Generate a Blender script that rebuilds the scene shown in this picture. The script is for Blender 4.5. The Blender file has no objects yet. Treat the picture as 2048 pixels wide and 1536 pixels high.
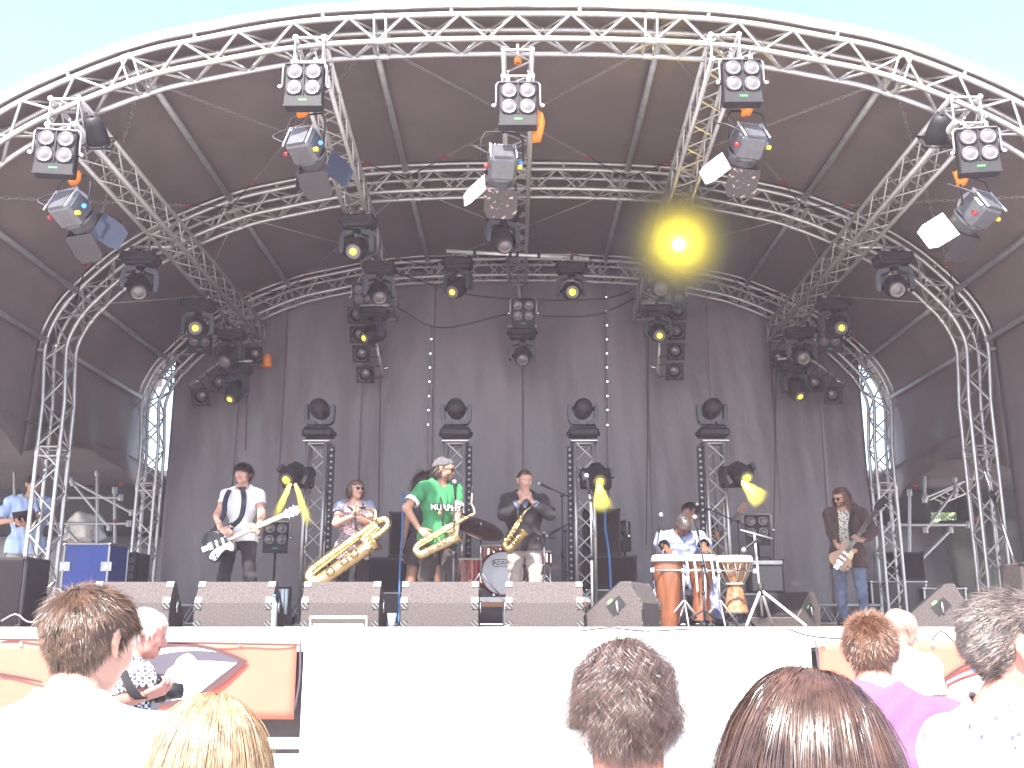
import bpy, bmesh, math, random
import numpy as np
from mathutils import Vector, Matrix
R = math.radians
random.seed(7); rng = np.random.default_rng(7)
SC = bpy.context.scene
COL = SC.collection
# ------------------------------------------------------------------ camera
F = 2000.0                      # focal length in pixels of the 2048-wide photograph
PITCH = math.atan(475 / F); ZC = 1.65; CX = 1032.0; CY = 768.0
cd = bpy.data.cameras.new('camera'); cam = bpy.data.objects.new('camera', cd); COL.objects.link(cam)
cd.sensor_width = 36.0; cd.lens = 36.0 * F / 2048; cd.clip_start = 0.05; cd.clip_end = 3000
cam.location = (0, 0, ZC); cam.rotation_euler = (math.pi / 2 + PITCH, 0, math.atan(8 / F))
SC.camera = cam
# ------------------------------------------------------------------ sky, sun, exposure
SUN_EL = R(52); SUN_AZ = R(18)          # azimuth measured from the audience side towards the left
w = bpy.data.worlds.new('World'); SC.world = w; w.use_nodes = True
nt = w.node_tree; bgn = nt.nodes['Background']
sky = nt.nodes.new('ShaderNodeTexSky'); sky.sky_type = 'NISHITA'; sky.sun_disc = False
sky.sun_elevation = SUN_EL; sky.sun_rotation = math.pi + SUN_AZ
sky.air_density = 1.0; sky.dust_density = 1.5; sky.ozone_density = 1.0
nt.links.new(sky.outputs[0], bgn.inputs[0]); bgn.inputs[1].default_value = 0.15
sl = bpy.data.lights.new('sun', 'SUN'); sl.energy = 4.3; sl.angle = R(0.53); sl.color = (1.0, 0.95, 0.87)
so = bpy.data.objects.new('sun', sl); COL.objects.link(so)
sv = Vector((-math.sin(SUN_AZ) * math.cos(SUN_EL), -math.cos(SUN_AZ) * math.cos(SUN_EL), math.sin(SUN_EL)))
so.rotation_euler = sv.to_track_quat('Z', 'Y').to_euler(); so.location = (-6, -10, 20)
SC.view_settings.view_transform = 'Standard'; SC.view_settings.look = 'None'
SC.view_settings.exposure = 2.1; SC.view_settings.gamma = 1.0
SC.render.engine = 'CYCLES'

def P(x, y, Y):
    """photo pixel + distance from the camera plane (metres) -> point in the place"""
    h = Y * math.tan(PITCH + math.atan((CY - y) / F))
    fwd = Y * math.cos(PITCH) + h * math.sin(PITCH)
    return Vector(((x - CX) * fwd / F, Y, ZC + h))
def PZ(x, y, z):
    """photo pixel + height -> point"""
    Y = (z - ZC) / math.tan(PITCH + math.atan((CY - y) / F))
    return P(x, y, Y)
ZS = 1.60                       # stage floor
# ------------------------------------------------------------------ materials
MATS = {}
def mat(name, col, rough=0.6, metal=0.0, var=0.12, scale=8.0, bump=0.0, bscale=60.0, emit=None, estr=0.0, spec=0.5, stretch=None, coat=0.0, sheen=0.0, trans=0.0, var2=None):
    if name in MATS: return MATS[name]
    m = bpy.data.materials.new(name); m.use_nodes = True; n = m.node_tree; L = n.links.new
    b = n.nodes['Principled BSDF']; b.inputs['Roughness'].default_value = rough; b.inputs['Metallic'].default_value = metal
    b.inputs['Specular IOR Level'].default_value = spec
    if coat: b.inputs['Coat Weight'].default_value = coat
    if sheen: b.inputs['Sheen Weight'].default_value = sheen
    if trans: b.inputs['Transmission Weight'].default_value = trans
    tc = n.nodes.new('ShaderNodeTexCoord'); src = tc.outputs['Object']
    if stretch:
        mp = n.nodes.new('ShaderNodeMapping'); mp.inputs['Scale'].default_value = stretch; L(src, mp.inputs[0]); src = mp.outputs[0]
    c = Vector(col[:3])
    if var:
        nz = n.nodes.new('ShaderNodeTexNoise'); nz.inputs['Scale'].default_value = scale; nz.inputs['Detail'].default_value = 5; nz.inputs['Roughness'].default_value = 0.62
        L(src, nz.inputs['Vector'])
        cr = n.nodes.new('ShaderNodeValToRGB'); e = cr.color_ramp.elements
        e[0].position = 0.3; e[1].position = 0.7
        lo = c * (1 - var); hi = c * (1 + var) if var2 is None else Vector(var2)
        e[0].color = (*lo, 1); e[1].color = (*[min(1, q) for q in hi], 1)
        L(nz.outputs['Fac'], cr.inputs[0]); L(cr.outputs[0], b.inputs['Base Color'])
        mr = n.nodes.new('ShaderNodeMapRange'); mr.inputs[3].default_value = max(0.02, rough - 0.08); mr.inputs[4].default_value = min(1, rough + 0.08)
        L(nz.outputs['Fac'], mr.inputs[0]); L(mr.outputs[0], b.inputs['Roughness'])
    else: b.inputs['Base Color'].default_value = (*c, 1)
    if bump:
        n2 = n.nodes.new('ShaderNodeTexNoise'); n2.inputs['Scale'].default_value = bscale; n2.inputs['Detail'].default_value = 4; L(src, n2.inputs['Vector'])
        bp = n.nodes.new('ShaderNodeBump'); bp.inputs['Strength'].default_value = bump; bp.inputs['Distance'].default_value = 0.02
        L(n2.outputs['Fac'], bp.inputs['Height']); L(bp.outputs[0], b.inputs['Normal'])
    if emit: b.inputs['Emission Color'].default_value = (*emit, 1); b.inputs['Emission Strength'].default_value = estr
    MATS[name] = m; return m
ALU = mat('aluminium', (0.44, 0.42, 0.41), 0.36, 0.7, 0.12, 14, 0.05, 90)
ALUD = mat('aluminium_dull', (0.50, 0.49, 0.48), 0.45, 0.7, 0.2, 10)
STEEL = mat('galvanised_steel', (0.36, 0.36, 0.37), 0.5, 0.7, 0.2, 12)
CHROME = mat('chrome', (0.75, 0.75, 0.76), 0.12, 1.0, 0.05, 10)
BLACK = mat('black_plastic', (0.022, 0.020, 0.023), 0.5, 0, 0.25, 20, 0.05, 120, spec=.3)
BLACKM = mat('black_metal', (0.020, 0.019, 0.021), 0.55, 0.0, 0.25, 20, 0.1, 150, spec=.3)
RUBBER = mat('black_cable', (0.025, 0.024, 0.026), 0.6, 0, 0.2, 20)
TARP = mat('grey_tarpaulin', (0.128, 0.101, 0.099), 0.55, 0, 0.16, 1.6, 0.22, 3.0)
WHITEV = mat('white_vinyl', (0.78, 0.78, 0.78), 0.45, 0, 0.04, 3, 0.05, 6)
REDP = mat('red_paint', (0.28, 0.02, 0.02), 0.5, 0, 0.2, 20)
ORANGE = mat('orange_webbing', (0.75, 0.20, 0.02), 0.6, 0, 0.2, 15)
GLASSY = mat('lamp_glass', (0.17, 0.15, 0.15), 0.2, 0.3, 0.2, 30, 0.2, 60)
CARPET = mat('grey_speaker_carpet', (0.100, 0.084, 0.082), 0.95, 0, 0.35, 70, 0.6, 160, spec=0.1)
YEL = mat('yellow_lamp_lens', (0.9, 0.8, 0.1), 0.3, 0, 0, emit=(1.0, 0.80, 0.03), estr=.42)
HOT = mat('glaring_lamp_lens', (.9, .85, .4), .3, 0, 0, emit=(1.0, 0.88, 0.35), estr=5)
# ------------------------------------------------------------------ object helpers
def tag(o, label=None, cat=None, group=None, kind=None):
    if label: o['label'] = label
    if cat: o['category'] = cat
    if group: o['group'] = group
    if kind: o['kind'] = kind
    return o
def thing(name, label, cat, loc=(0, 0, 0), rotz=0.0, group=None, rot=None):
    o = bpy.data.objects.new(name, None); COL.objects.link(o); o.empty_display_size = 0.1
    o.location = loc; o.rotation_euler = rot if rot else (0, 0, rotz)
    return tag(o, label, cat, group)
def copy_tree(o, parent=None):
    c = o.copy(); COL.objects.link(c); c.parent = parent
    for ch in list(o.children): copy_tree(ch, c)
    return c
def frame_z(d):
    """rotation whose z axis is d"""
    d = Vector(d).normalized()
    return d.to_track_quat('Z', 'Y').to_matrix()
class MB:
    def __init__(s): s.v = []; s.f = []; s.m = []; s.sm = []; s.cm = 0; s.sf = True
    def add(s, vs, fs, smooth=None):
        o = len(s.v); s.v += [tuple(q) for q in vs]
        for f in fs: s.f.append([i + o for i in f]); s.m.append(s.cm); s.sm.append(s.sf if smooth is None else smooth)
        return s
    def box(s, c, sz, rot=None, bev=0.0):
        c = Vector(c); hx, hy, hz = [q / 2 for q in sz]
        if bev:
            b = min(bev, hx * .9, hy * .9, hz * .9); vs = []
            for sx in (-1, 1):
                for sy in (-1, 1):
                    for z in (-1, 1):
                        vs += [Vector((sx * (hx - b), sy * (hy - b), z * hz)), Vector((sx * (hx - b), sy * hy, z * (hz - b))), Vector((sx * hx, sy * (hy - b), z * (hz - b)))]
            bm = bmesh.new(); [bm.verts.new(q) for q in vs]; bmesh.ops.convex_hull(bm, input=bm.verts)
            bmesh.ops.dissolve_limit(bm, angle_limit=0.01, verts=bm.verts, edges=bm.edges); bm.verts.index_update()
            vs = [q.co.copy() for q in bm.verts]; fs = [[q.index for q in f.verts] for f in bm.faces]; bm.free()
        else:
            vs = [Vector((x * hx, y * hy, z * hz)) for x in (-1, 1) for y in (-1, 1) for z in (-1, 1)]
            fs = [(0, 1, 3, 2), (4, 6, 7, 5), (0, 4, 5, 1), (2, 3, 7, 6), (0, 2, 6, 4), (1, 5, 7, 3)]
        if rot is not None: vs = [rot @ q for q in vs]
        return s.add([q + c for q in vs], fs, False)
    def ring_loft(s, rings, caps=True, closed=True, smooth=None):
        n = len(rings[0]); o = len(s.v); fs = []
        for r in rings: s.v += [tuple(q) for q in r]
        for i in range(len(rings) - 1):
            for j in range(n if closed else n - 1):
                a = i * n + j; b = i * n + (j + 1) % n; fs.append([a, b, b + n, a + n])
        if caps: fs.append(list(range(n))[::-1]); fs.append([(len(rings) - 1) * n + j for j in range(n)])
        for k, f in enumerate(fs):
            s.f.append([i + o for i in f]); s.m.append(s.cm)
            s.sm.append((s.sf if smooth is None else smooth) and not (caps and k >= len(fs) - 2))
        return s
    def cyl(s, a, b, r0, r1=None, n=10, caps=True):
        a = Vector(a); b = Vector(b); r1 = r0 if r1 is None else r1; M = frame_z(b - a); rr = []
        for p, r in ((a, r0), (b, r1)):
            rr.append([p + M @ Vector((r * math.cos(2 * math.pi * k / n), r * math.sin(2 * math.pi * k / n), 0)) for k in range(n)])
        return s.ring_loft(rr, caps)
    def tube(s, pts, r, n=8, caps=True, flat=None, fdir=None):
        pts = [Vector(p) for p in pts]; k = len(pts); rs = r if isinstance(r, (list, tuple)) else [r] * k
        up = None; rings = []
        for i, p in enumerate(pts):
            t = (pts[min(i + 1, k - 1)] - pts[max(i - 1, 0)]).normalized()
            if up is None:
                up = Vector((0, 0, 1)) if abs(t.z) < .9 else Vector((1, 0, 0))
            if fdir is not None: up = t.cross(Vector(fdir))
            u = (up - t * up.dot(t)); u = u.normalized() if u.length > 1e-6 else t.orthogonal().normalized()
            v = t.cross(u); up = u
            fl = flat or 1.0
            rings.append([p + (u * math.cos(2 * math.pi * j / n) + v * fl * math.sin(2 * math.pi * j / n)) * rs[i] for j in range(n)])
        return s.ring_loft(rings, caps)
    def lathe(s, prof, o=(0, 0, 0), axis=(0, 0, 1), n=20, caps=False):
        M = frame_z(axis); o = Vector(o)
        rings = [[o + M @ Vector((max(r, 1e-4) * math.cos(2 * math.pi * k / n), max(r, 1e-4) * math.sin(2 * math.pi * k / n), z)) for k in range(n)] for r, z in prof]
        return s.ring_loft(rings, caps)
    def ball(s, c, r, n=12, sq=(1, 1, 1), rot=None):
        m = n // 2; prof = []; c = Vector(c); rings = []
        for i in range(m + 1):
            a = math.pi * i / m; ring = []
            for k in range(n):
                q = Vector((math.sin(a) * math.cos(2 * math.pi * k / n) * sq[0], math.sin(a) * math.sin(2 * math.pi * k / n) * sq[1], -math.cos(a) * sq[2])) * r
                if i in (0, m): q = Vector((0.001 * r * math.cos(2 * math.pi * k / n), 0.001 * r * math.sin(2 * math.pi * k / n), q.z))
                if rot is not None: q = rot @ q
                ring.append(c + q)
            rings.append(ring)
        return s.ring_loft(rings, True)
    def prism(s, poly, a, b, frame=None):
        """polygon of 2-D points extruded from a to b along the frame's third axis; frame = (origin, u, v, w)"""
        o, u, v, wv = frame if frame else (Vector((0, 0, 0)), Vector((1, 0, 0)), Vector((0, 1, 0)), Vector((0, 0, 1)))
        o, u, v, wv = Vector(o), Vector(u), Vector(v), Vector(wv); n = len(poly)
        vs = [o + u * p[0] + v * p[1] + wv * h for h in (a, b) for p in poly]
        fs = [[j, (j + 1) % n, n + (j + 1) % n, n + j] for j in range(n)] + [list(range(n))[::-1], [n + j for j in range(n)]]
        return s.add(vs, fs, False)
    def build(s, name, mats, parent=None, fix=True):
        me = bpy.data.meshes.new(name); me.from_pydata(s.v, [], s.f)
        for m in (mats if isinstance(mats, (list, tuple)) else [mats]): me.materials.append(m)
        me.polygons.foreach_set('material_index', s.m); me.polygons.foreach_set('use_smooth', s.sm)
        if fix:
            bm = bmesh.new(); bm.from_mesh(me); bmesh.ops.recalc_face_normals(bm, faces=bm.faces); bm.to_mesh(me); bm.free()
        me.update(); o = bpy.data.objects.new(name, me); COL.objects.link(o); o.parent = parent
        return o
def text_mesh(name, body, size, m, parent, M, depth=0.001, bold=0.0):
    cu = bpy.data.curves.new(name, 'FONT'); cu.body = body; cu.size = size; cu.align_x = 'CENTER'; cu.align_y = 'CENTER'; cu.extrude = depth; cu.offset = bold
    t = bpy.data.objects.new(name + '_t', cu); COL.objects.link(t); dg = bpy.context.evaluated_depsgraph_get()
    me = bpy.data.meshes.new_from_object(t.evaluated_get(dg)); bpy.data.objects.remove(t); bpy.data.curves.remove(cu)
    me.materials.clear(); me.materials.append(m); o = bpy.data.objects.new(name, me); COL.objects.link(o); o.parent = parent; o.matrix_basis = M
    return o
def unit_cyl(n=8):
    mb = MB(); mb.cyl((0, 0, 0), (0, 0, 1), 1.0, n=n); o = mb.build('unit', ALU); me = o.data; bpy.data.objects.remove(o); return me
UC = {}
def rod(name, a, b, r, m, parent, n=8):
    """one straight tube as an object of its own, sharing mesh data"""
    k = (m.name, n)
    if k not in UC:
        me = unit_cyl(n); me.materials.clear(); me.materials.append(m); me.name = name; UC[k] = me
    o = bpy.data.objects.new(name, UC[k]); COL.objects.link(o); o.parent = parent
    a = Vector(a); b = Vector(b)
    o.matrix_basis = Matrix.Translation(a) @ frame_z(b - a).to_4x4() @ Matrix.Diagonal((r, r, (b - a).length, 1))
    return o
def spline(pts, step):
    pts = np.array(pts, float); Q = np.vstack([2 * pts[0] - pts[1], pts, 2 * pts[-1] - pts[-2]]); out = []
    for i in range(1, len(Q) - 2):
        for t in np.linspace(0, 1, 24, endpoint=False):
            a, b, c, d = Q[i - 1], Q[i], Q[i + 1], Q[i + 2]
            out.append(.5 * ((2 * b) + (-a + c) * t + (2 * a - 5 * b + 4 * c - d) * t * t + (-a + 3 * b - 3 * c + d) * t ** 3))
    out.append(pts[-1]); out = np.array(out); s = np.r_[0, np.cumsum(np.linalg.norm(np.diff(out, axis=0), axis=1))]
    n = max(2, int(round(s[-1] / step))); ss = np.linspace(0, s[-1], n + 1)
    return np.stack([np.interp(ss, s, out[:, k]) for k in range(out.shape[1])], 1)
# ------------------------------------------------------------------ ground
GROUND = mat('light_paving', (0.50, 0.475, 0.455), 0.8, 0, 0.18, 3.0, 0.2, 30)
mb = MB(); mb.add([(-900, -900, 0), (900, -900, 0), (900, 900, 0), (-900, 900, 0)], [(0, 1, 2, 3)], False)
tag(mb.build('ground', GROUND), kind='structure')
# ------------------------------------------------------------------ stage platform
SY0, SY1, SX = 8.55, 16.6, 6.9
stage = thing('stage_platform', 'long raised stage platform with grey deck boards under the arched roof', 'stage', (0, 0, 0))
DECK = mat('stage_deck_board', (0.11, 0.095, 0.085), 0.55, 0, 0.25, 6, 0.2, 40)
for i in range(-7, 7):
    for j in range(8):
        x0 = i * .985; y0 = SY0 + .01 + j * 1.005
        mb = MB(); mb.box((x0 + .4925, y0 + .5, ZS - .03), (.98, 1.0, .06)); mb.build('deck_board', DECK, stage)
mb = MB(); mb.box((0, SY0 - .012, ZS - .075), (13.8, .03, .16)); mb.build('front_rail', WHITEV, stage)
mb = MB(); mb.box((0, SY0 + .35, .72), (13.7, .02, 1.36)); mb.build('underskirt', mat('black_skirt', (0.07, 0.06, 0.06), .9, 0, .2, 5), stage)
for i in range(8):
    for j in range(3): rod('leg', (-6.6 + i * 1.885, SY0 + .3 + j * 3.6 - (.15 if j == 0 else 0), 0), (-6.6 + i * 1.885, SY0 + .3 + j * 3.6 - (.15 if j == 0 else 0), ZS - .07), .03, STEEL, stage)
# ------------------------------------------------------------------ roof arches
W = 0.26
Y1, Y2, Y3 = 8.3, 11.6, 14.8
HALF = [(5.63, 4.2), (5.67, 4.75), (5.66, 4.98), (5.57, 5.25), (5.37, 5.56), (4.89, 6.04), (4.34, 6.40), (3.55, 6.76), (2.9, 6.93), (2.0, 7.10), (1.0, 7.165), (0, 7.18)]
PROF = [(-x, z) for x, z in HALF] + [(x, z) for x, z in HALF[::-1][1:]]
CURVE = spline(PROF, 0.13)
def arch_path(zb):
    n = max(2, int(round((4.2 - zb) / 0.13)))
    zz = np.linspace(zb, 4.2, n, endpoint=False)
    l = np.stack([-5.63 * np.ones(n), zz], 1); return np.vstack([l, CURVE, np.stack([5.63 * np.ones(n), zz[::-1]], 1)])
def offs(path, d):
    t = np.gradient(path, axis=0); t /= np.linalg.norm(t, axis=1)[:, None]
    return path + np.stack([t[:, 1], -t[:, 0]], 1) * d        # towards the inside of the arch
def make_arch(Y, zb, label, pitch=0.52):
    th = thing('arch_truss', label, 'truss', (0, Y, zb), group='arched roof trusses')
    out = arch_path(zb); inn = offs(out, W)
    v3 = lambda p, dy: Vector((p[0], dy, p[1] - zb))
    for pth in (out, inn):
        for dy in (0, W):
            mb = MB(); mb.tube([v3(p, dy) for p in pth], .0265, 8); mb.build('chord', ALU, th)
    s = np.r_[0, np.cumsum(np.linalg.norm(np.diff(out, axis=0), axis=1))]; Lt = s[-1]; n = int(round(Lt / pitch)); pt = Lt / n
    def at(pth, u): u = min(max(u, 0), Lt); return (np.interp(u, s, pth[:, 0]), np.interp(u, s, pth[:, 1]))
    top = MB(); tot = 0
    for i in range(n):
        a, m, b = i * pt, (i + .5) * pt, (i + 1) * pt
        rod('brace', v3(at(out, a), 0), v3(at(inn, m), 0), .0135, ALU, th, 6); rod('brace', v3(at(inn, m), 0), v3(at(out, b), 0), .0135, ALU, th, 6)
        rod('brace', v3(at(inn, a), W), v3(at(inn, m), 0), .0135, ALU, th, 6); rod('brace', v3(at(inn, m), 0), v3(at(inn, b), W), .0135, ALU, th, 6)
        if 6 < i < n - 7:
            rod('brace', v3(at(out, m), W), v3(at(inn, a), W), .0135, ALU, th, 6); rod('brace', v3(at(out, m), W), v3(at(inn, b), W), .0135, ALU, th, 6)
        else:
            top.cyl(v3(at(out, m), W), v3(at(inn, a), W), .011, n=6); top.cyl(v3(at(out, m), W), v3(at(inn, b), W), .011, n=6)
        top.cyl(v3(at(out, a), 0), v3(at(out, m), W), .011, n=6); top.cyl(v3(at(out, m), W), v3(at(out, b), 0), .011, n=6)
    tag(top.build('brace_lattice', ALU, th), kind='stuff')
    # section joints: pairs of cross rungs with end fittings
    for u in [2.0, 4.1, Lt / 2 - 6.0, Lt / 2 - 3.65, Lt / 2 - 1.27, Lt / 2 + 1.27, Lt / 2 + 3.65, Lt / 2 + 6.0, Lt - 4.1, Lt - 2.0]:
        for du in (-.055, .055):
            q = [v3(at(out, u + du), 0), v3(at(inn, u + du), 0), v3(at(inn, u + du), W), v3(at(out, u + du), W)]
            for k in range(4): rod('rung', q[k], q[(k + 1) % 4], .0135, ALU, th, 6)
        for pth in (out, inn):
            for dy in (0, W): rod('connector', v3(at(pth, u - .05), dy), v3(at(pth, u + .05), dy), .031, ALUD, th, 8)
    for sx in (-1, 1):
        mb = MB(); mb.box((sx * (5.63 - W / 2), W / 2, .006), (.45, .45, .012)); mb.build('base_plate', ALUD, th)
    # keder rail carried on clamps above the outer chord
    rail = offs(out, -.085)
    sel = [v3(p, 0) for p in rail if p[1] > 4.9]
    mb = MB(); mb.tube(sel, .022, 8); mb.build('keder_rail', ALU, th)
    for u in np.arange(Lt / 2 - 6.6, Lt / 2 + 6.7, 1.2):
        rod('clamp', v3(at(out, u), 0), v3(at(rail, u), 0), .022, ALUD, th, 6)
    return th
make_arch(Y1, 0.0, 'front roof arch truss, nearest the audience, with bright sunlit tubes')
make_arch(Y2, ZS, 'middle roof arch truss standing on the stage deck')
make_arch(Y3, ZS, 'rear roof arch truss framing the grey backdrop curtain')
# purlins between the arches
ROOF = offs(CURVE, -.10)
def roof_at(x, off=0.0):
    c = offs(CURVE, off); i = np.argsort(c[:, 0]); m = c[:, 1] > 4.9
    c = c[m]; return float(np.interp(x, c[:, 0], c[:, 1]))
pur = [(-5.67, 4.95), (-5.36, roof_at(-5.36)), (-3.55, roof_at(-3.55)), (-1.38, roof_at(-1.38)), (1.40, roof_at(1.40)), (3.58, roof_at(3.58)), (5.36, roof_at(5.36)), (5.67, 4.95)]
PN = ['low left eave', 'left knee', 'outer left', 'inner left', 'inner right', 'outer right', 'right knee', 'low right eave']
for bay, (ya, yb) in enumerate(((Y1 + W, Y2), (Y2 + W, Y3))):
    for k, (x, z) in enumerate(pur):
        t = thing('roof_purlin', f'grey roof tube at the {PN[k]} between {["front and middle","middle and rear"][bay]} arches', 'tube', (x, ya, z), group='roof purlins')
        dy = yb - ya
        mb = MB(); mb.cyl((0, .03, 0), (0, dy - .03, 0), .036, n=12); mb.build('tube', STEEL, t)
        for yy in (.0, dy - .05): mb = MB(); mb.cyl((0, yy, 0), (0, yy + .05, 0), .046, n=10); mb.build('coupler', ALUD, t)
# tension chains crossing each roof bay
SILVERW = mat('chain_steel', (0.45, 0.43, 0.40), 0.45, 0.8, 0.4, 60)
BN = ['left', 'centre left', 'centre', 'centre right', 'right']
for bay, (ya, yb) in enumerate(((Y1 + W, Y2), (Y2 + W, Y3))):
    for k in range(1, 6):
        for d in (0, 1):
            a, b = (pur[k], pur[k + 1]) if d == 0 else (pur[k + 1], pur[k])
            A = Vector((a[0], ya, a[1] - .09)); B = Vector((b[0], yb, b[1] - .09))
            t = thing('tension_chain', f'thin steel roof chain in the {BN[k-1]} {["front","rear"][bay]} bay, running back to the {["right","left"][d]}', 'chain', A, group='roof tension chains')
            D = B - A; L = D.length; n = 44 if bay == 0 else 20; u = D.normalized()
            mb = MB()
            f = .80
            if bay == 0:
                ln = L * f / n; s1 = frame_z(u) @ Vector((1, 0, 0)); s2 = frame_z(u) @ Vector((0, 1, 0))
                for i in range(n):
                    c = u * (i + .5) * ln; e = u * ln * .56; s_ = (s1 if i % 2 else s2) * .011
                    mb.cyl(c - e + s_, c + e + s_, .0042, n=4, caps=False); mb.cyl(c - e - s_, c + e - s_, .0042, n=4, caps=False)
            else: mb.cyl((0, 0, 0), u * L * f, .006, n=5)
            mb.build('chain', SILVERW, t)
            mb = MB(); c = u * L * f; fr = frame_z(u)
            ring = [c + fr @ Vector((0.034 * math.cos(q), 0, .05 + .05 * math.sin(q))) for q in np.linspace(0, 2 * math.pi, 13)]
            mb.tube(ring, .006, 6, False); mb.build('shackle', REDP, t)
            mb = MB(); mb.cyl(u * L * f + u * .1, u * (L - .02), .007, n=6); mb.build('turnbuckle', RUBBER, t)
# ------------------------------------------------------------------ roof canopy
roof = thing('stage_canopy', 'grey tarpaulin stage roof stretched over the arch trusses', 'canopy', (0, 0, 0))
def canopy(ya, yb, name, zlow_l, zlow_r, m):
    base = offs(CURVE, -.115); base = base[base[:, 1] > 4.9]
    nl = int((base[0, 1] - zlow_l) / .15); nr = int((base[-1, 1] - zlow_r) / .15)
    L = [(base[0, 0] - .06 * (i / nl), base[0, 1] - (base[0, 1] - zlow_l) * i / nl) for i in range(nl, 0, -1)] if nl > 0 else []
    Rr = [(base[-1, 0] + .06 * (i / nr), base[-1, 1] - (base[-1, 1] - zlow_r) * i / nr) for i in range(1, nr + 1)] if nr > 0 else []
    path = np.array(L + [tuple(q) for q in base] + Rr); ny = 24; vs = []
    nrm = offs(path, 1.0) - path
    for j in range(ny + 1):
        v = j / ny; y = ya + (yb - ya) * v
        for i, p in enumerate(path):
            sag = .05 * math.sin(math.pi * v) ** .7 + .008 * math.sin(9 * p[0] + 3 * v) * math.sin(7 * v + p[0])
            low = max(0, (4.9 - p[1]) / 1.0)
            sag += low * (.06 * math.sin(v * 16 + p[1] * 2) * math.sin(math.pi * v))
            zz = p[1] + nrm[i, 1] * sag
            if low > 0: zz += low * .18 * (2 * abs(v - .5)) ** 2 * -1 + low * .1 * math.sin(math.pi * v)
            vs.append((p[0] + nrm[i, 0] * sag, y, zz))
    n = len(path); o = len(vs)
    fs = [[j * n + i, j * n + i + 1, (j + 1) * n + i + 1, (j + 1) * n + i] for j in range(ny) for i in range(n - 1)]
    mb = MB(); mb.add(vs, fs, True); ob = mb.build(name, m, roof, False)
    sm = ob.modifiers.new('thickness', 'SOLIDIFY'); sm.thickness = .006; sm.offset = 0
    return ob
canopy(Y1 - .08, Y1 + .02, 'canopy_hem', 4.85, 4.85, WHITEV)
canopy(Y1 + .03, Y2 + .05, 'canopy_panel', 3.75, 1.75, TARP)
canopy(Y2 + .06, Y3 + .62, 'canopy_panel', 3.80, 3.62, TARP)
# ------------------------------------------------------------------ backdrop curtain
CURT = mat('backdrop_cloth', (0.148, 0.124, 0.136), 0.42, 0, 0.12, 2.2, 0.9, 4.5, spec=0.6, stretch=(1.2, 1, .55))
YC = 15.22
bd = thing('backdrop_curtain', 'grey creased plastic backdrop hanging behind the band', 'curtain', (0, YC, ZS))
seams = [-5.34, -4.35, -3.62, -2.42, -1.28, .10, 1.42, 2.05, 3.05, 4.0, 4.75, 5.36]
def wav(x, z, k):
    f = 0
    for a, b, c, d in ((.016, 3.3, .35, k), (.008, 8.3, -1.6, 2 * k), (.004, 21.0, 2.6, 3 * k)):
        f += a * math.sin(b * x + c * z + d + 1.3 * math.sin(.9 * x + .6 * z + k))
    f += .035 * math.sin(3.1 * (x + .42 * z)) * max(0, 1 - abs(x - .6) / 2.2)       # diagonal drag folds in the middle
    return f
for k in range(len(seams) - 1):
    xa, xb = seams[k] - .02, seams[k + 1] + .02; nx = max(8, int((xb - xa) / .045)); nz = 46; vs = []
    for j in range(nz + 1):
        for i in range(nx + 1):
            x = xa + (xb - xa) * i / nx; top = roof_at(max(-5.3, min(5.3, x)), -.11) - ZS if abs(x) < 5.5 else 3.3
            z = .02 + (top - .02) * j / nz; e = min(i, nx - i) / nx
            vs.append((x, wav(x, z, k) * (.45 + .55 * min(1, e * 6)) + (.022 if k % 2 else 0), z))
    fs = [[j * (nx + 1) + i, j * (nx + 1) + i + 1, (j + 1) * (nx + 1) + i + 1, (j + 1) * (nx + 1) + i] for j in range(nz) for i in range(nx)]
    mb = MB(); mb.add(vs, fs, True); o = mb.build('curtain_panel', CURT, bd, False)
    s_ = o.modifiers.new('thickness', 'SOLIDIFY'); s_.thickness = .004
# loose hanging cables in front of the curtain
def cable(label, pts, r=.008, m=None, step=.06, grp='loose cables'):
    q = spline([tuple(p) for p in pts], step); mb = MB(); o0 = Vector(q[0]); mb.tube([Vector(p) - o0 for p in q], r, 6)
    o = mb.build('cable', m or RUBBER, None); o.location = o0; return tag(o, label, 'cable', grp)
for i, (xs, ys, lab) in enumerate((([795, 880, 1015], [615, 655, 628], 'black cable sagging between inner left truss and centre truss end'), ([1080, 1190, 1285], [632, 630, 590], 'black cable sagging between centre truss end and inner right truss'), ([790, 960, 1200, 1290], [545, 592, 598, 565], 'upper black cable looping across the backdrop top'))):
    cable(lab, [P(x, y, 14.75) for x, y in zip(xs, ys)], .011)
for x, y0, y1, lab in ((497, 655, 900, 'far left thin cable hanging down the backdrop'), (762, 700, 1080, 'thin cable hanging down the backdrop beside left lamp ladder'), (1298, 580, 1090, 'thin cable hanging down the backdrop left of right lamp ladder'), (1552, 740, 1120, 'thin cable hanging down the backdrop on the far right')):
    cable(lab, [P(x, y0, 15.0), P(x - 3, (y0 + y1) / 2, 15.05), P(x - 6, y1, 15.0)], .008)
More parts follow.
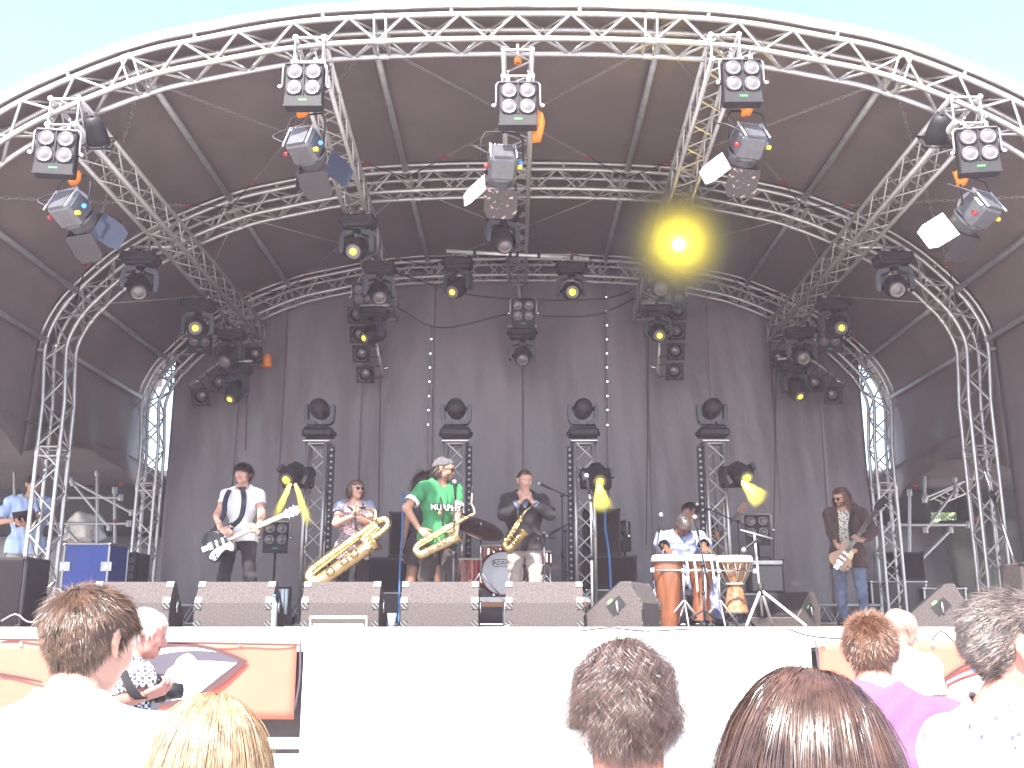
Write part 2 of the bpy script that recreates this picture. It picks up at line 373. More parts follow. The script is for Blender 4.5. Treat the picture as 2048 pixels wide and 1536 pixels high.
# two vertical strings of small lights on the curtain
LEDM = mat('led_bulb', (0.9, 0.9, 0.95), 0.3, 0, 0, emit=(0.75, 0.85, 1.0), estr=1.1)
for xs, ys, lab in (((863, 861, 860, 859, 858, 857, 856), (678, 707, 735, 763, 792, 820, 849), 'short vertical string of tiny lights left of centre on the backdrop'), ((1213, 1213, 1214, 1214, 1214, 1214, 1215, 1215, 1215, 1215), (595, 623, 651, 679, 707, 735, 763, 792, 820, 850), 'long vertical string of tiny lights right of centre on the backdrop')):
    t = thing('light_string', lab, 'lights', P(xs[0], ys[0], 15.09), group='light strings on the backdrop'); o0 = t.location.copy()
    p = [P(x, y, 15.09) - o0 for x, y in zip(xs, ys)]
    mb = MB(); mb.tube([p[0] + Vector((0, .02, .2))] + [q + Vector((0, .02, 0)) for q in p] + [p[-1] + Vector((0, .02, -1.2))], .004, 5); mb.build('wire', RUBBER, t)
    for q in p: mb = MB(); mb.ball(q, .014, 8); mb.build('bulb', LEDM, t)
# ------------------------------------------------------------------ straight box trusses for the lights
def box_truss(name, label, A, B, group, pitch=.5, m=ALU, ends=True, wd=W, cr=.025, br=.010, cat='truss'):
    A = Vector(A); B = Vector(B); D = B - A; L = D.length; u = D.normalized()
    up = Vector((0, 0, 1)) if abs(u.z) < .9 else Vector((0, 1, 0)); s_ = u.cross(up).normalized(); v = s_.cross(u).normalized()
    t = thing(name, label, cat, A, group=group); h = wd / 2
    c = [s_ * a + v * b for a, b in ((-h, h), (h, h), (h, -h), (-h, -h))]
    for q in c: mb = MB(); mb.cyl(q, q + D, cr, n=10); mb.build('chord', m, t)
    n = max(1, int(round(L / pitch))); p = L / n
    for k in range(4):
        a, b = c[k], c[(k + 1) % 4]
        for i in range(n):
            rod('brace', a + u * p * i, b + u * p * (i + .5), br, m, t, 6); rod('brace', b + u * p * (i + .5), a + u * p * (i + 1), br, m, t, 6)
    if ends:
        for e in (.02, L - .02):
            for k in range(4): rod('rung', c[k] + u * e, c[(k + 1) % 4] + u * e, br * 1.2, m, t, 6)
    return t
TR = [(-4.10, 4.50, -4.05, 4.37, 'far left'), (-1.90, 5.12, -1.98, 4.72, 'inner left'), (0.02, 4.98, 0.02, 5.30, 'centre'), (1.93, 5.14, 1.98, 4.72, 'inner right'), (4.08, 4.50, 4.05, 4.37, 'far right')]
for xa, ha, xb, hb, nm in TR:
    box_truss('lighting_truss', f'{nm} lighting truss running front to back under the roof', (xa, 8.22, ZC + ha), (xb, 15.0, ZC + hb), 'lighting trusses under the roof', .46)
def tb(i, Y):
    xa, ha, xb, hb, _ = TR[i]; f = (Y - 8.22) / 6.78
    return ZC + ha + (hb - ha) * f - W / 2 - .03
# hangers between trusses and arches
for i, (xa, ha, xb, hb, nm) in enumerate(TR):
    for Y, an in ((Y1, 'front'), (Y2, 'middle'), (Y3, 'rear')):
        f = (Y - 8.22) / 6.78; x = xa + (xb - xa) * f; z0 = ZC + ha + (hb - ha) * f + W / 2 - .02
        z1 = roof_at(x, W) + .02
        t = thing('truss_hanger', f'steel hanger joining {nm} lighting truss to {an} arch', 'hanger', (x, Y + W / 2, z0), group='truss hangers')
        mb = MB(); mb.cyl((0, 0, 0), (0, 0, max(.06, z1 - z0)), .016, n=8); mb.build('rod', ALU, t)
        mb = MB(); mb.cyl((0, 0, .0), (0, 0, .05), .035, n=8); mb.build('clamp', ORANGE if (i == 2 and Y == Y1) else ALUD, t)
# ------------------------------------------------------------------ lamps
CACHE = {}
def inst(key, fn, name, mats, parent, M=None):
    if key not in CACHE:
        mb = MB(); fn(mb); o = mb.build(name, mats); CACHE[key] = o.data; bpy.data.objects.remove(o)
    o = bpy.data.objects.new(name, CACHE[key]); COL.objects.link(o); o.parent = parent
    if M is not None: o.matrix_basis = M
    return o
T4 = Matrix.Translation
def rx(a): return Matrix.Rotation(a, 4, 'X')
def ry(a): return Matrix.Rotation(a, 4, 'Y')
def rz(a): return Matrix.Rotation(a, 4, 'Z')
def lens_fn(r):
    def f(mb): mb.lathe([(r * 1.12, .012), (r * 1.12, -.012), (r, -.012), (r * .96, -.004), (r * .7, -.016), (r * .35, -.024), (0, -.027)], axis=(0, 1, 0), n=20)
    return f
def hook_fn(mb):
    mb.box((0, 0, -.045), (.03, .03, .05)); pts = [Vector((0, .033 * math.cos(a), .0 + .033 * math.sin(a))) for a in np.linspace(-1.9, 2.6, 9)]
    mb.tube(pts, .010, 6); mb.cyl((-.02, .04, -.01), (.02, .04, -.01), .008, n=6)
def blinder(loc, label, tilt=0.0, rotz=0.0, s=1.0, hooks=True, group='four-lamp blinders'):
    t = thing('blinder_light', label, 'stage light', loc, rotz, group); t.scale = (s, s, s)
    # origin at the hooks; body hangs below
    if hooks:
        for x in (-.09, .09): inst('hook', hook_fn, 'hook_clamp', CHROME, t, T4((x, 0, 0)))
    def yoke(mb): mb.tube([(-.195, 0, -.30), (-.195, 0, -.10), (-.175, 0, -.075), (.175, 0, -.075), (.195, 0, -.10), (.195, 0, -.30)], .011, 8)
    inst('bl_yoke', yoke, 'yoke', ALU if hooks else BLACKM, t)
    def body(mb):
        mb.box((0, .03, 0), (.34, .12, .42), bev=.012); mb.box((0, -.036, .205), (.355, .014, .012)); mb.box((0, -.036, -.205), (.355, .014, .012)); mb.box((0, -.037, .05), (.012, .016, .30))
        mb.box((0, -.034, -.155), (.33, .01, .09))
        for k in range(8): mb.box((0, .095, -.16 + k * .045), (.30, .02, .012))
    M = T4((0, 0, -.30)) @ rx(tilt)
    b = inst('bl_body', body, 'housing', BLACKM, t, M)
    for x in (-.082, .082):
        for z in (.125, -.03):
            l = inst('bl_lens', lens_fn(.060), 'lens', GLASSY, b, T4((x, -.035, z)))
            inst('bl_ring', lambda mb: mb.lathe([(.066, .0), (.074, -.012), (.078, -.004), (.078, .01)], axis=(0, 1, 0), n=20), 'lens_ring', BLACK, b, T4((x, -.035, z)))
    for q in (-.2125, .2125): inst('bl_knob', lambda mb: mb.cyl((-.0225, 0, 0), (.0225, 0, 0), .02, n=8), 'knob', CHROME, t, T4((q, 0, -.30)))
    inst('bl_mark', lambda mb: mb.box((0, -.0395, -.15), (.07, .003, .014)), 'green_mark', mat('green_print', (.05, .35, .08), .5, 0, 0), b)
    return t
BLN = [((118, 243), 'far left'), ((612, 112), 'inner left'), ((1037, 150), 'centre'), ((1481, 106), 'inner right'), ((1948, 243), 'far right')]
for (x, y), nm in BLN:
    blinder(P(x, y, 8.08), f'black four-lamp blinder at the front end of the {nm} truss', rotz=R({'far left': 8, 'far right': -8}.get(nm, 0)))
for (x, y), nm, Y in (((402, 640), 'far left', 14.6), ((730, 556), 'inner left', 14.5), ((1047, 588), 'centre', 14.3), ((1345, 553), 'inner right', 14.5), ((1656, 640), 'far right', 14.6)):
    blinder(P(x, y, Y), f'black four-lamp blinder at the rear end of the {nm} truss', tilt=R(28), rotz=R({'far left': 12, 'far right': -12}.get(nm, 0)), hooks=(nm != 'centre'))
for (x, y), nm, Y, rzz in (((553, 1032), 'left', 14.1, 10), ((1237, 1032), 'beside the amplifier stack', 14.4, -60), ((1512, 1018), 'far right', 14.2, -14)):
    b = blinder(P(x, y, Y), f'black four-lamp blinder set low in front of the backdrop, {nm}', rotz=R(rzz), hooks=False)
    z = b.location.z - ZS
    inst(('bst', round(z, 2)), lambda mb: (mb.cyl((0, .09, -z + .01), (0, .09, -.25), .018, n=8), mb.box((0, .09, -z + .01), (.35, .35, .02))), 'floor_stand', BLACKM, b)
# ---- fresnel spots with barn doors at the truss fronts
FDK = mat('lamp_housing_grey', (0.12, 0.12, 0.13), 0.4, 0.5, 0.2, 20)
FLT = mat('lamp_housing_silver', (0.55, 0.56, 0.60), 0.35, 0.5, 0.15, 20)
FLAPW = mat('flap_worn_paint', (0.05, 0.045, 0.045), 0.5, 0.4, 0.0, 12)
def worn():
    m = FLAPW; n = m.node_tree; b = n.nodes['Principled BSDF']; tc = n.nodes.new('ShaderNodeTexCoord'); z = n.nodes.new('ShaderNodeTexNoise'); z.inputs['Scale'].default_value = 22; z.inputs['Detail'].default_value = 6
    c = n.nodes.new('ShaderNodeValToRGB'); c.color_ramp.elements[0].position = .58; c.color_ramp.elements[0].color = (.05, .04, .04, 1); c.color_ramp.elements[1].position = .66; c.color_ramp.elements[1].color = (.5, .36, .3, 1)
    n.links.new(tc.outputs['Object'], z.inputs['Vector']); n.links.new(z.outputs['Fac'], c.inputs[0]); n.links.new(c.outputs[0], b.inputs['Base Color'])
worn()
FLAPD = mat('flap_plain_dark', (.035, .03, .032), .5, .2, .2, 10)
FLAPS = mat('flap_bare_metal', (0.6, 0.6, 0.62), 0.4, 0.5, 0.1, 10)
FLAPB = mat('flap_blue_grey', (0.030, 0.034, 0.055), 0.5, 0.2, 0.15, 10)
def fresnel(loc, label, pan, tilt, flaps):
    """hangs from loc; beam axis is +Y before panning (towards the stage), tilted down"""
    t = thing('fresnel_spot', label, 'stage light', loc, 0, 'spots with barn doors')
    inst('hook', hook_fn, 'hook_clamp', BLACKM, t, T4((0, 0, 0)))
    M = T4((0, 0, -.36)) @ rz(pan)
    inst('fr_yoke', lambda mb: mb.tube([(-.19, 0, 0), (-.19, 0, .22), (-.15, 0, .29), (0, 0, .30), (.15, 0, .29), (.19, 0, .22), (.19, 0, 0)], .009, 8), 'yoke', BLACKM, t, M)
    B = M @ rx(tilt)
    def body(mb):
        mb.box((0, .0, -.02), (.25, .24, .26), bev=.03)
        mb.box((0, -.125, -.03), (.17, .02, .22)); mb.lathe([(.145, .10), (.15, .125), (.13, .14), (.125, .20)], axis=(0, 1, 0), n=24)
    b = inst('fr_body', body, 'housing', FDK, t, B)
    def lid(mb):
        mb.lathe([(.01, .155), (.08, .15), (.115, .135), (.13, .10), (.13, .09)], n=24)
        for k in range(7): mb.box((-.1 + k * .033, -.10, .085), (.012, .06, .05))
    inst('fr_lid', lid, 'vented_lid', FLT, b)
    for q in (-.115, .115): inst('fr_trim', lambda mb: mb.box((0, 0, 0), (.012, .012, .26)), 'back_trim', FLT, b, T4((q, -.135, -.03)))
    inst('fr_lens', lambda mb: mb.lathe([(.12, 0), (.09, .02), (.05, .032), (0, .036)], (0, .185, 0), (0, 1, 0), 20), 'lens', GLASSY, b)
    for sx, c, k in ((-1, REDP, 'r'), (1, mat('yellow_knob', (.8, .6, .05), .4), 'y')):
        inst('fr_knob' + k, lambda mb: mb.cyl((sx * .13, -.02, -.12), (sx * .17, -.02, -.12), .018, .021, n=10), 'knob', c, b)
    inst('fr_plug', lambda mb: mb.cyl((.13, .02, .02), (.17, -.02, -.03), .022, n=8), 'plug', mat('blue_plug', (.05, .2, .5), .4), b)
    inst('fr_lead', lambda mb: mb.tube(spline([(-.12, -.12, -.1), (-.25, -.15, -.02), (-.27, -.05, .2), (-.1, .0, .33)], .04), .009, 6), 'lead', RUBBER, b)
    for side, m, ang in flaps:
        def fl(mb): mb.add([(-.15, 0, 0), (.15, 0, 0), (.15, .20, 0), (.11, .27, 0), (-.11, .27, 0), (-.15, .20, 0)], [(0, 1, 2, 3, 4, 5)], False)
        Q = B @ T4((0, .2, 0)) @ ry(side) @ T4((0, 0, -.14)) @ rx(-ang)
        o = inst('fr_flap', fl, 'barn_door', m, t, Q)
        if not o.data.materials or o.data.materials[0] != m:
            o.data = o.data.copy(); o.data.materials.clear(); o.data.materials.append(m)
        sm_ = o.modifiers.new('t', 'SOLIDIFY'); sm_.thickness = .004
    return t
FN = [(150, 340, 'far left', 20, -28, [(0, FLAPD, R(15)), (R(-90), FLAPB, R(25)), (R(90), FLAPB, R(20)), (R(180), FLAPD, R(30))]),
      (615, 217, 'inner left', 18, -26, [(0, FLAPD, R(15)), (R(-90), FLAPB, R(25)), (R(90), FLAPB, R(30))]),
      (1005, 252, 'centre', -6, -38, [(0, FLAPW, R(12)), (R(90), FLAPS, R(42)), (R(-90), FLAPW, R(5))]),
      (1492, 212, 'inner right', -12, -36, [(0, FLAPW, R(12)), (R(90), FLAPS, R(40)), (R(-90), FLAPW, R(5))]),
      (1945, 345, 'far right', -28, -30, [(0, FLAPD, R(10)), (R(90), FLAPS, R(30)), (R(-90), FLAPD, R(8))])]
for x, y, nm, pan, tilt, fl in FN:
    fresnel(P(x, y, 8.3), f'dark spot with barn doors hanging under the {nm} front blinder', R(-pan), R(tilt), fl)
# orange sling bags
for x, y, w_, h_, nm in ((146, 340, .11, .12, 'far left'), (602, 214, .12, .08, 'inner left'), (1072, 226, .13, .27, 'centre'), (1490, 205, .13, .12, 'inner right'), (1918, 345, .13, .12, 'far right')):
    mb = MB(); n = 10; rings = []
    for j in range(7):
        f = j / 6; rings.append([Vector((w_ / 2 * (1 - .25 * f + .1 * math.sin(5 * f)) * math.cos(a) + .02 * math.sin(3 * f), .05 * (1 + .2 * math.sin(4 * f)) * math.sin(a), -h_ * f + .012 * math.sin(3 * a + 4 * f))) for a in np.linspace(0, 2 * math.pi, n, endpoint=False)])
    mb.ring_loft(rings); o = mb.build('sling_bag', ORANGE, None); o.location = P(x, y, 8.22)
    tag(o, f'orange fabric sling bag hanging at the front of the {nm} truss', 'bag', 'orange sling bags')
mb = MB(); mb.lathe([(.05, 0), (.07, -.02), (.085, -.2), (.07, -.21), (0, -.21)], n=10, caps=True); o = mb.build('sling_bag', ORANGE, None); o.location = P(534, 708, 14.9)
tag(o, 'orange fabric bag hanging by the backdrop below the far left truss end', 'bag', 'orange sling bags')
# ---- moving heads
def mhead(loc, label, pan, tilt, lit, up=False, s=1.0, rotz=0.0, group='moving head lamps', lr=.036, side=False):
    t = thing('moving_head_light', label, 'stage light', loc, rotz, group)
    t.scale = (s, s, s)
    if up: t.rotation_euler = (math.pi, 0, rotz)
    if side: t.rotation_euler = (-math.pi / 2, 0, 0)
    if not up:
        for x in (-.10, .10): inst('hook', hook_fn, 'hook_clamp', CHROME, t, T4((x, 0, -.0)))
    def base(mb):
        mb.box((0, 0, -.12), (.42, .28, .11), bev=.025); mb.box((0, -.005, -.185), (.36, .25, .05), bev=.02); mb.box((0, -.143, -.12), (.16, .012, .06)); mb.cyl((0, 0, -.20), (0, 0, -.235), .09, n=16)
        for x in (-.2, .2): mb.cyl((x, -.05, -.12), (x + math.copysign(.03, x), -.05, -.12), .03, n=8)
    inst('mh_base', base, 'base', BLACK, t)
    def yoke(mb):
        for q in (-1, 1):
            pl = [(q * .05, -.235), (q * .17, -.245), (q * .205, -.30), (q * .215, -.44), (q * .205, -.52), (q * .165, -.53), (q * .155, -.44), (q * .15, -.315), (q * .05, -.285)]
            if q < 0: pl = pl[::-1]
            mb.prism(pl, -.055, .055, ((0, 0, 0), (1, 0, 0), (0, 0, 1), (0, 1, 0)))
    Y_ = rz(pan); y = inst('mh_yoke', yoke, 'yoke', mat('dark_blue_grey_plastic', (.045, .048, .058), .4, 0, .2, 15), t, Y_)
    H = Y_ @ T4((0, 0, -.465)) @ rx(tilt)
    def head(mb):
        mb.lathe([(.0, .20), (.06, .195), (.105, .16), (.128, .08), (.135, 0), (.130, -.08), (.115, -.15), (.098, -.185), (.092, -.19), (.088, -.17)], axis=(0, 1, 0), n=24)
        for k in range(5): mb.box((0, .05 + .02 * k, .128 - .006 * k), (.12, .007, .015))
        mb.cyl((-.17, 0, 0), (.17, 0, 0), .03, n=10)
    h = inst('mh_head', head, 'head', BLACK, t, H)
    inst('mh_lens', lens_fn(.078), 'lens', GLASSY, h, T4((0, -.168, 0)))
    if lit:
        k = 'mh_lit%s' % lr
        inst(k, lambda mb: mb.lathe([(lr, 0), (lr * .8, -.012), (0, -.016)], axis=(0, 1, 0), n=18), 'lit_lens', HOT if lr > .07 else YEL, h, T4((0, -.192, 0)))
    return t
# (hook px x, y, truss index for height, offset, pan, tilt, lit, label)
MH = [((283, 497), 0, 25, 42, False, 'unlit moving head on the far left truss under the middle arch'),
      ((400, 592), 0, 8, 10, True, 'lit yellow moving head halfway along the far left truss'),
      ((464, 652), 0, -15, 38, False, 'unlit moving head near the rear of the far left truss'),
      ((718, 425), 1, -8, 30, True, 'lit yellow moving head on the inner left truss, in front of the rear arch'),
      ((760, 518), 1, 15, 42, False, 'unlit moving head near the rear of the inner left truss'),
      ((1005, 408), 2, 18, 48, False, 'unlit moving head under the centre truss, aimed down right'),
      ((1350, 428), 3, 0, 2, True, 'brightly glaring yellow moving head on the inner right truss, aimed at the audience'),
      ((1318, 505), 3, -5, 30, False, 'unlit moving head near the rear of the inner right truss'),
      ((1783, 500), 4, -15, 30, False, 'unlit moving head on the far right truss under the middle arch'),
      ((1664, 592), 4, 10, 12, True, 'lit yellow moving head halfway along the far right truss'),
      ((1598, 650), 4, -5, 30, False, 'unlit moving head near the rear of the far right truss')]
for (x, y), ti, pan, tilt, lit, lab in MH:
    z = tb(ti, 12.0); q = PZ(x, y, z); z = tb(ti, q.y); q = PZ(x, y, z)
    big = 'glaring' in lab
    mhead(q, lab, R(pan), R(tilt), lit, lr=.078 if big else .042)
    if abs(q.x - (TR[ti][0])) > .2:
        f = (q.y - 8.22) / 6.78; xt = TR[ti][0] + (TR[ti][2] - TR[ti][0]) * f
        tt = thing('outrigger_bar', 'short steel bar carrying: ' + lab.replace('unlit ', '').replace('lit yellow ', '').replace('brightly glaring yellow ', '').split(',')[0], 'bar', (xt, q.y, q.z + .03), group='lamp outrigger bars')
        mb = MB(); mb.cyl((0, 0, 0), (q.x - xt + math.copysign(.15, q.x - xt), 0, -.01), .02, n=8); mb.build('bar', ALUD, tt)
# lamps hung lower at the truss rears
for (x, y), Y, pan, tilt, lit, lab, nm in (((475, 722), 14.5, -25, 50, True, 'lit yellow moving head hung low behind the far left lamp bar', 'far left'), ((750, 610), 14.3, -50, 25, True, 'lit yellow moving head hung low at the inner left truss rear, turned right', 'inner left'), ((1045, 652), 14.5, 0, 35, False, 'unlit moving head hung below the rear centre blinder', 'centre'), ((1314, 606), 14.3, 0, 30, True, 'lit yellow moving head hung low at the inner right truss rear', 'inner right'), ((1585, 718), 14.5, 20, 50, True, 'lit yellow moving head hung low behind the far right lamp bar', 'far right')):
    q = P(x, y, Y); mhead(q, lab, R(pan), R(tilt), lit, lr=.042)
    i = [a[4] for a in TR].index(nm); zt = tb(i, Y); xt = TR[i][2]
    tt = thing('drop_pole', f'steel drop pole under the rear of the {nm} truss', 'pole', q + Vector((0, 0, .0)), group='drop poles')
    mb = MB(); mb.cyl((0, .02, .0), (xt - q.x, .02, zt - q.z + .1), .022, n=8); mb.build('pole', ALUD, tt)
    mb = MB(); mb.cyl((-.22, 0, .0), (.22, 0, .0), .022, n=8); mb.build('crossbar', ALUD, tt)
# cross bar with two lamps under the centre truss
A, B = P(893, 502, 13.3), P(1178, 517, 13.3)
tt = thing('spreader_bar', 'white horizontal tube clamped across the centre truss', 'bar', A)
mb = MB(); mb.cyl((0, 0, 0), B - A, .025, n=10); mb.build('tube', mat('white_tube', (.7, .7, .68), .4, .3), tt)
for f in (.2, .45, .5, .65, .88): mb = MB(); c = (B - A) * f; mb.cyl(c - (B - A).normalized() * .02, c + (B - A).normalized() * .02, .036, n=8); mb.build('clamp', BLACKM, tt)
mhead(P(917, 512, 13.3), 'lit yellow moving head on the left end of the spreader bar, turned right', R(-28), R(38), True, lr=.042)
mhead(P(1142, 520, 13.3), 'lit yellow moving head on the right end of the spreader bar', R(2), R(22), True, lr=.046)
# ---- bars of par cans
def parcan(parent, c, aim):
    fr = frame_z(-Vector(aim)).to_4x4()          # local -Z is the beam
    M = T4(c) @ fr
    def can(mb): mb.lathe([(.02, .16), (.07, .15), (.085, .10), (.10, 0), (.105, -.09), (.10, -.095), (.095, -.08), (.085, .06), (.0, .075)], n=18)
    o = inst('par_can', can, 'par_can', BLACKM, parent, M)
    inst('par_lamp', lambda mb: mb.lathe([(.075, 0), (.06, .015), (.035, .03), (0, .04)], (0, 0, -.04), (0, 0, -1), 16), 'lamp', GLASSY, o)
    def gel(mb):
        for a, b in (((-.12, 0), (.03, .27)), ((.12, 0), (.03, .27)), ((0, -.12), (.27, .03)), ((0, .12), (.27, .03))): mb.box((a[0], a[1], -.10), (b[0] if a[0] else .27, b[1] if a[0] else .03, .006))
        for sx in (-1, 1):
            for sy in (-1, 1): mb.box((sx * .10, sy * .10, -.10), (.05, .05, .005))
    inst('par_gel', gel, 'gel_frame', BLACKM, o)
    return o
def parbar(label, a, b, cans, Y, side):
    A = P(*a, Y); B = P(*b, Y); t = thing('par_bar', label, 'stage light', A, group='bars of four par cans')
    mb = MB(); mb.cyl((0, 0, 0), B - A, .024, n=10); mb.build('bar', ALU, t)
    for (x, y) in cans:
        c = P(x, y, Y - .18) - A; parcan(t, c, (0.05 * side, -1, -.62))
        u = (B - A).normalized(); f = u * c.dot(u)
        for d in (-.09, .09):
            mb = MB(); mb.tube([f + u * d, f + u * d + Vector((0, -.05, 0)), c + u * d * 1.1], .008, 6); mb.build('yoke_arm', BLACKM, t)
    mb = MB(); e = (B - A) * .93; mb.cyl(e, e + Vector((.12 * side, -.02, .03)), .015, n=8); mb.build('spigot', CHROME, t)
    return t
parbar('vertical bar of four black par cans below the inner left truss', (735, 590), (765, 750), [(714, 627), (719, 666), (724, 704), (732, 745)], 14.9, 1)
parbar('vertical bar of four black par cans below the inner right truss', (1325, 600), (1316, 748), [(1355, 620), (1352, 660), (1350, 700), (1348, 740)], 14.9, -1)
parbar('slanting bar of four black par cans below the far left truss', (505, 672), (376, 772), [(510, 706), (476, 733), (439, 762), (404, 790)], 14.9, 1)
parbar('slanting bar of four black par cans below the far right truss', (1575, 686), (1695, 772), [(1557, 714), (1592, 739), (1628, 764), (1663, 788)], 14.9, -1)
for x, y, lab in ((190, 232, 'small black lamp clamped under the front arch at far left'), (1876, 232, 'small black lamp clamped under the front arch at far right')):
    t = thing('small_lamp', lab, 'stage light', P(x, y, 8.4), group='small arch lamps')
    inst('hook', hook_fn, 'hook_clamp', CHROME, t); parcan(t, (0, .05, -.14), (0, .75, -.6))
# ---- floor towers
YT = 13.5
def tower(x, side, nm, lamp):
    base = P(x, 1200, YT); X = base.x
    t = box_truss('lamp_tower', f'upright floor truss tower, {nm}', (X, YT, ZS + .01), (X, YT, ZS + 2.42), 'floor lamp towers', .48, wd=.25, cr=.025, br=.0115, cat='tower')
    mb = MB(); mb.box((0, 0, .0), (.6, .6, .016)); mb.build('base_plate', STEEL, t)
    mb = MB(); mb.box((0, 0, 2.42), (.36, .36, .016)); mb.build('top_plate', ALUD, t)
    mhead((X, YT, ZS + 2.44), f'unlit moving head standing on top of the floor tower, {nm}', R(3 * side), R(-6), False, True)
    s_ = thing('led_batten', f'black upright batten of white bulbs beside the floor tower, {nm}', 'light strip', (X + side * .19, YT - .02, ZS), group='upright bulb battens')
    mb = MB(); mb.box((0, .03, 1.28), (.075, .05, 2.2)); mb.build('batten', BLACKM, s_)
    for k in range(26):
        inst('bulb26', lambda mb: mb.ball((0, 0, 0), .02, 8), 'bulb', mat('white_bulb', (.55, .54, .55), .25, .2, 0), s_, T4((0, -.005, .28 + k * .082)))
    if lamp: lamp(X)
    return X
def side_lamp(dx, y, pan, tilt, nm, lx):
    def f(X):
        q = P(lx, y, YT - .12)
        mhead(q, f'lit yellow moving head clamped on its side to the floor tower, {nm}', R(pan), R(tilt), True, lr=.05, side=True)
    return f
tower(622, 1, 'far left', side_lamp(0, 958, 25, 125, 'far left', 600)); tower(907, 1, 'inner left', None)
tower(1172, -1, 'inner right', side_lamp(0, 960, -8, 125, 'inner right', 1190)); tower(1441, -1, 'far right', side_lamp(0, 957, -28, 120, 'far right', 1466))
# ------------------------------------------------------------------ front banners, crowd barrier
ORB = mat('orange_banner_vinyl', (0.52, 0.118, 0.074), 0.6, 0, 0.06, 2, 0.1, 4)
WHB = mat('white_banner_vinyl', (0.80, 0.79, 0.80), 0.55, 0, 0.03, 2, 0.1, 3)
PURP = mat('banner_purple_print', (0.055, 0.045, 0.064), 0.6, 0, 0.1, 3)
BROWN = mat('banner_brown_print', (0.065, 0.022, 0.022), 0.6, 0, 0.1, 3)
WHP = mat('banner_white_print', (0.82, 0.82, 0.85), 0.6, 0, 0.03, 3)
BLUEP = mat('banner_blue_print', (0.10, 0.16, 0.42), 0.6, 0, 0.1, 3)
YB = SY0 - .06
def banner(xa, xb, za, zb, m, label, ny=30):
    t = thing('banner', label, 'banner', ((xa + xb) / 2, YB, za), group='stage front banners'); x0 = t.location.x
    nx = int((xb - xa) / .08); nz = 8; vs = []
    for j in range(nz + 1):
        for i in range(nx + 1):
            x = xa + (xb - xa) * i / nx; z = (zb - za) * j / nz
            vs.append((x - x0, .012 * math.sin(5.1 * x + 1.7 * z) * (1 - .5 * j / nz) + .006 * math.sin(13 * x + 2), z - .012 * abs(math.sin(math.pi * (x - xa) / .9)) * (j == nz)))
    mb = MB(); mb.add(vs, [[j * (nx + 1) + i, j * (nx + 1) + i + 1, (j + 1) * (nx + 1) + i + 1, (j + 1) * (nx + 1) + i] for j in range(nz) for i in range(nx)], True)
    o = mb.build('sheet', m, t, False); s_ = o.modifiers.new('t', 'SOLIDIFY'); s_.thickness = .002
    for i in range(int((xb - xa) / .9) + 2):
        x = min(xb - .03, xa + .03 + i * .9) - x0
        mb = MB(); mb.lathe([(.008, -.002), (.016, -.004), (.018, 0)], (x, -.02, zb - za - .03), (0, 1, 0), 10); mb.build('eyelet', CHROME, t)
    return t
bl = banner(-5.9, -1.80, .88, 1.50, ORB, 'orange banner with purple eye-shaped emblem on the left stage front')
bw = banner(-1.74, 2.42, .60, 1.50, WHB, 'white banner across the middle of the stage front')
br_ = banner(2.48, 6.4, .88, 1.50, ORB, 'orange banner with brown and blue arcs on the right stage front')
for x, lab in ((-1.77, 'dark cord between the left orange and white banners'), (2.45, 'dark cord between the white and right orange banners')):
    cable(lab, [(x, YB - .03, 1.5), (x + .01, YB - .035, 1.2), (x - .02, YB - .03, .95)], .009, PURP, grp='banner cords')
def flat(parent, pts, m, name, off):
    """thin print piece on a banner; pts are photo pixels"""
    o0 = parent.location; q = [P(x, y, YB) - o0 for x, y in pts]; mb = MB(); n = len(q)
    mb.prism([(p.x, p.z) for p in q], -off, -off + .0015, ((0, 0, 0), (1, 0, 0), (0, 0, 1), (0, 1, 0))); return mb.build(name, m, parent)
def arc(p0, c, p1, n=16): return [((1 - t) ** 2 * p0[0] + 2 * t * (1 - t) * c[0] + t * t * p1[0], (1 - t) ** 2 * p0[1] + 2 * t * (1 - t) * c[1] + t * t * p1[1]) for t in np.linspace(0, 1, n)]
up = arc((235, 1318), (365, 1262), (490, 1322)); lo = arc((482, 1325), (400, 1405), (300, 1410))
flat(bl, arc((225, 1315), (365, 1252), (497, 1322)) + arc((497, 1322), (405, 1418), (300, 1416)), BROWN, 'emblem_outline', .026)
flat(bl, arc((230, 1322), (365, 1265), (480, 1322)) + arc((480, 1322), (400, 1404), (300, 1408)), PURP, 'emblem', .029)
flat(bl, arc((240, 1320), (350, 1278), (435, 1304)) + arc((435, 1304), (350, 1292), (245, 1330)), WHP, 'emblem_highlight', .032)
blob = [(330, 1352), (338, 1338), (350, 1330), (356, 1318), (366, 1310), (378, 1306), (388, 1312), (396, 1322), (430, 1322), (475, 1326), (440, 1352), (400, 1385), (370, 1398), (345, 1400), (338, 1390), (348, 1374), (336, 1364)]
flat(bl, blob, WHP, 'emblem_splash', .032)
flat(bl, [(285, 1328), (298, 1322), (308, 1334), (316, 1352), (308, 1368), (286, 1370), (270, 1362)], WHP, 'emblem_splash', .032)
flat(bl, arc((0, 1345), (45, 1352), (85, 1362), 8) + arc((85, 1366), (45, 1358), (0, 1353), 8), BROWN, 'brown_line', .029)
flat(bl, [(0, 1276), (603, 1288), (603, 1292), (0, 1281)], BROWN, 'top_line', .026)
flat(br_, arc((1880, 1358), (1915, 1325), (1975, 1310)) + arc((1975, 1315), (1918, 1331), (1884, 1362)), BROWN, 'brown_arc', .026)
flat(br_, arc((1888, 1362), (1925, 1340), (1985, 1325)) + arc((1985, 1330), (1928, 1346), (1890, 1368)), BLUEP, 'blue_arc', .028)
flat(br_, arc((1895, 1372), (1940, 1345), (2060, 1330)) + [(2060, 1440), (1880, 1440)], WHP, 'white_field', .026)
q = P(1545, 1336, YB) - bw.location
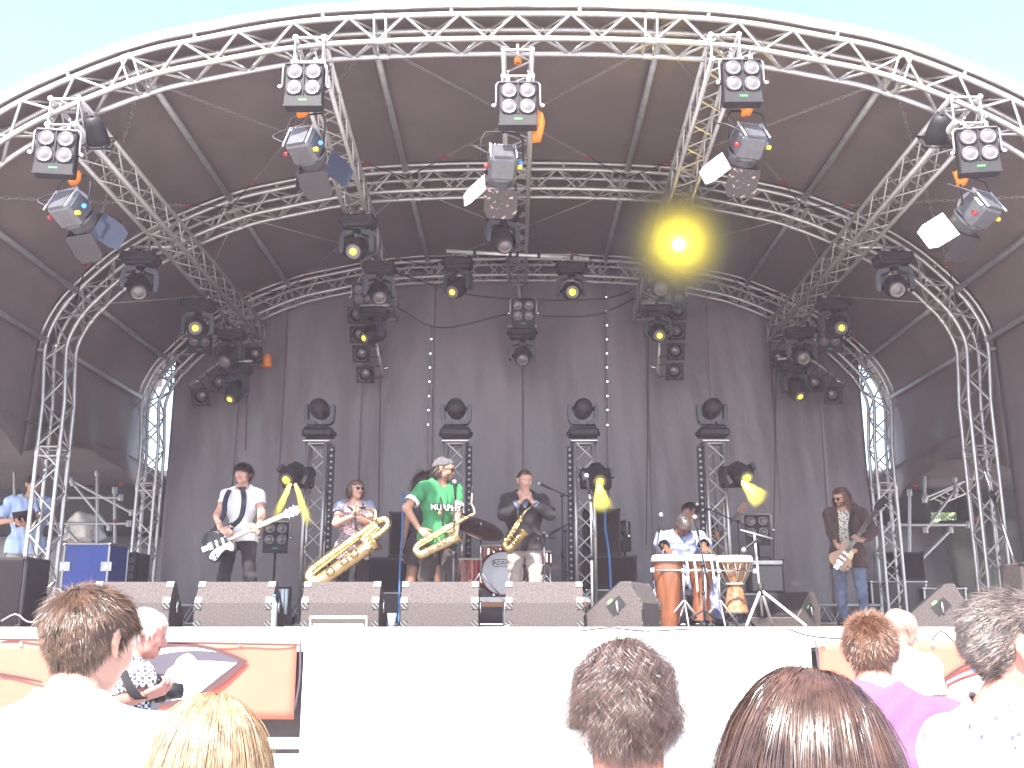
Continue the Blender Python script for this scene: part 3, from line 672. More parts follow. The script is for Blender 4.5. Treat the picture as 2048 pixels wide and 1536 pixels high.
text_mesh('lettering', 'Memory', .115, mat('pale_print', (.27, .27, .30), .6, 0, 0), bw, T4(q + Vector((0, -.022, 0))) @ rx(math.pi / 2))
# crowd barrier
BARM = mat('barrier_aluminium', (0.68, 0.68, 0.68), 0.5, 0.3, 0.1, 6, 0.1, 40)
for i in range(-2, 3):
    t = thing('crowd_barrier', 'aluminium crowd barrier section, ' + ['leftmost of five', 'second from the left', 'middle of five', 'second from the right', 'rightmost of five'][i + 2], 'barrier', (i * 1.02, 4.1, 0), group='crowd barrier sections')
    mb = MB(); mb.cyl((-.505, 0, 1.19), (.505, 0, 1.19), .022, n=10); mb.build('top_rail', BARM, t)
    for q in (-.49, .49): mb = MB(); mb.box((q, .01, .59), (.035, .05, 1.17)); mb.build('upright', BARM, t)
    mb = MB(); mb.box((0, .015, .62), (.94, .004, 1.06)); mb.build('front_panel', BARM, t)
    for q in (-.49, .49): mb = MB(); mb.cyl((q, .05, 1.1), (q, .95, .05), .02, n=8); mb.build('stay', BARM, t)
    mb = MB(); mb.box((0, .2, .012), (1.0, 1.3, .02)); mb.build('foot_plate', BARM, t)
# ------------------------------------------------------------------ surroundings behind the stage
TARPB = mat('brown_grey_sheet', (0.12, 0.10, 0.095), 0.6, 0, 0.25, 1.5, 0.5, 2.5)
SHEET = mat('pale_grey_sheeting', (0.20, 0.19, 0.185), 0.5, 0, 0.18, 1.2, 0.4, 2.0)
DARKT = mat('black_netting', (0.035, 0.04, 0.04), 0.8, 0, 0.3, 3, 0.5, 5)
def sheet(name, label, A, B, C, m, nx=16, ny=12, amp=.05, cat='tarpaulin', seed=0):
    A, B, C = Vector(A), Vector(B), Vector(C); u = B - A; v = C - A; n = u.cross(v).normalized(); vs = []
    for j in range(ny + 1):
        for i in range(nx + 1):
            a, b = i / nx, j / ny
            vs.append(u * a + v * b + n * amp * (math.sin(6 * a + 4 * b + seed) + .6 * math.sin(15 * a - 5 * b + 2 * seed) + .5 * math.sin(11 * b + 3 * a)))
    mb = MB(); mb.add(vs, [[j * (nx + 1) + i, j * (nx + 1) + i + 1, (j + 1) * (nx + 1) + i + 1, (j + 1) * (nx + 1) + i] for j in range(ny) for i in range(nx)], True)
    o = mb.build(name, m, None, False); o.location = A; s_ = o.modifiers.new('t', 'SOLIDIFY'); s_.thickness = .006
    return tag(o, label, cat)
sheet('wing_tarpaulin', 'brown grey tarpaulin sagging over the left wing', (-12.5, 10.7, 3.9), (-5.75, 10.9, 3.95), (-12.5, 18.6, 3.95), TARPB, amp=.06)
sheet('wing_tarpaulin', 'brown grey tarpaulin sagging over the right wing', (5.7, 12.3, 3.95), (12.5, 11.5, 3.9), (5.7, 18.6, 3.95), TARPB, amp=.06, seed=2)
sheet('sheeting_wall', 'pale grey plastic sheeting behind the left wing', (-14, 17.7, .0), (-5.0, 17.7, .0), (-14, 17.7, 3.1), SHEET, amp=.04, seed=1, cat='sheeting')
sheet('sheeting_wall', 'pale grey plastic sheeting behind the right wing', (5.0, 17.7, .0), (14.0, 17.7, .0), (5.0, 17.7, 3.3), SHEET, nx=40, amp=.03, seed=3, cat='sheeting')
sheet('black_drape', 'black drape closing the gap under the left wing tarpaulin', (-14, 17.9, 3.0), (-5.0, 17.9, 3.0), (-14, 17.9, 4.3), DARKT, amp=.03, cat='drape')
sheet('black_drape', 'black drape left of the green gap in the right wing', (5.0, 17.9, 3.1), (7.4, 17.9, 3.1), (5.0, 17.9, 4.3), DARKT, amp=.02, cat='drape', seed=2)
sheet('black_drape', 'black drape right of the green gap in the right wing', (7.85, 17.9, 3.1), (14, 17.9, 3.1), (7.85, 17.9, 4.3), DARKT, amp=.02, cat='drape', seed=4)
sheet('black_drape', 'black drape strip above the green gap in the right wing', (7.2, 17.97, 3.55), (8.05, 17.97, 3.55), (7.2, 17.97, 4.3), DARKT, amp=.01, cat='drape', seed=6)
sheet('dark_tarpaulin', 'dark green grey tarpaulin hanging in folds on the right scaffold', (7.35, 16.9, 1.6), (8.75, 16.5, 1.6), (7.1, 16.9, 3.3), mat('dark_green_tarp', (.05, .055, .045), .5, 0, .3, 3, .4, 4), amp=.07, seed=5)
def scaffold(label, tubes, Y):
    A = P(*tubes[0][0], Y); A.z = ZS; t = thing('scaffold', label, 'scaffold', A, group='wing scaffolds')
    for a, b in tubes:
        rod('tube', P(*a, Y) - A, P(*b, Y) - A, .026, STEEL, t)
        for q in (a, b): c = P(*q, Y) - A; rod('coupler', c - Vector((0, 0, .05)), c + Vector((0, 0, .05)), .042, STEEL, t)
    for q in (0, 2): c = P(*tubes[q][1], Y) - A; mb = MB(); mb.ball(c + Vector((.1, -.03, .1)), .035, 8); mb.build('red_cap', REDP, t)
    return t
scaffold('steel tube scaffold behind the left wing flight case', [((228, 1250), (228, 980)), ((193, 1250), (193, 945)), ((145, 966), (217, 1055)), ((142, 960), (262, 1025)), ((40, 1047), (256, 1047)), ((132, 1060), (160, 1090)), ((27, 1200), (27, 898)), ((0, 908), (70, 930)), ((130, 995), (240, 995))], 16.0)
scaffold('steel tube scaffold in the right wing with a sloping rail', [((1818, 1250), (1818, 985)), ((1850, 1060), (1910, 978)), ((1780, 1050), (1935, 1050)), ((1833, 1127), (1900, 1060)), ((1850, 995), (1945, 955)), ((1848, 940), (1848, 1000)), ((1908, 957), (1908, 990)), ((1770, 1117), (1830, 1117))], 15.9)
# stair-like rack in the right wing
t = thing('aluminium_ladder', 'short aluminium ladder lying under the right wing tarpaulin', 'ladder', P(1860, 1000, 16.2))
o0 = t.location.copy()
for a, b in (((1858, 1000), (1920, 968)), ((1880, 1008), (1935, 985))): rod('rail', P(*a, 16.2) - o0, P(*b, 16.2) - o0, .02, ALUD, t)
for k in range(5): f = (k + .5) / 5; rod('rung', P(1858 + 62 * f, 1000 - 32 * f, 16.2) - o0, P(1880 + 55 * f, 1008 - 23 * f, 16.2) - o0, .013, ALUD, t)
# brick pillar, bricks built one by one on a mortar core
BRK = [mat('brick_%d' % i, c, .85, 0, .2, 20, .3, 60) for i, c in enumerate(((.42, .33, .28), (.36, .27, .23), (.46, .38, .33)))]
pb = P(150, 1250, 16.9); pl = thing('brick_pillar', 'pale brick pillar behind the left wing, wrapped in plastic on top', 'pillar', (pb.x, 16.9, 0))
mb = MB(); mb.box((0, 0, 1.6), (.42, .42, 3.2)); mb.build('mortar', mat('mortar', (.4, .38, .35), .9), pl)
for r in range(26):
    for k in range(2):
        x = (-.11 if k == 0 else .11) + (0 if r % 2 else 0)
        w0 = (.27, .15) if r % 2 else (.15, .27); xx = (-.075, .14) if r % 2 else (-.14, .075)
        inst(('brk', w0[k], (r * 7 + k) % 3), lambda mb: mb.box((0, 0, 0), (w0[k], .445, .052)), 'brick', BRK[(r * 7 + k) % 3], pl, T4((xx[k], 0, 1.62 + r * .062)))
mb = MB(); rings = []
for j in range(9):
    f = j / 8; rings.append([Vector(((.30 + .05 * math.sin(4 * a + 9 * f)) * math.cos(a) * (1.1 - .3 * f), (.28 + .05 * math.sin(5 * a + 3 * f)) * math.sin(a), 2.98 + .42 * f + .03 * math.sin(3 * a))) for a in np.linspace(0, 2 * math.pi, 18, endpoint=False)])
mb.ring_loft(rings); mb.build('plastic_wrap', mat('crumpled_plastic', (.55, .54, .52), .18, 0, .2, 4, .8, 12), pl)
# pale building seen through the gap on the left
bx = thing('town_house', 'pale grey house with white windows glimpsed left of the stage', 'house', (-26, 42, 0))
HW = mat('pale_render', (.55, .54, .56), .8, 0, .1, 2, .2, 10); HWF = mat('white_window_frame', (.8, .8, .8), .5); HP = mat('window_glass_dark', (.06, .08, .11), .1, 0, .3, 1)
mb = MB(); mb.box((0, 3, 6.5), (16, 6, 13)); mb.build('wall', HW, bx)
mb = MB(); mb.prism([(-8.4, 13), (8.4, 13), (8.4, 13.4), (0, 17), (-8.4, 13.4)], -.4, 6.4, ((0, 0, 0), (1, 0, 0), (0, 0, 1), (0, 1, 0))); mb.build('roof', mat('roof_tile_brown', (.2, .1, .07), .8, 0, .3, 3), bx)
mb = MB(); mb.box((0, -.12, 9.9), (16.1, .25, .3)); mb.build('cornice', HWF, bx)
for i in range(7):
    for j in range(3):
        x = -6.6 + i * 2.2; z = 2.6 + j * 3.6
        f = inst('hwf', lambda mb: [mb.box((s_ * .55, -.05, 0), (.12, .14, 1.9)) for s_ in (-1, 0, 1)] + [mb.box((0, -.055, h), (1.24, .15, .12)) for h in (-.95, .2, .95)], 'window_frame', HWF, bx, T4((x, 0, z)))
        inst('hwp', lambda mb: mb.box((0, -.01, 0), (1.1, .03, 1.85)), 'pane', HP, f)
        inst('hws', lambda mb: mb.box((0, -.12, -1.06), (1.5, .3, .1)), 'sill', HWF, f)
# tree behind the right wing
tr = thing('tree', 'sunlit green tree glimpsed through the gap on the right', 'tree', (15.0, 30, 0))
mb = MB(); mb.tube([(0, 0, 0), (.1, 0, 1.5), (0, .1, 3.0), (.2, 0, 5)], [.3, .24, .2, .1], 10)
for k in range(7):
    a = k * .9; mb.tube([(0, 0, 1.6 + .35 * k), (.9 * math.cos(a), .9 * math.sin(a), 2.6 + .4 * k), (1.9 * math.cos(a), 1.9 * math.sin(a), 3.2 + .4 * k)], [.1, .06, .02], 6)
mb.build('trunk', mat('bark', (.10, .07, .05), .9, 0, .3, 8, .5, 20), tr)
N = 9000; cc = rng.normal(size=(26, 3)) * [1.5, 1.5, 1.3] + [0, 0, 4.3]; ctr = cc[rng.integers(0, 26, N)] + rng.normal(size=(N, 3)) * .42
ctr[:, 2] = np.maximum(ctr[:, 2], 1.4); a = rng.normal(size=(N, 3)); a /= np.linalg.norm(a, axis=1)[:, None]; b = np.cross(a, rng.normal(size=(N, 3))); b /= np.linalg.norm(b, axis=1)[:, None]
V = np.stack([ctr - a * .12, ctr + b * .05, ctr + a * .12, ctr - b * .05], 1).reshape(-1, 3); me = bpy.data.meshes.new('crown'); me.from_pydata(V.tolist(), [], np.arange(4 * N).reshape(-1, 4).tolist()); me.materials.append(mat('leaf_green', (.10, .16, .03), .6, 0, .4, 2))
o = bpy.data.objects.new('crown', me); COL.objects.link(o); o.parent = tr
# ------------------------------------------------------------------ stage gear: monitor wedges
STRIPE = mat('striped_corner', (.5, .5, .5), .4)
def stripes(m):
    n = m.node_tree; b = n.nodes['Principled BSDF']; tc = n.nodes.new('ShaderNodeTexCoord'); wv = n.nodes.new('ShaderNodeTexWave'); wv.bands_direction = 'DIAGONAL'; wv.inputs['Scale'].default_value = 16
    c = n.nodes.new('ShaderNodeValToRGB'); c.color_ramp.interpolation = 'CONSTANT'; c.color_ramp.elements[1].position = .5; c.color_ramp.elements[0].color = (.02, .02, .02, 1); c.color_ramp.elements[1].color = (.13, .12, .115, 1)
    n.links.new(tc.outputs['Object'], wv.inputs['Vector']); n.links.new(wv.outputs['Fac'], c.inputs[0]); n.links.new(c.outputs[0], b.inputs['Base Color'])
stripes(STRIPE)
WP = [(0, 0), (0, .205), (.105, .385), (.17, .385), (.52, .09), (.50, 0)]
def wedge(loc, label, rotz, w_=.66, handle=True, s=1.0, m=CARPET):
    t = thing('monitor_wedge', label, 'speaker', loc, rotz, 'stage monitor wedges'); t.scale = (s, s, s); h = w_ / 2
    inst(('wd', w_, m.name), lambda mb: mb.prism(WP, -h, h, ((0, 0, 0), (0, 1, 0), (0, 0, 1), (1, 0, 0))), 'cabinet', m, t)
    g = Vector((.35, -.295)).normalized()          # baffle direction
    mb = None
    inst(('wg', w_), lambda mb: mb.prism([(.185, .380), (.505, .110), (.512, .118), (.192, .388)], -h + .03, h - .03, ((0, 0, 0), (0, 1, 0), (0, 0, 1), (1, 0, 0))), 'grille', BLACKM, t)
    for sx in (-1, 1):
        x = sx * (h - .028)
        for k, (y, z) in enumerate(((-.003, .028), (-.003, .18))):
            inst('wc', lambda mb: mb.box((0, 0, 0), (.06, .008, .055)), 'corner_plate', STRIPE, t, T4((x, y, z)))
        for f in (.12, .86):
            y = .105 * f; z = .205 + .18 * f
            inst('wc', None, 'corner_plate', STRIPE, t, T4((x, y - .003, z + .002)) @ rx(-math.atan2(.105, .18)))
        if handle:
            X = sx * (h + .001)
            inst('whr', lambda mb: mb.box((0, 0, 0), (.004, .15, .10)), 'handle_recess', BLACKM, t, T4((X, .22, .18)) @ rx(R(-40)))
            hb = inst('whb', lambda mb: mb.cyl((0, -.005, -.05), (0, .005, .05), .012, n=8), 'handle_bar', CHROME, t, T4((X + sx * .008, .21, .175)))
            inst('whg', lambda mb: mb.box((0, 0, 0), (.006, .05, .022)), 'green_sticker', mat('green_sticker', (.15, .6, .12), .5, 0, 0), t, T4((X + sx * .001, .275, .215)) @ rx(R(-40)))
    return t
WD = [(255, 'carpeted monitor wedge at the left end of the front row', 4), (463, 'carpeted monitor wedge in front of the guitarist in white', 0), (678, 'carpeted monitor wedge in front of the baritone saxophonist', -1), (878, 'carpeted monitor wedge in front of the saxophonist in green', 0), (1089, 'carpeted monitor wedge in front of the saxophonist in black', 0)]
for x, lab, a in WD:
    p = P(x, 1252, 8.72); wedge((p.x, 8.72, ZS), lab, R(a))
p = P(1305, 1255, 8.9); wedge((p.x, 8.95, ZS), 'carpeted wedge turned sideways left of the congas, handle showing', R(68))
p = P(1958, 1255, 9.3); wedge((p.x, 9.5, ZS), 'carpeted wedge turned sideways at the far right, handle showing', R(66))
p = P(1600, 1250, 11.4); wedge((p.x, 11.6, ZS), 'monitor wedge behind the white tripod at the right', R(135), s=.95)
def cab(name, label, loc, sz, rotz=0, grille=True, m=BLACK, group=None, cat='amplifier', corners=True):
    t = thing(name, label, cat, loc, rotz, group); x, y, z = sz
    mb = MB(); mb.box((0, 0, z / 2), sz, bev=.012); mb.build('cabinet', m, t)
    if grille: mb = MB(); mb.box((0, -y / 2 - .003, z / 2), (x - .06, .012, z - .06)); mb.build('grille', mat('grille_cloth', (.016, .014, .015), .9, 0, .3, 90, .3, 200, spec=.1), t)
    if corners:
        for sx in (-1, 1):
            for sz_ in (.012, z - .012): mb = MB(); mb.box((sx * (x / 2 - .02), -y / 2 + .012, sz_), (.05, .05, .034), bev=.008); mb.build('corner', BLACKM, t)
    return t
p = P(18, 1240, 9.0); cab('speaker_cabinet', 'big black speaker box at the far left stage edge', (p.x - .08, 9.05, ZS), (.52, .45, .60), 0, cat='speaker')
t = thing('tilted_speaker', 'dark speaker box leaning at a slant beside the left speaker box', 'speaker', (P(55, 1240, 9.2).x, 9.25, ZS))
mb = MB(); mb.prism([(0, 0), (.62, 0), (.66, .30), (.52, .40), (.45, .37), (.03, .06)], -.2, .2, ((0, 0, 0), (1, 0, 0), (0, 0, 1), (0, 1, 0))); mb.build('cabinet', mat('dark_brown_carpet', (.05, .038, .035), .95, 0, .3, 50, .4, 120), t)
mb = MB(); mb.box((.24, 0, .232), (.46, .36, .012), Matrix.Rotation(-math.atan2(.31, .42), 3, 'Y')); mb.build('grille', BLACKM, t)
# amplifier stacks and flight cases
CASEB = mat('black_case_laminate', (.035, .03, .032), .5, 0, .2, 10)
BLUEC = mat('blue_case_laminate', (.02, .06, .30), .45, 0, .15, 6, .05, 80)
def flight_case(label, loc, sz, m, rotz=0, group='flight cases', latches=True):
    t = thing('flight_case', label, 'case', loc, rotz, group); x, y, z = sz
    mb = MB(); mb.box((0, 0, z / 2), (x, y, z)); mb.build('shell', m, t)
    for a in (-1, 1):
        for b in (-1, 1):
            rod('edge', (a * x / 2, b * y / 2, .0), (a * x / 2, b * y / 2, z), .018, ALU, t, 6)
        rod('edge', (-x / 2, a * y / 2, z), (x / 2, a * y / 2, z), .018, ALU, t, 6); rod('edge', (a * x / 2, -y / 2, z), (a * x / 2, y / 2, z), .018, ALU, t, 6)
        rod('edge', (-x / 2, a * y / 2, .012), (x / 2, a * y / 2, .012), .018, ALU, t, 6)
        for b in (-1, 1):
            mb = MB(); mb.ball((a * x / 2, b * y / 2, z), .032, 8); mb.build('ball_corner', CHROME, t)
        if latches:
            mb = MB(); mb.box((a * (x / 2 - .02), -y / 2 - .006, z * .72), (.13, .012, .11)); l = mb.build('latch', ALUD, t)
            mb = MB(); mb.box((a * (x / 2 - .02), -y / 2 - .014, z * .72), (.05, .012, .06), bev=.004); mb.build('butterfly', CHROME, l)
    return t
p = P(172, 1250, 12.6); bc = flight_case('blue flight case with silver edges behind the left arch leg', (p.x, 12.7, ZS), (.55, .6, .98), BLUEC)
p = P(222, 1250, 12.9); t = cab('rack_unit', 'open rack of dark equipment beside the blue flight case', (p.x - .02, 13.3, ZS), (.4, .5, .92), 0, False, cat='rack')
for k in range(8): mb = MB(); mb.box((0, -.255, .12 + k * .1), (.36, .02, .075)); mb.build('rack_panel', mat('rack_panel_grey', (.08, .08, .085), .4, .3, .3, 30), t)
p = P(790, 1250, 13.9)
flight_case('black flight case with silver edges under the left amplifier stack', (p.x, 14.0, ZS), (.95, .5, .42), CASEB)
cab('bass_cabinet', 'wide black cabinet on the flight case behind the saxophonist in green', (p.x, 14.0, ZS + .44), (.78, .45, .46), group='amplifier stacks')
cab('bass_cabinet', 'tall black cabinet on top of the left amplifier stack', (p.x + .12, 14.0, ZS + .90), (.46, .42, .62), group='amplifier stacks')
p = P(1222, 1250, 13.9)
flight_case('black flight case with silver edges under the right amplifier stack', (p.x + .12, 14.0, ZS), (.9, .5, .46), CASEB)
cab('amplifier_cabinet', 'wide black cabinet of the amplifier stack right of centre', (p.x, 14.0, ZS + .48), (.72, .45, .44), group='amplifier stacks')
cab('amplifier_cabinet', 'tall black cabinet on top of the stack right of centre', (p.x - .1, 14.0, ZS + .92), (.50, .42, .64), group='amplifier stacks')
p = P(1532, 1250, 13.6)
flight_case('low dark case under the guitar amplifier at the right', (p.x, 13.75, ZS), (.85, .45, .40), CASEB, latches=False)
t = cab('guitar_amplifier', 'guitar combo amplifier with grey grille at the right', (p.x + .05, 13.75, ZS + .42), (.46, .28, .44), 0, False, group='amplifier stacks')
mb = MB(); mb.box((0, -.145, .19), (.40, .012, .32)); mb.build('grille', mat('grey_grille', (.16, .15, .15), .8, 0, .2, 80, .3, 200), t)
mb = MB(); mb.box((0, -.13, .40), (.42, .05, .05)); mb.build('control_panel', ALUD, t)
mb = MB(); mb.tube([(-.1, 0, .44), (-.08, 0, .475), (.08, 0, .475), (.1, 0, .44)], .01, 6); mb.build('handle', BLACKM, t)
for x, y, Y, w_, h_, lab in ((1790, 1250, 15.3, .8, .62, 'dark flight case stacked low in the right wing'), (1880, 1250, 15.2, .6, .52, 'dark case beside the scaffold post in the right wing')):
    p = P(x, y, Y); flight_case(lab, (p.x, Y, ZS), (w_, .5, h_), CASEB, latches=False)
p = P(1815, 1250, 15.3); cab('speaker_cabinet', 'black speaker box on a flight case in the right wing', (p.x - .05, 15.3, ZS + .64), (.6, .4, .42), 0, cat='speaker')
p = P(2050, 1250, 10.2); cab('speaker_cabinet', 'grey speaker box cut off by the right picture edge', (p.x + .2, 10.3, ZS), (.5, .45, .62), 0, m=CARPET, cat='speaker')
# small white frame and cable ramp at the stage edge
p = P(676, 1252, 8.62); t = thing('floor_frame', 'low white metal frame on the stage edge before the second wedge', 'frame', (p.x, 8.62, ZS))
mb = MB(); mb.tube([(-.235, 0, 0), (-.235, 0, .085), (.235, 0, .085), (.235, 0, 0)], .013, 8); mb.build('bar', WHITEV, t)
mb = MB(); mb.box((0, .01, .015), (.42, .03, .03)); mb.build('foot', WHITEV, t)
for i, (x, Y, lab) in enumerate(((545, 8.75, 'clear plastic bottle beside the guitarist\'s wedge'), (783, 8.8, 'clear plastic cup beside the third wedge'))):
    p = P(x, 1250, Y); t = thing('bottle' if i == 0 else 'cup', lab, 'bottle' if i == 0 else 'cup', (p.x, Y, ZS)); PL = mat('clear_plastic', (.75, .8, .9), .08, 0, 0, trans=.7)
    mb = MB(); mb.lathe([(0, 0), (.033, .002), (.034, .02), (.031, .1), (.034, .17), (.03, .2), (.012, .235), (.012, .26)] if i == 0 else [(0, 0), (.03, .002), (.042, .12), (.040, .12), (.028, .006)], n=14); mb.build('body', PL, t)
    if i == 0: mb = MB(); mb.cyl((0, 0, .255), (0, 0, .275), .015, n=10); mb.build('cap', mat('blue_plug', (.05, .2, .5), .4), t)
t = thing('floor_light', 'small white tube lamp on the floor behind the wedges, left', 'lamp', P(562, 1250, 13.2)); t.location.z = ZS
mb = MB(); mb.box((0, .03, .30), (.20, .06, .38)); mb.build('housing', BLACKM, t)
for q in (-.05, 0, .05): mb = MB(); mb.cyl((q, -.01, .14), (q, -.01, .46), .022, n=8); mb.build('tube', mat('white_tube_lamp', (.75, .8, .85), .3), t)
mb = MB(); mb.box((0, .03, .055), (.3, .2, .11)); mb.build('foot', BLACKM, t)
# low horizontal truss at the back of the deck
for a, b, lab in (((150, 1248), (640, 1248), 'low truss lying on the deck at the left rear'), ((1560, 1248), (1760, 1248), 'low truss lying on the deck at the right rear')):
    A = P(*a, 14.9); B = P(*b, 14.9); A.z = B.z = ZS + .15; box_truss('floor_truss', lab, A, B, 'low floor trusses', .3, ALUD, cr=.02, br=.008)
# leaning pole on the right arch leg
A = P(1958, 915, 11.2); B = P(2046, 1180, 10.9); t = thing('leaning_pole', 'bright telescopic pole leaning against the right arch leg', 'pole', B)
mb = MB(); mb.cyl((0, 0, 0), (A - B) * .72, .018, n=8); mb.build('lower_tube', CHROME, t); mb = MB(); mb.cyl((A - B) * .70, A - B, .012, n=8); mb.build('upper_tube', CHROME, t); mb = MB(); mb.cyl((A - B) * .68, (A - B) * .73, .028, n=8); mb.build('collar', BLACKM, t)
mb = MB(); mb.cyl((0, 0, 0), Vector((B.x * 0 + .08, 0, -(B.z - ZS))), .02, n=8); mb.build('foot_tube', CHROME, t)
# cables on the stage front
for pts, lab in (([(1575, 1258), (1620, 1272), (1700, 1278), (1760, 1272)], 'black cable drooping over the stage front, right of the tripod'), ([(1820, 1268), (1850, 1290), (1880, 1262), (1910, 1285), (1935, 1265)], 'looping black cable on the stage front at far right'), ([(0, 1242), (30, 1228), (55, 1244), (95, 1240), (140, 1246)], 'pale cable curled on the stage edge at far left'), ([(740, 1256), (850, 1262), (960, 1266), (1020, 1250)], 'grey cable lying along the stage edge below the middle wedges'), ([(1160, 1262), (1220, 1256), (1290, 1262), (1380, 1258)], 'thin black cable along the stage edge before the sideways wedge')):
    cable(lab, [P(x, y, SY0 - .05) for x, y in pts], .007, mat('grey_cable', (.2, .18, .18), .5) if 'grey' in lab or 'pale' in lab else RUBBER, .04, 'cables on the stage edge')
# ------------------------------------------------------------------ people: signed-distance bodies turned into one continuous mesh
def _cap(p, a, b, ra, rb, q, d):
    if q != 1.0:
        dd = np.asarray(d); f = 1 / q - 1
        p = p + (p @ dd)[..., None] * dd * f; a = a + (a @ dd) * dd * f; b = b + (b @ dd) * dd * f
    ab = b - a; L = max(float(ab @ ab), 1e-12); t = np.clip(((p - a) @ ab) / L, 0, 1)
    return np.linalg.norm(p - a - t[..., None] * ab, axis=-1) - (ra + (rb - ra) * t), t
class Prim:
    def __init__(s, name, a, b, ra, rb=None, q=1.0, d=(0, 1, 0), k=.03, sub=False):
        s.name = name; s.a = np.array(a, float); s.b = np.array(b, float); s.ra = ra; s.rb = ra if rb is None else rb; s.q = q; s.d = np.array(d, float); s.k = k; s.sub = sub
    def ev(s, p): return _cap(p, s.a, s.b, s.ra, s.rb, s.q, s.d)
    def box(s):
        r = max(s.ra, s.rb) * max(1, s.q) + .005; return np.minimum(s.a, s.b) - r, np.maximum(s.a, s.b) + r
def surf(prims, h):
    lo = np.min([p.box()[0] for p in prims if not p.sub], 0) - 3 * h; hi = np.max([p.box()[1] for p in prims if not p.sub], 0) + 3 * h
    n = np.ceil((hi - lo) / h).astype(int) + 1; D = np.full(n, .5, np.float32)
    ax = [lo[i] + h * np.arange(n[i]) for i in range(3)]
    for pr in prims:
        a, b = pr.box(); m = pr.k + 2.5 * h
        i0 = np.clip(((a - m - lo) / h).astype(int), 0, n - 1); i1 = np.clip(((b + m - lo) / h).astype(int) + 2, 1, n)
        sl = tuple(slice(i0[i], i1[i]) for i in range(3))
        g = np.stack(np.meshgrid(*[ax[i][sl[i]] for i in range(3)], indexing='ij'), -1); d, _ = pr.ev(g); d = d.astype(np.float32); o = D[sl]
        if pr.sub:
            d = -d; hh = np.clip(pr.k - np.abs(o - d), 0, None) / pr.k; D[sl] = np.maximum(o, d) + hh * hh * pr.k / 4
        else:
            hh = np.clip(pr.k - np.abs(o - d), 0, None) / pr.k; D[sl] = np.minimum(o, d) - hh * hh * pr.k / 4
    S = D < 0; c = n - 1; cnt = np.zeros(c, np.float32); acc = np.zeros((*c, 3), np.float32)
    def sh(A, o): return A[o[0]:o[0] + c[0], o[1]:o[1] + c[1], o[2]:o[2] + c[2]]
    cor = [(i, j, k) for i in (0, 1) for j in (0, 1) for k in (0, 1)]
    for u in cor:
        for v in cor:
            if sum(abs(u[i] - v[i]) for i in range(3)) == 1 and u < v:
                a, b = sh(D, u), sh(D, v); x = (a < 0) != (b < 0); t = np.where(x, a / np.where(x, a - b, 1), 0)
                cnt += x
                for i in range(3): acc[..., i] += np.where(x, u[i] + (v[i] - u[i]) * t, 0)
    act = cnt > 0; idx = np.full(c, -1, np.int64); idx[act] = np.arange(act.sum())
    pos = np.argwhere(act) + acc[act] / cnt[act][:, None]; V = lo + pos * h; Fs = []
    for ax_ in range(3):
        u, v = (ax_ + 1) % 3, (ax_ + 2) % 3; s0 = [slice(None)] * 3; s1 = [slice(None)] * 3; s0[ax_] = slice(0, -1); s1[ax_] = slice(1, None)
        x = S[tuple(s0)] != S[tuple(s1)]; e = np.argwhere(x); ok = (e[:, u] > 0) & (e[:, v] > 0) & (e[:, u] < n[u] - 1) & (e[:, v] < n[v] - 1); e = e[ok]
        ins = S[tuple(e.T)]; du = np.zeros(3, int); du[u] = 1; dv = np.zeros(3, int); dv[v] = 1
        q = np.stack([idx[tuple((e - du - dv).T)], idx[tuple((e - dv).T)], idx[tuple(e.T)], idx[tuple((e - du).T)]], 1)
        q[~ins] = q[~ins][:, ::-1]; Fs.append(q)
    Fq = np.vstack(Fs); Fq = Fq[(Fq >= 0).all(1)]
    return V, Fq
def vnormals(V, Fq):
    n = np.cross(V[Fq[:, 2]] - V[Fq[:, 0]], V[Fq[:, 3]] - V[Fq[:, 1]]); N = np.zeros_like(V)
    for i in range(4): np.add.at(N, Fq[:, i], n)
    return N / np.maximum(np.linalg.norm(N, axis=1), 1e-9)[:, None]
def lap(V, Fq, it, lam=.5, fixed=None):
    E = np.vstack([Fq[:, [0, 1]], Fq[:, [1, 2]], Fq[:, [2, 3]], Fq[:, [3, 0]]]); E = np.vstack([E, E[:, ::-1]])
    deg = np.bincount(E[:, 0], minlength=len(V))[:, None].astype(float); deg[deg == 0] = 1
    for _ in range(it):
        A = np.stack([np.bincount(E[:, 0], V[E[:, 1], i], len(V)) for i in range(3)], 1) / deg; W_ = V + lam * (A - V)
        V = W_ if fixed is None else np.where(fixed[:, None], V, W_)
    return V
def label(prims, V):
    d = np.stack([p.ev(V)[0] for p in prims], 1); t = np.stack([p.ev(V)[1] for p in prims], 1); i = d.argmin(1)
    return np.array([p.name for p in prims])[i], t[np.arange(len(V)), i]
def folds(V, amp, seed, wl=.11):
    r = np.random.default_rng(seed); o = np.zeros(len(V))
    for k in range(6):
        d = r.normal(size=3); d /= np.linalg.norm(d); L = wl * r.uniform(.5, 1.8); w2 = r.normal(size=3) * 9
        o += np.sin(2 * math.pi * (V @ d) / L + 1.6 * np.sin(V @ w2 + k) + k)
    return np.abs(o) ** .8 * np.sign(o) * amp / 3
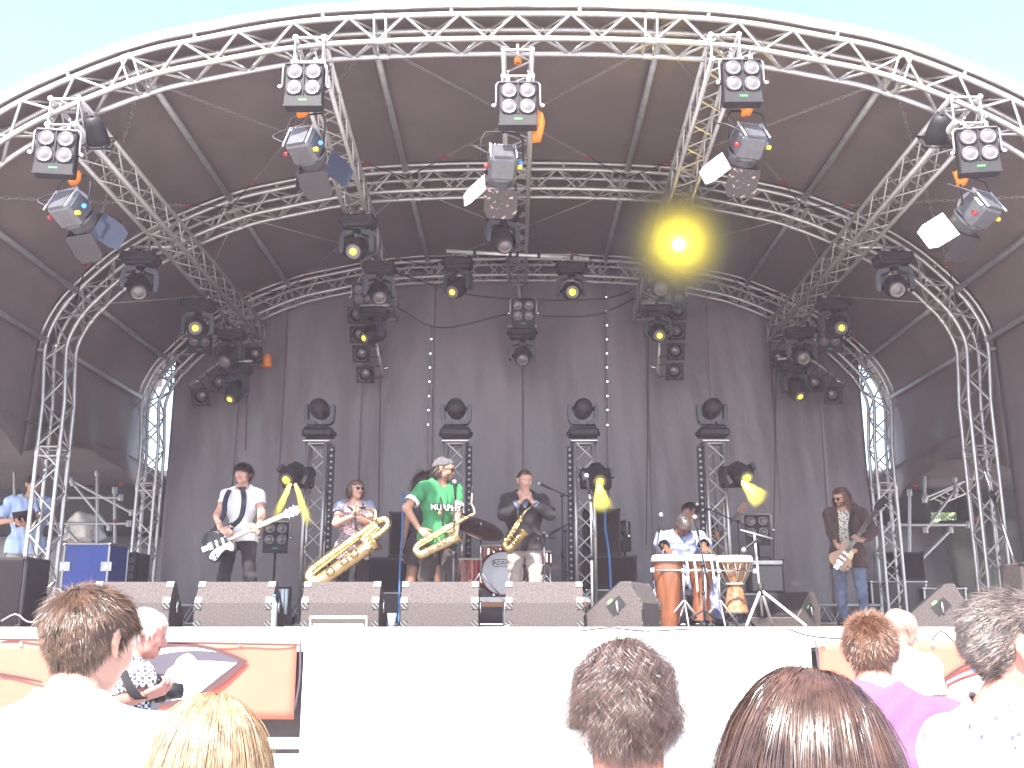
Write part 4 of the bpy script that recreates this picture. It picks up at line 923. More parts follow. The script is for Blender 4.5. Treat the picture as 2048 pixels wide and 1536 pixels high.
def raw_obj(name, V, Fq, mats, parent=None, mi=None, smooth=True):
    me = bpy.data.meshes.new(name); V = np.ascontiguousarray(V, np.float32); Fq = np.ascontiguousarray(Fq, np.int32); n = len(Fq); k = Fq.shape[1]
    me.vertices.add(len(V)); me.vertices.foreach_set('co', V.ravel()); me.loops.add(n * k); me.loops.foreach_set('vertex_index', Fq.ravel())
    me.polygons.add(n); me.polygons.foreach_set('loop_start', np.arange(0, n * k, k, dtype=np.int32))
    for m in (mats if isinstance(mats, (list, tuple)) else [mats]): me.materials.append(m)
    if mi is not None: me.polygons.foreach_set('material_index', np.ascontiguousarray(mi, np.int32))
    me.polygons.foreach_set('use_smooth', np.full(n, smooth)); me.update(calc_edges=True); me.validate()
    o = bpy.data.objects.new(name, me); COL.objects.link(o); o.parent = parent; return o
def ik(S, T, l1, l2, pole):
    S, T = np.array(S, float), np.array(T, float); d = T - S; L = np.linalg.norm(d); u = d / max(L, 1e-9); m = (l1 + l2) * .995
    if L > m: L = m; T = S + u * L
    L = max(L, abs(l1 - l2) + .02)
    a = (l1 * l1 - l2 * l2 + L * L) / (2 * L); hh = math.sqrt(max(0, l1 * l1 - a * a)); p = np.array(pole, float); p = p - u * (p @ u); p /= max(np.linalg.norm(p), 1e-9)
    return S + u * a + p * hh, T
def unit(v): v = np.array(v, float); return v / max(np.linalg.norm(v), 1e-9)
def hand_prims(wr, f, n, side, curl, spread=.0, s=1.0, thumb=.6):
    """wrist, finger direction, palm normal (the way the palm faces), thumb side vector sign"""
    f = unit(f); n = unit(np.array(n) - f * np.dot(n, f)); t = np.cross(f, n) * side; P_ = []
    kn = []
    for i, (u, L) in enumerate(((.030, .080), (.010, .088), (-.010, .082), (-.029, .066))):
        b = wr + f * .012 * s + t * u * .55 * s; c = wr + f * (.090 - .006 * abs(i - 1)) * s + t * u * s
        P_.append(Prim('hand', b, c, .0155 * s, .0125 * s, k=.012)); kn.append((c, L, u))
    for i, (c, L, u) in enumerate(kn):
        a = 0; q = c; ff = unit(f + t * u * spread * 8)
        for j, fr in enumerate((.46, .31, .23)):
            a += curl * (1.0 if j == 0 else 1.15) * (1 + .08 * (i - 1.5)); d = ff * math.cos(a) + n * math.sin(a); e = q + d * L * fr * s
            P_.append(Prim('finger', q, e, (.0095 - .0011 * j) * s, (.0088 - .0012 * j) * s, k=.004)); q = e
    b = wr + f * .022 * s + t * .020 * s; d1 = unit(t * .75 + f * .75 + n * .35); e1 = b + d1 * .042 * s; d2 = unit(f * .85 + t * .35 + n * thumb); e2 = e1 + d2 * .034 * s; e3 = e2 + unit(d2 + n * .25) * .028 * s
    P_ += [Prim('hand', b, e1, .0155 * s, .0125 * s, k=.010), Prim('finger', e1, e2, .0115 * s, .0100 * s, k=.004), Prim('finger', e2, e3, .0100 * s, .0082 * s, k=.004)]
    return P_
def head_prims(M, s, fem=False, jaw=1.0):
    """M maps head-local (origin between the ears at eye level, face towards -y) to the body's frame"""
    X = lambda *p: (M @ np.array([p[0] * s, p[1] * s, p[2] * s, 1.0]))[:3]
    dx = M[:3, 0] ; Q = []
    j = jaw
    Q.append(Prim('skull', X(0, -.022, .030), X(0, .030, .032), .0880 * s, .0890 * s, .87, dx, .03))
    Q.append(Prim('face', X(0, -.030, .000), X(0, -.044, -.062), .0680 * s, .046 * j * s, .93, dx, .03))
    Q.append(Prim('jaw', X(-.030 * j, -.030, -.068), X(.030 * j, -.030, -.068), .030 * s, .030 * s, 1, dx, .03))
    Q.append(Prim('chin', X(0, -.072, -.096), X(0, -.070, -.090), .020 * s, .020 * s, 1, dx, .025))
    Q.append(Prim('brow', X(-.030, -.086, .020), X(.030, -.086, .020), .013 * s, .013 * s, 1, dx, .018))
    for sx in (-1, 1):
        Q.append(Prim('cheek', X(sx * .040, -.070, -.028), X(sx * .040, -.068, -.030), .022 * s, .022 * s, 1, dx, .025))
        Q.append(Prim('socket', X(sx * .031, -.104, .000), X(sx * .033, -.103, .000), .0155 * s, .0155 * s, 1, dx, .010, True))
        # ear: curved rim, lobe and bowl
        pts = [(.077, .002, -.030), (.080, .010, -.022), (.086, .026, .0), (.087, .028, .016), (.084, .018, .026), (.080, .004, .020)]
        for a, b in zip(pts[:-1], pts[1:]): Q.append(Prim('ear', X(sx * a[0], a[1], a[2]), X(sx * b[0], b[1], b[2]), .0060 * s, .0060 * s, 1, dx, .006))
        Q.append(Prim('ear', X(sx * .078, .012, -.006), X(sx * .079, .012, .010), .012 * s, .012 * s, .6, dx, .008))
    Q.append(Prim('nose', X(0, -.094, .008), X(0, -.113, -.032), .0080 * s, .0115 * s, 1, dx, .012))
    for sx in (-1, 1): Q.append(Prim('nose', X(sx * .011, -.104, -.037), X(sx * .010, -.103, -.036), .0075 * s, .0075 * s, 1, dx, .008))
    Q.append(Prim('lips', X(-.018, -.093, -.060), X(.018, -.093, -.060), .0068 * s, .0068 * s, 1, dx, .006))
    Q.append(Prim('lips', X(-.014, -.091, -.070), X(.014, -.091, -.070), .0072 * s, .0072 * s, 1, dx, .006))
    Q.append(Prim('neck', X(0, .014, -.06), X(0, .008, -.105), (.049 if fem else .055) * s, (.040 if fem else .045) * s, 1, dx, .03))
    return Q
def ribbons(name, roots, nrm, M3, o0, spec, m, parent, seed):
    """hair strands as ribbons. everything in head-local coordinates, then mapped by M3/o0"""
    r = np.random.default_rng(seed); n = len(roots); L = spec['len'] * r.uniform(.75, 1.15, n) if np.isscalar(spec['len']) else spec['len'](roots) * r.uniform(.8, 1.12, n)
    seg = spec.get('seg', 6); w_ = spec.get('w', .0016); wh = np.array(spec.get('whorl', (.012, .060, .105))); p = roots.copy()
    ncl = max(4, int(n / spec.get('percl', 22))); ci = r.integers(0, n, ncl)
    cl = np.argmin(((roots[:, None, :] - roots[ci][None]) ** 2).sum(2), 1); ph = r.uniform(0, 6.28, ncl)[cl]; rv = r.normal(size=(ncl, 3))[cl]; off = roots - roots[ci][cl]
    ctr = np.array((0, .010, .030)); rad = np.array((.080, .112, .094)) * spec.get('puff', 1.0)
    fl = roots - wh; fl -= nrm * (fl * nrm).sum(1)[:, None]; fl /= np.maximum(np.linalg.norm(fl, axis=1), 1e-6)[:, None]
    if 'flow' in spec: f2 = np.array([spec['flow'](q) for q in roots]); f2 -= nrm * (f2 * nrm).sum(1)[:, None]; fl = f2 / np.maximum(np.linalg.norm(f2, axis=1), 1e-6)[:, None]
    d = fl * (1 - spec['lift']) + nrm * spec['lift'] + rv * spec.get('mess', .15) + r.normal(size=(n, 3)) * spec.get('fly', .08); d /= np.linalg.norm(d, axis=1)[:, None]
    st = L / seg; out = [p.copy()]; down = M3.T @ np.array((0, 0, -1.0))
    for k in range(seg):
        f = (k + 1) / seg; d = d + down * spec['grav'] / seg + rv * spec.get('curl', 0) * min(1, 1.8 * f) * np.sin(ph + f * spec.get('freq', 9))[:, None] + np.cross(rv, down) * spec.get('curl', 0) * min(1, 1.8 * f) * np.cos(ph + f * spec.get('freq', 9))[:, None]
        d /= np.linalg.norm(d, axis=1)[:, None]; p = p + d * st[:, None]
        p = p - off * spec.get('clump', .3) / seg
        e = (p - ctr) / (rad * (1 + .10 * f * spec.get('vol', 1.0))); q = np.linalg.norm(e, axis=1); ins = q < 1.0
        p[ins] = ctr + (p[ins] - ctr) / q[ins][:, None]
        if spec.get('face'):
            fr_ = (p[:, 1] < -.02) & (p[:, 2] < .062); p[fr_, 1] = np.maximum(p[fr_, 1], -.035); p[fr_, 0] = np.where(roots[fr_, 0] >= 0, 1, -1) * np.maximum(np.abs(p[fr_, 0]), .074)
        if k: d = 0.6 * d + .4 * (p - out[-1]) / np.maximum(np.linalg.norm(p - out[-1], axis=1), 1e-6)[:, None]
        out.append(p.copy())
    A = np.stack(out, 1)
    if spec.get('wave'):
        T_ = np.gradient(A, axis=1); T_ /= np.maximum(np.linalg.norm(T_, axis=2), 1e-9)[..., None]; s1 = np.cross(T_, A - ctr); s1 /= np.maximum(np.linalg.norm(s1, axis=2), 1e-9)[..., None]; s2 = np.cross(s1, T_)
        ff_ = np.linspace(0, 1, seg + 1)[None, :]; am = spec['wave'] * np.minimum(1, ff_ * 2.5) * r.uniform(.7, 1.2, (n, 1)); aa = ph[:, None] + ff_ * spec.get('freq', 14) * (L / L.max())[:, None] * np.where(np.sin(ph * 7) > 0, 1, -1)[:, None]
        A = A + s1 * (am * np.cos(aa))[..., None] + s2 * (am * (np.sin(aa) * .7 + .7))[..., None]
    T = np.gradient(A, axis=1); rad_ = A - ctr; side = np.cross(T, rad_); side /= np.maximum(np.linalg.norm(side, axis=2), 1e-9)[..., None]
    tw = r.normal(size=(n, 1, 3)) * .35; side = side + tw; side /= np.linalg.norm(side, axis=2)[..., None]
    tp = np.linspace(1, .25, seg + 1)[None, :, None]; ww = (w_ * r.uniform(.6, 1.4, n))[:, None, None] * tp
    V = np.stack([A - side * ww, A + side * ww], 2); V = V @ M3.T + o0
    ix = np.arange(n * (seg + 1) * 2).reshape(n, seg + 1, 2); Fq = np.stack([ix[:, :-1, 0], ix[:, :-1, 1], ix[:, 1:, 1], ix[:, 1:, 0]], -1).reshape(-1, 4)
    return raw_obj(name, V.reshape(-1, 3), Fq, m, parent)
def scalp_mask(L, low=0.0, recede=0.0):
    ay = L[:, 1]; lim = np.interp(ay, [-.10, -.07, -.045, -.015, .02, .05, .10], [.062 + recede, .055 + recede, .030 + recede, -.012, -.006, -.058, -.075]) + low
    lim = lim + np.where((np.abs(L[:, 0]) > .068) & (ay < .035), .012, 0)
    return L[:, 2] > lim
SKIN = {}
def skin(k, c):
    m = mat('skin_' + k, c, .5, 0, .10, 9, .05, 120)
    b = m.node_tree.nodes['Principled BSDF']; b.inputs['Subsurface Weight'].default_value = .12; b.inputs['Subsurface Radius'].default_value = (.01, .004, .002); return m
def hairmat(k, c, c2=None, rough=.38):
    m = mat('hair_' + k, c, rough, 0, .35, 30, 0, spec=.7, var2=c2); m.node_tree.nodes['Principled BSDF'].inputs['Anisotropic'].default_value = .5; return m
def person(sp):
    if 'ztop' in sp:
        M_ = np.array((rz(R(sp.get('twist', 0))) @ ry(R(sp.get('roll', 0))) @ rx(R(sp.get('lean', 2)))).to_3x3()); a_, b_, c_ = [R(q) for q in sp.get('head', (0, 0, 0))]
        Mh = M_ @ np.array((rz(a_) @ rx(b_) @ ry(c_)).to_3x3()); g_ = sp.get('hscale', 1.0) * (.97 if sp.get('fem') else 1.0)
        c0_ = (M_ @ np.array((0, .01, .535)))[2] + (M_ @ np.array((0, -.012, .055)))[2] + (Mh @ np.array((0, -.026, .112)))[2] * g_ + max((Mh @ np.array((0, y_, z_)))[2] for y_, z_ in ((0, .118), (-.05, .112), (.05, .112))) * g_
        sp['H'] = (sp['ztop'] / (.945 + c0_)) * 1.78 if 'pelvis' not in sp else (sp['ztop'] - sp['pelvis']) / c0_ * 1.78
    H = sp.get('H', 1.78); k = H / 1.78; fem = sp.get('fem', False); wd = sp.get('w', 1.0); fat = sp.get('fat', 1.0)
    loc = Vector(sp['loc']); hd = R(sp.get('head_ing', 0)); MW = T4(loc) @ rz(hd); MI = MW.inverted(); seed = sp.get('seed', 1)
    tol = lambda w_: np.array(MI @ Vector(w_))
    pz = sp.get('pelvis', .945 * k); pel = np.array((sp.get('px', 0), sp.get('py', 0), pz))
    lean, roll, tw = R(sp.get('lean', 2)), R(sp.get('roll', 0)), R(sp.get('twist', 0))
    MR = np.array((rz(tw) @ ry(roll) @ rx(lean)).to_3x3()); Tq = lambda x, y, z: pel + MR @ (np.array((x, y, z)) * k); dY = MR @ np.array((0, 1., 0)); sw = (.165 if fem else .188) * wd
    B = []
    hw = .095 * (1.05 if fem else 1)
    B += [Prim('pelvis', pel + np.array((-.075 * k, 0, -.01)), pel + np.array((.075 * k, 0, -.01)), .112 * k * fat, .112 * k * fat, .84, (0, 1, 0), .05),
          Prim('abdomen', Tq(0, .0, .03), Tq(0, -.005, .20), .138 * k * fat * wd, .132 * k * fat * wd, .72, dY, .06),
          Prim('chest', Tq(-.055 * wd, 0, .33), Tq(.055 * wd, 0, .33), .128 * k * fat * wd, .128 * k * fat * wd, .80, dY, .06),
          Prim('chest', Tq(-.09 * wd, .005, .43), Tq(.09 * wd, .005, .43), .085 * k * wd, .085 * k * wd, .9, dY, .05)]
    if fem: B += [Prim('chest', Tq(sx * .07, -.09, .34), Tq(sx * .07, -.085, .35), .058 * k, .058 * k, 1, dY, .05) for sx in (-1, 1)]
    nb = Tq(0, .01, .535); SH = {}
    for s_, sx in (('L', 1), ('R', -1)):
        sh_ = np.array(sp.get('shrug', {}).get(s_, (0, 0, 0))); SH[s_] = Tq(sx * sw, .005, .475) + sh_
        B.append(Prim('shoulder', Tq(sx * .07, .01, .485), SH[s_], .062 * k, .058 * k, 1, dY, .05)); B.append(Prim('trap', Tq(sx * .02, .025, .555), SH[s_] * .8 + Tq(0, .01, .5) * .2, .045 * k, .040 * k, 1, dY, .05))
    hy, hp, hr = [R(q) for q in sp.get('head', (0, 0, 0))]; hs = k * sp.get('hscale', 1.0) * (.97 if fem else 1.0)
    MH_ = MR @ np.array((rz(hy) @ rx(hp) @ ry(hr)).to_3x3()); hc = nb + MR @ np.array((0, -.012, .055)) * k + MH_ @ np.array((0, -.026, .112)) * hs
    HM = np.eye(4); HM[:3, :3] = MH_; HM[:3, 3] = hc
    neck_top = hc + MH_ @ np.array((0, .02, -.07)) * hs
    B.append(Prim('neck', nb + MR @ np.array((0, .012, -.03)) * k, neck_top, .060 * k * (.86 if fem else 1), .052 * k * (.86 if fem else 1), 1, dY, .045))
    hands = []; WR = {}
    for s_, sx in (('L', 1), ('R', -1)):
        a = sp.get('arm' + s_, {}); T_ = tol(a['w']) if 'w' in a else (Tq(*a['t']) if 't' in a else Tq(sx * .27, -.06, -.12))
        pole = a.get('pole', (sx * .5, .8, -.5)); E_, T_ = ik(SH[s_], T_, .285 * k, .262 * k, pole); WR[s_] = T_
        B += [Prim('uarm' + s_, SH[s_], E_, .056 * k * fat ** .5, .044 * k, 1, dY, .028), Prim('farm' + s_, E_, T_, .044 * k, .029 * k, 1, dY, .028)]
        f = unit(np.array(MI.to_3x3() @ Vector(a['f']))) if 'f' in a else unit(T_ - E_); n_ = np.array(MI.to_3x3() @ Vector(a['n'])) if 'n' in a else np.array((-sx * .9, -.1, .1))
        if abs(f @ unit(n_)) > .97: n_ = n_ + np.array((.3, .2, .4))
        # thumb side: for a left arm hanging with the palm inward the thumb points forward
        sd = a.get('side', None); tt = np.cross(f, unit(n_ - f * (n_ @ f)))
        sd = sd if sd else (1 if (tt @ np.array((0, -1.0, .6))) > 0 else -1)
        hands.append(hand_prims(T_ + f * .01, f, n_, sd, a.get('curl', .35), a.get('spread', .1), k * (.92 if fem else 1.0)))
    for s_, sx in (('L', 1), ('R', -1)):
        lg = sp.get('leg' + s_, {}); hip = pel + np.array((sx * hw * k, 0, -.03 * k)); ft = np.array(lg.get('foot', (sx * .11, 0.0, 0))) ; an = np.array((ft[0], ft[1], ft[2] + .085 * k))
        kn, an = ik(hip, an, .420 * k, .415 * k, lg.get('pole', (sx * .12, -1, 0))); td = R(lg.get('toe', sx * 14)); to = np.array((math.sin(td), -math.cos(td), 0))
        B += [Prim('thigh' + s_, hip, kn, .088 * k * fat, .058 * k, 1, dY, .04), Prim('calf' + s_, kn, an, .060 * k, .040 * k, 1, dY, .03), Prim('foot' + s_, an + np.array((0, 0, -.045 * k)) - to * .03 * k, an + np.array((0, 0, -.055 * k)) + to * .15 * k, .040 * k, .032 * k, 1, dY, .03)]
    V, Fq = surf(B, sp.get('vox', .0125)); V = lap(V, Fq, 2); lab, tt = label(B, V); N = vnormals(V, Fq)
    HP_ = head_prims(HM, hs, fem, sp.get('jaw', 1.0)); hv = sp.get('hvox', .0062); V2, F2 = surf(HP_, hv); V2 = lap(V2, F2, 1); lab2, _ = label([p for p in HP_ if not p.sub], V2)
    L2 = ((V2 - hc) @ MH_) / hs; N2 = vnormals(V2, F2)
    Vs, Fs_, mi = [V, V2], [Fq, F2 + len(V)], [np.zeros(len(Fq), int)]
    sc = scalp_mask(L2, sp.get('hair_low', 0), sp.get('recede', 0)) & (lab2 != 'ear')
    m2 = np.where((lab2[F2] == 'lips').all(1), 1, 0)
    if sp.get('hair') : m2 = np.where(sc[F2].all(1), 2, m2)
    if sp.get('beard'): bd_ = (L2[:, 2] < -.045) & (L2[:, 1] < .0) & (L2[:, 2] > -.12) & (lab2 != 'lips') & (lab2 != 'neck') & (lab2 != 'nose'); m2 = np.where(bd_[F2].all(1) & (m2 == 0), 3, m2)
    mi.append(m2); o = len(V) + len(V2)
    for hp_ in hands:
        a, b = surf(hp_, sp.get('handvox', .0052)); Vs.append(lap(a, b, 1)); Fs_.append(b + o); o += len(a); mi.append(np.zeros(len(b), int))
    hm = sp.get('hairmat'); sk = sp['skin']
    lipm = mat('lips_' + sk.name, [min(1, q) for q in (sp['skinc'][0] * .85, sp['skinc'][1] * .55, sp['skinc'][2] * .55)], .4, 0, .1)
    body = raw_obj('person', np.vstack(Vs), np.vstack(Fs_), [sk, lipm, hm or sk, sp.get('beardmat', hm or sk)], None, np.concatenate(mi))
    body.matrix_world = MW; tag(body, sp['label'], sp.get('cat', 'person'), sp.get('group'))
    # eyes, brows
    if not sp.get('noface'):
        X = lambda *p: Vector(hc + MH_ @ (np.array(p) * hs)); rot = Matrix(MH_.tolist())
        for sx in (-1, 1):
            mb = MB(); mb.ball(X(sx * .031, -.0815, .000), .0125 * hs, 10); mb.cm = 1; mb.ball(X(sx * .031, -.0880, -.001), .0072 * hs, 8); mb.build('eye', [mat('eye_white', (.7, .68, .66), .3, 0, 0), mat('iris', (.03, .02, .015), .2, 0, 0)], body)
            mb = MB(); mb.tube([X(sx * .016, -.099, .017), X(sx * .030, -.100, .022), X(sx * .046, -.090, .018)], [.004 * hs, .0042 * hs, .0025 * hs], 6); mb.build('eyebrow', hm or mat('brow', (.05, .03, .02), .7), body)
        if sp.get('glasses'):
            mb = MB()
            for sx in (-1, 1):
                mb.ball(X(sx * .033, -.106, -.001), .026 * hs, 12, (1, .28, .78), rot); mb.tube([X(sx * .055, -.098, .006), X(sx * .080, -.05, .010), X(sx * .084, .012, .010)], .0028 * hs, 6)
            mb.tube([X(-.012, -.115, .004), X(.012, -.115, .004)], .003 * hs, 6); mb.build('sunglasses' if sp['glasses'] == 'dark' else 'glasses', mat('dark_lens', (.012, .012, .018), .08, 0, 0), body)
    # clothing
    tz = (V - pel) @ (MR @ np.array((0, 0, 1.0))) / k
    for gi, g in enumerate(sp['wear']):
        nm, gm, fn, off = g[:4]; fa = g[4] if len(g) > 4 else .006; sm = g[5] if len(g) > 5 else 4
        full = fn(lab, tt, tz, (V - pel) / k)
        pair = {'shoes': 'shoe', 'sleeves': 'sleeve', 'cuffs': 'cuff', 'sleeve_band': 'sleeve_band'}.get(nm)
        sideR = np.char.endswith(lab, 'R') | ((lab == 'shoulder') & (V[:, 0] < pel[0]))
        for sel in ([full & sideR, full & ~sideR] if pair else [full]):
            ff = sel[Fq].all(1); used = np.unique(Fq[ff]); mp = np.full(len(V), -1); mp[used] = np.arange(len(used)); cf = mp[Fq[ff]]; cv = V[used]
            if not len(cf): continue
            if sm:
                e_ = np.sort(np.vstack([cf[:, [0, 1]], cf[:, [1, 2]], cf[:, [2, 3]], cf[:, [3, 0]]]), 1); uq, ct = np.unique(e_[:, 0].astype(np.int64) * len(cv) + e_[:, 1], return_counts=True); bnd = np.zeros(len(cv), bool); ub = uq[ct == 1]; bnd[ub // len(cv)] = True; bnd[ub % len(cv)] = True
                be = np.stack([ub // len(cv), ub % len(cv)], 1); be = np.vstack([be, be[:, ::-1]]); dg = np.maximum(np.bincount(be[:, 0], minlength=len(cv)), 1)[:, None]
                for _ in range(6):
                    av = np.stack([np.bincount(be[:, 0], cv[be[:, 1], i], len(cv)) for i in range(3)], 1) / dg; cv = np.where(bnd[:, None], .4 * cv + .6 * av, cv)
                c1 = lap(cv, cf, sm, .5, bnd); dd = ((c1 - cv) * N[used]).sum(1); cv = c1 + N[used] * np.maximum(-dd, 0)[:, None]
            cn = vnormals(cv, cf); drop = np.clip(.12 - tz[used], 0, .4) * (g[6] if len(g) > 6 else 0)
            cv = cv + cn * (off + np.abs(cn[:, :2]).max(1) * drop + np.maximum(folds(cv, fa, seed * 10 + gi), -off * .6))[:, None]
            c = raw_obj(pair or nm, cv, cf, gm, body); s_ = c.modifiers.new('t', 'SOLIDIFY'); s_.thickness = .004; s_.offset = -1
    # hair
    for hi, h_ in enumerate(sp.get('hair', [])):
        mk = scalp_mask(L2, h_.get('low', 0), h_.get('recede', sp.get('recede', 0))) & (lab2 != 'ear'); fc = F2[mk[F2].all(1)]; r = np.random.default_rng(seed + 50 + hi)
        if 'where' in h_: c_ = L2[fc].mean(1); fc = fc[h_['where'](c_)]
        pick = fc[r.integers(0, len(fc), h_['n'])]; wgt = r.dirichlet((1, 1, 1, 1), h_['n']); rt = (L2[pick] * wgt[..., None]).sum(1); nn = ((N2 @ MH_)[pick] * wgt[..., None]).sum(1); nn /= np.linalg.norm(nn, axis=1)[:, None]
        ribbons('hair', rt, nn, MH_ * hs, hc, h_, h_.get('mat', hm), body, seed + hi)
    return body, HM, WR, hs
# garment selectors
def is_torso(l): return np.isin(l, ['pelvis', 'abdomen', 'chest', 'shoulder', 'trap'])
def shirt(sleeve=.5, hem=-.03, fore=-1, neck=.53, back=9):
    def f(l, t, z, v):
        s_ = is_torso(l) & (z > hem) & ~((np.abs(v[:, 0]) < .075) & (z > neck) & (v[:, 1] < -.012)) & ~((np.abs(v[:, 0]) < .10) & (z > back)) | ((l == 'neck') & (t < .42) & (v[:, 1] > -.005) & (back > 5)) | ((np.char.startswith(l, 'uarm')) & (t <= sleeve)) | (np.char.startswith(l, 'farm') & (t <= fore)) | (np.char.startswith(l, 'thigh') & (z > hem))
        return s_
    return f
def trousers(waist=.02, low=1.01):
    def f(l, t, z, v): return (np.isin(l, ['pelvis', 'abdomen']) & (z < waist + .02)) | np.char.startswith(l, 'thigh') | (np.char.startswith(l, 'calf') & (t < low))
    return f
def shoes(l, t, z, v): return np.char.startswith(l, 'foot') | (np.char.startswith(l, 'calf') & (t > .95))
# ------------------------------------------------------------------ instruments
def find_obj(s_): return [o for o in bpy.data.objects if o.parent is None and o.get('label', '').startswith(s_)][0]
BRASS = mat('gold_lacquered_brass', (.80, .61, .33), .27, 1.0, .12, 12, .05, 60)
BRASSD = mat('aged_brass', (.55, .40, .18), .3, 1.0, .25, 14)
WOODO = mat('orange_varnished_wood', (.18, .058, .022), .4, 0, .35, 5, .1, 30, stretch=(6, 6, .6), coat=.4)
SKINH = mat('drum_skin', (.62, .58, .50), .6, 0, .12, 8)
def img_frame(a, b, Y, ny=0.0, Yb=None):
    """frame from two photo pixels at depth Y: origin a, u towards b, w towards the camera, v = w x u"""
    A = P(*a, Y); B = P(*b, Y if Yb is None else Yb); u = (B - A).normalized(); w_ = Vector((ny, -1, .12)); w_ = (w_ - u * w_.dot(u)).normalized(); return A, u, w_.cross(u).normalized(), w_, (B - A).length
def set_frame(t, A, u, v, w_):
    M = Matrix((u, v, w_)).transposed().to_4x4(); t.matrix_world = Matrix.Translation(A) @ M
def saxophone(name, lab, fr, L, r0, r1, bow, bellL, bellR, neck, loop=False, m=BRASS, bx=1):
    A, u, v, w_, _ = fr; t = thing(name, lab, 'saxophone'); set_frame(t, A, u, v, w_); s_ = bx
    # body tube from the top down to the bow, round it and up the bell; local x = along the body, y = bell side
    pts, rad = [], []
    for f in np.linspace(1, 0, 10): pts.append((L * f, 0, 0)); rad.append(r1 + (r0 - r1) * f)
    for a in np.linspace(0, math.pi, 9)[1:]: pts.append((-bow * math.sin(a), s_ * bow * (1 - math.cos(a)), 0)); rad.append(r1 * (1 + .25 * a / math.pi))
    for f in np.linspace(0, 1, 10)[1:]: pts.append((bellL * f, s_ * (2 * bow + .02 * f), .02 * f * f)); rad.append(r1 * 1.25 + (bellR * .62 - r1 * 1.25) * f ** 1.5)
    mb = MB(); mb.tube([Vector(p) for p in pts], rad, 14); mb.build('body_tube', m, t)
    c = Vector(pts[-1]); mb = MB(); mb.lathe([(bellR * .60, -.01), (bellR * .70, .025), (bellR * .84, .045), (bellR, .06), (bellR * 1.02, .062), (bellR * .98, .066), (bellR * .82, .05), (bellR * .62, .02), (bellR * .5, -.06)], c, (1, .0, .05), 24); mb.build('bell', m, t)
    nk = [Vector(q) for q in neck]; q = spline([tuple(p) for p in nk], .02); n = len(q); mb = MB(); mb.tube([Vector(p) for p in q], [r0 * .8 * (1 - .45 * i / (n - 1)) for i in range(n)], 10); mb.build('neck', m, t)
    d = (nk[-1] - nk[-2]).normalized(); mb = MB(); mb.tube([nk[-1] - d * .02, nk[-1] + d * .04, nk[-1] + d * .09], [.013, .013, .006], 8); mb.build('mouthpiece', BLACK, t)
    if loop:
        lp = [(L, 0, 0), (L + .07, s_ * .02, 0), (L + .09, s_ * .08, .01), (L + .03, s_ * .125, .02), (L - .12, s_ * .13, .02), (L - .22, s_ * .105, .02), (L - .24, s_ * .07, .02), (L - .16, s_ * .06, .02), (L - .02, s_ * .05, .03)]
        q = spline(lp, .025); mb = MB(); mb.tube([Vector(p) for p in q], r0 * 1.02, 10); mb.build('top_loop', m, t)
    for off in (-.022, .022):
        mb = MB(); mb.cyl((.05, off, r1 * .95 + .012), (L * .93, off * .7, r0 + .012), .0045, n=6); mb.build('key_rod', m, t)
    for i in range(13):
        f = .06 + .85 * i / 12; rr = r1 + (r0 - r1) * f; kr = .022 - .009 * f
        mb = MB(); mb.lathe([(0, 0), (kr, 0), (kr * 1.05, .006), (kr * .5, .010), (0, .011)], (L * f, .012 * (-1) ** i, rr + .004), (0, .25 * (-1) ** i, 1), 12); mb.build('key_cup', BRASSD if i % 3 == 0 else m, t)
    for f, yy in ((.25, 1), (.6, 1), (.85, 1)):
        mb = MB(); mb.lathe([(0, 0), (r1 * .85, 0), (r1 * .88, .008), (0, .012)], (bellL * f * .8 + .01, s_ * 2 * bow, r1 * 1.15 + (.02 * f)), (0, 0, 1), 14); mb.build('key_cup', m, t)
    mb = MB(); mb.cyl((bellL * .6, s_ * .03, 0), (bellL * .6, s_ * (2 * bow - .03), 0), .006, n=6); mb.build('bell_brace', m, t)
    return t
fr = img_frame((626, 1138), (748, 1048), 11.05)
saxophone('baritone_saxophone', 'large gold baritone saxophone hanging before the woman in sunglasses', fr, .86, .038, .060, .078, .66, .115, [(.84, .03, -.02), (.88, .07, -.02), (.90, .12, -.03), (.87, .17, -.05), (.83, .22, -.07)], True, bx=-1)
fr = img_frame((838, 1088), (942, 1030), 10.55)
saxophone('tenor_saxophone', 'gold tenor saxophone held by the man in green', fr, .60, .019, .036, .058, .34, .080, [(.60, 0, 0), (.655, -.005, 0), (.68, .05, 0), (.68, .10, .0), (.72, .17, -.01), (.75, .22, -.02)], bx=-1)
fr = img_frame((1010, 1085), (1044, 1033), 11.30, .25)
saxophone('alto_saxophone', 'dark gold alto saxophone hanging before the man in black', fr, .36, .016, .033, .044, .16, .065, [(.36, 0, 0), (.42, .0, 0), (.46, -.015, -.01), (.50, -.03, -.02)], m=BRASSD, bx=-1)
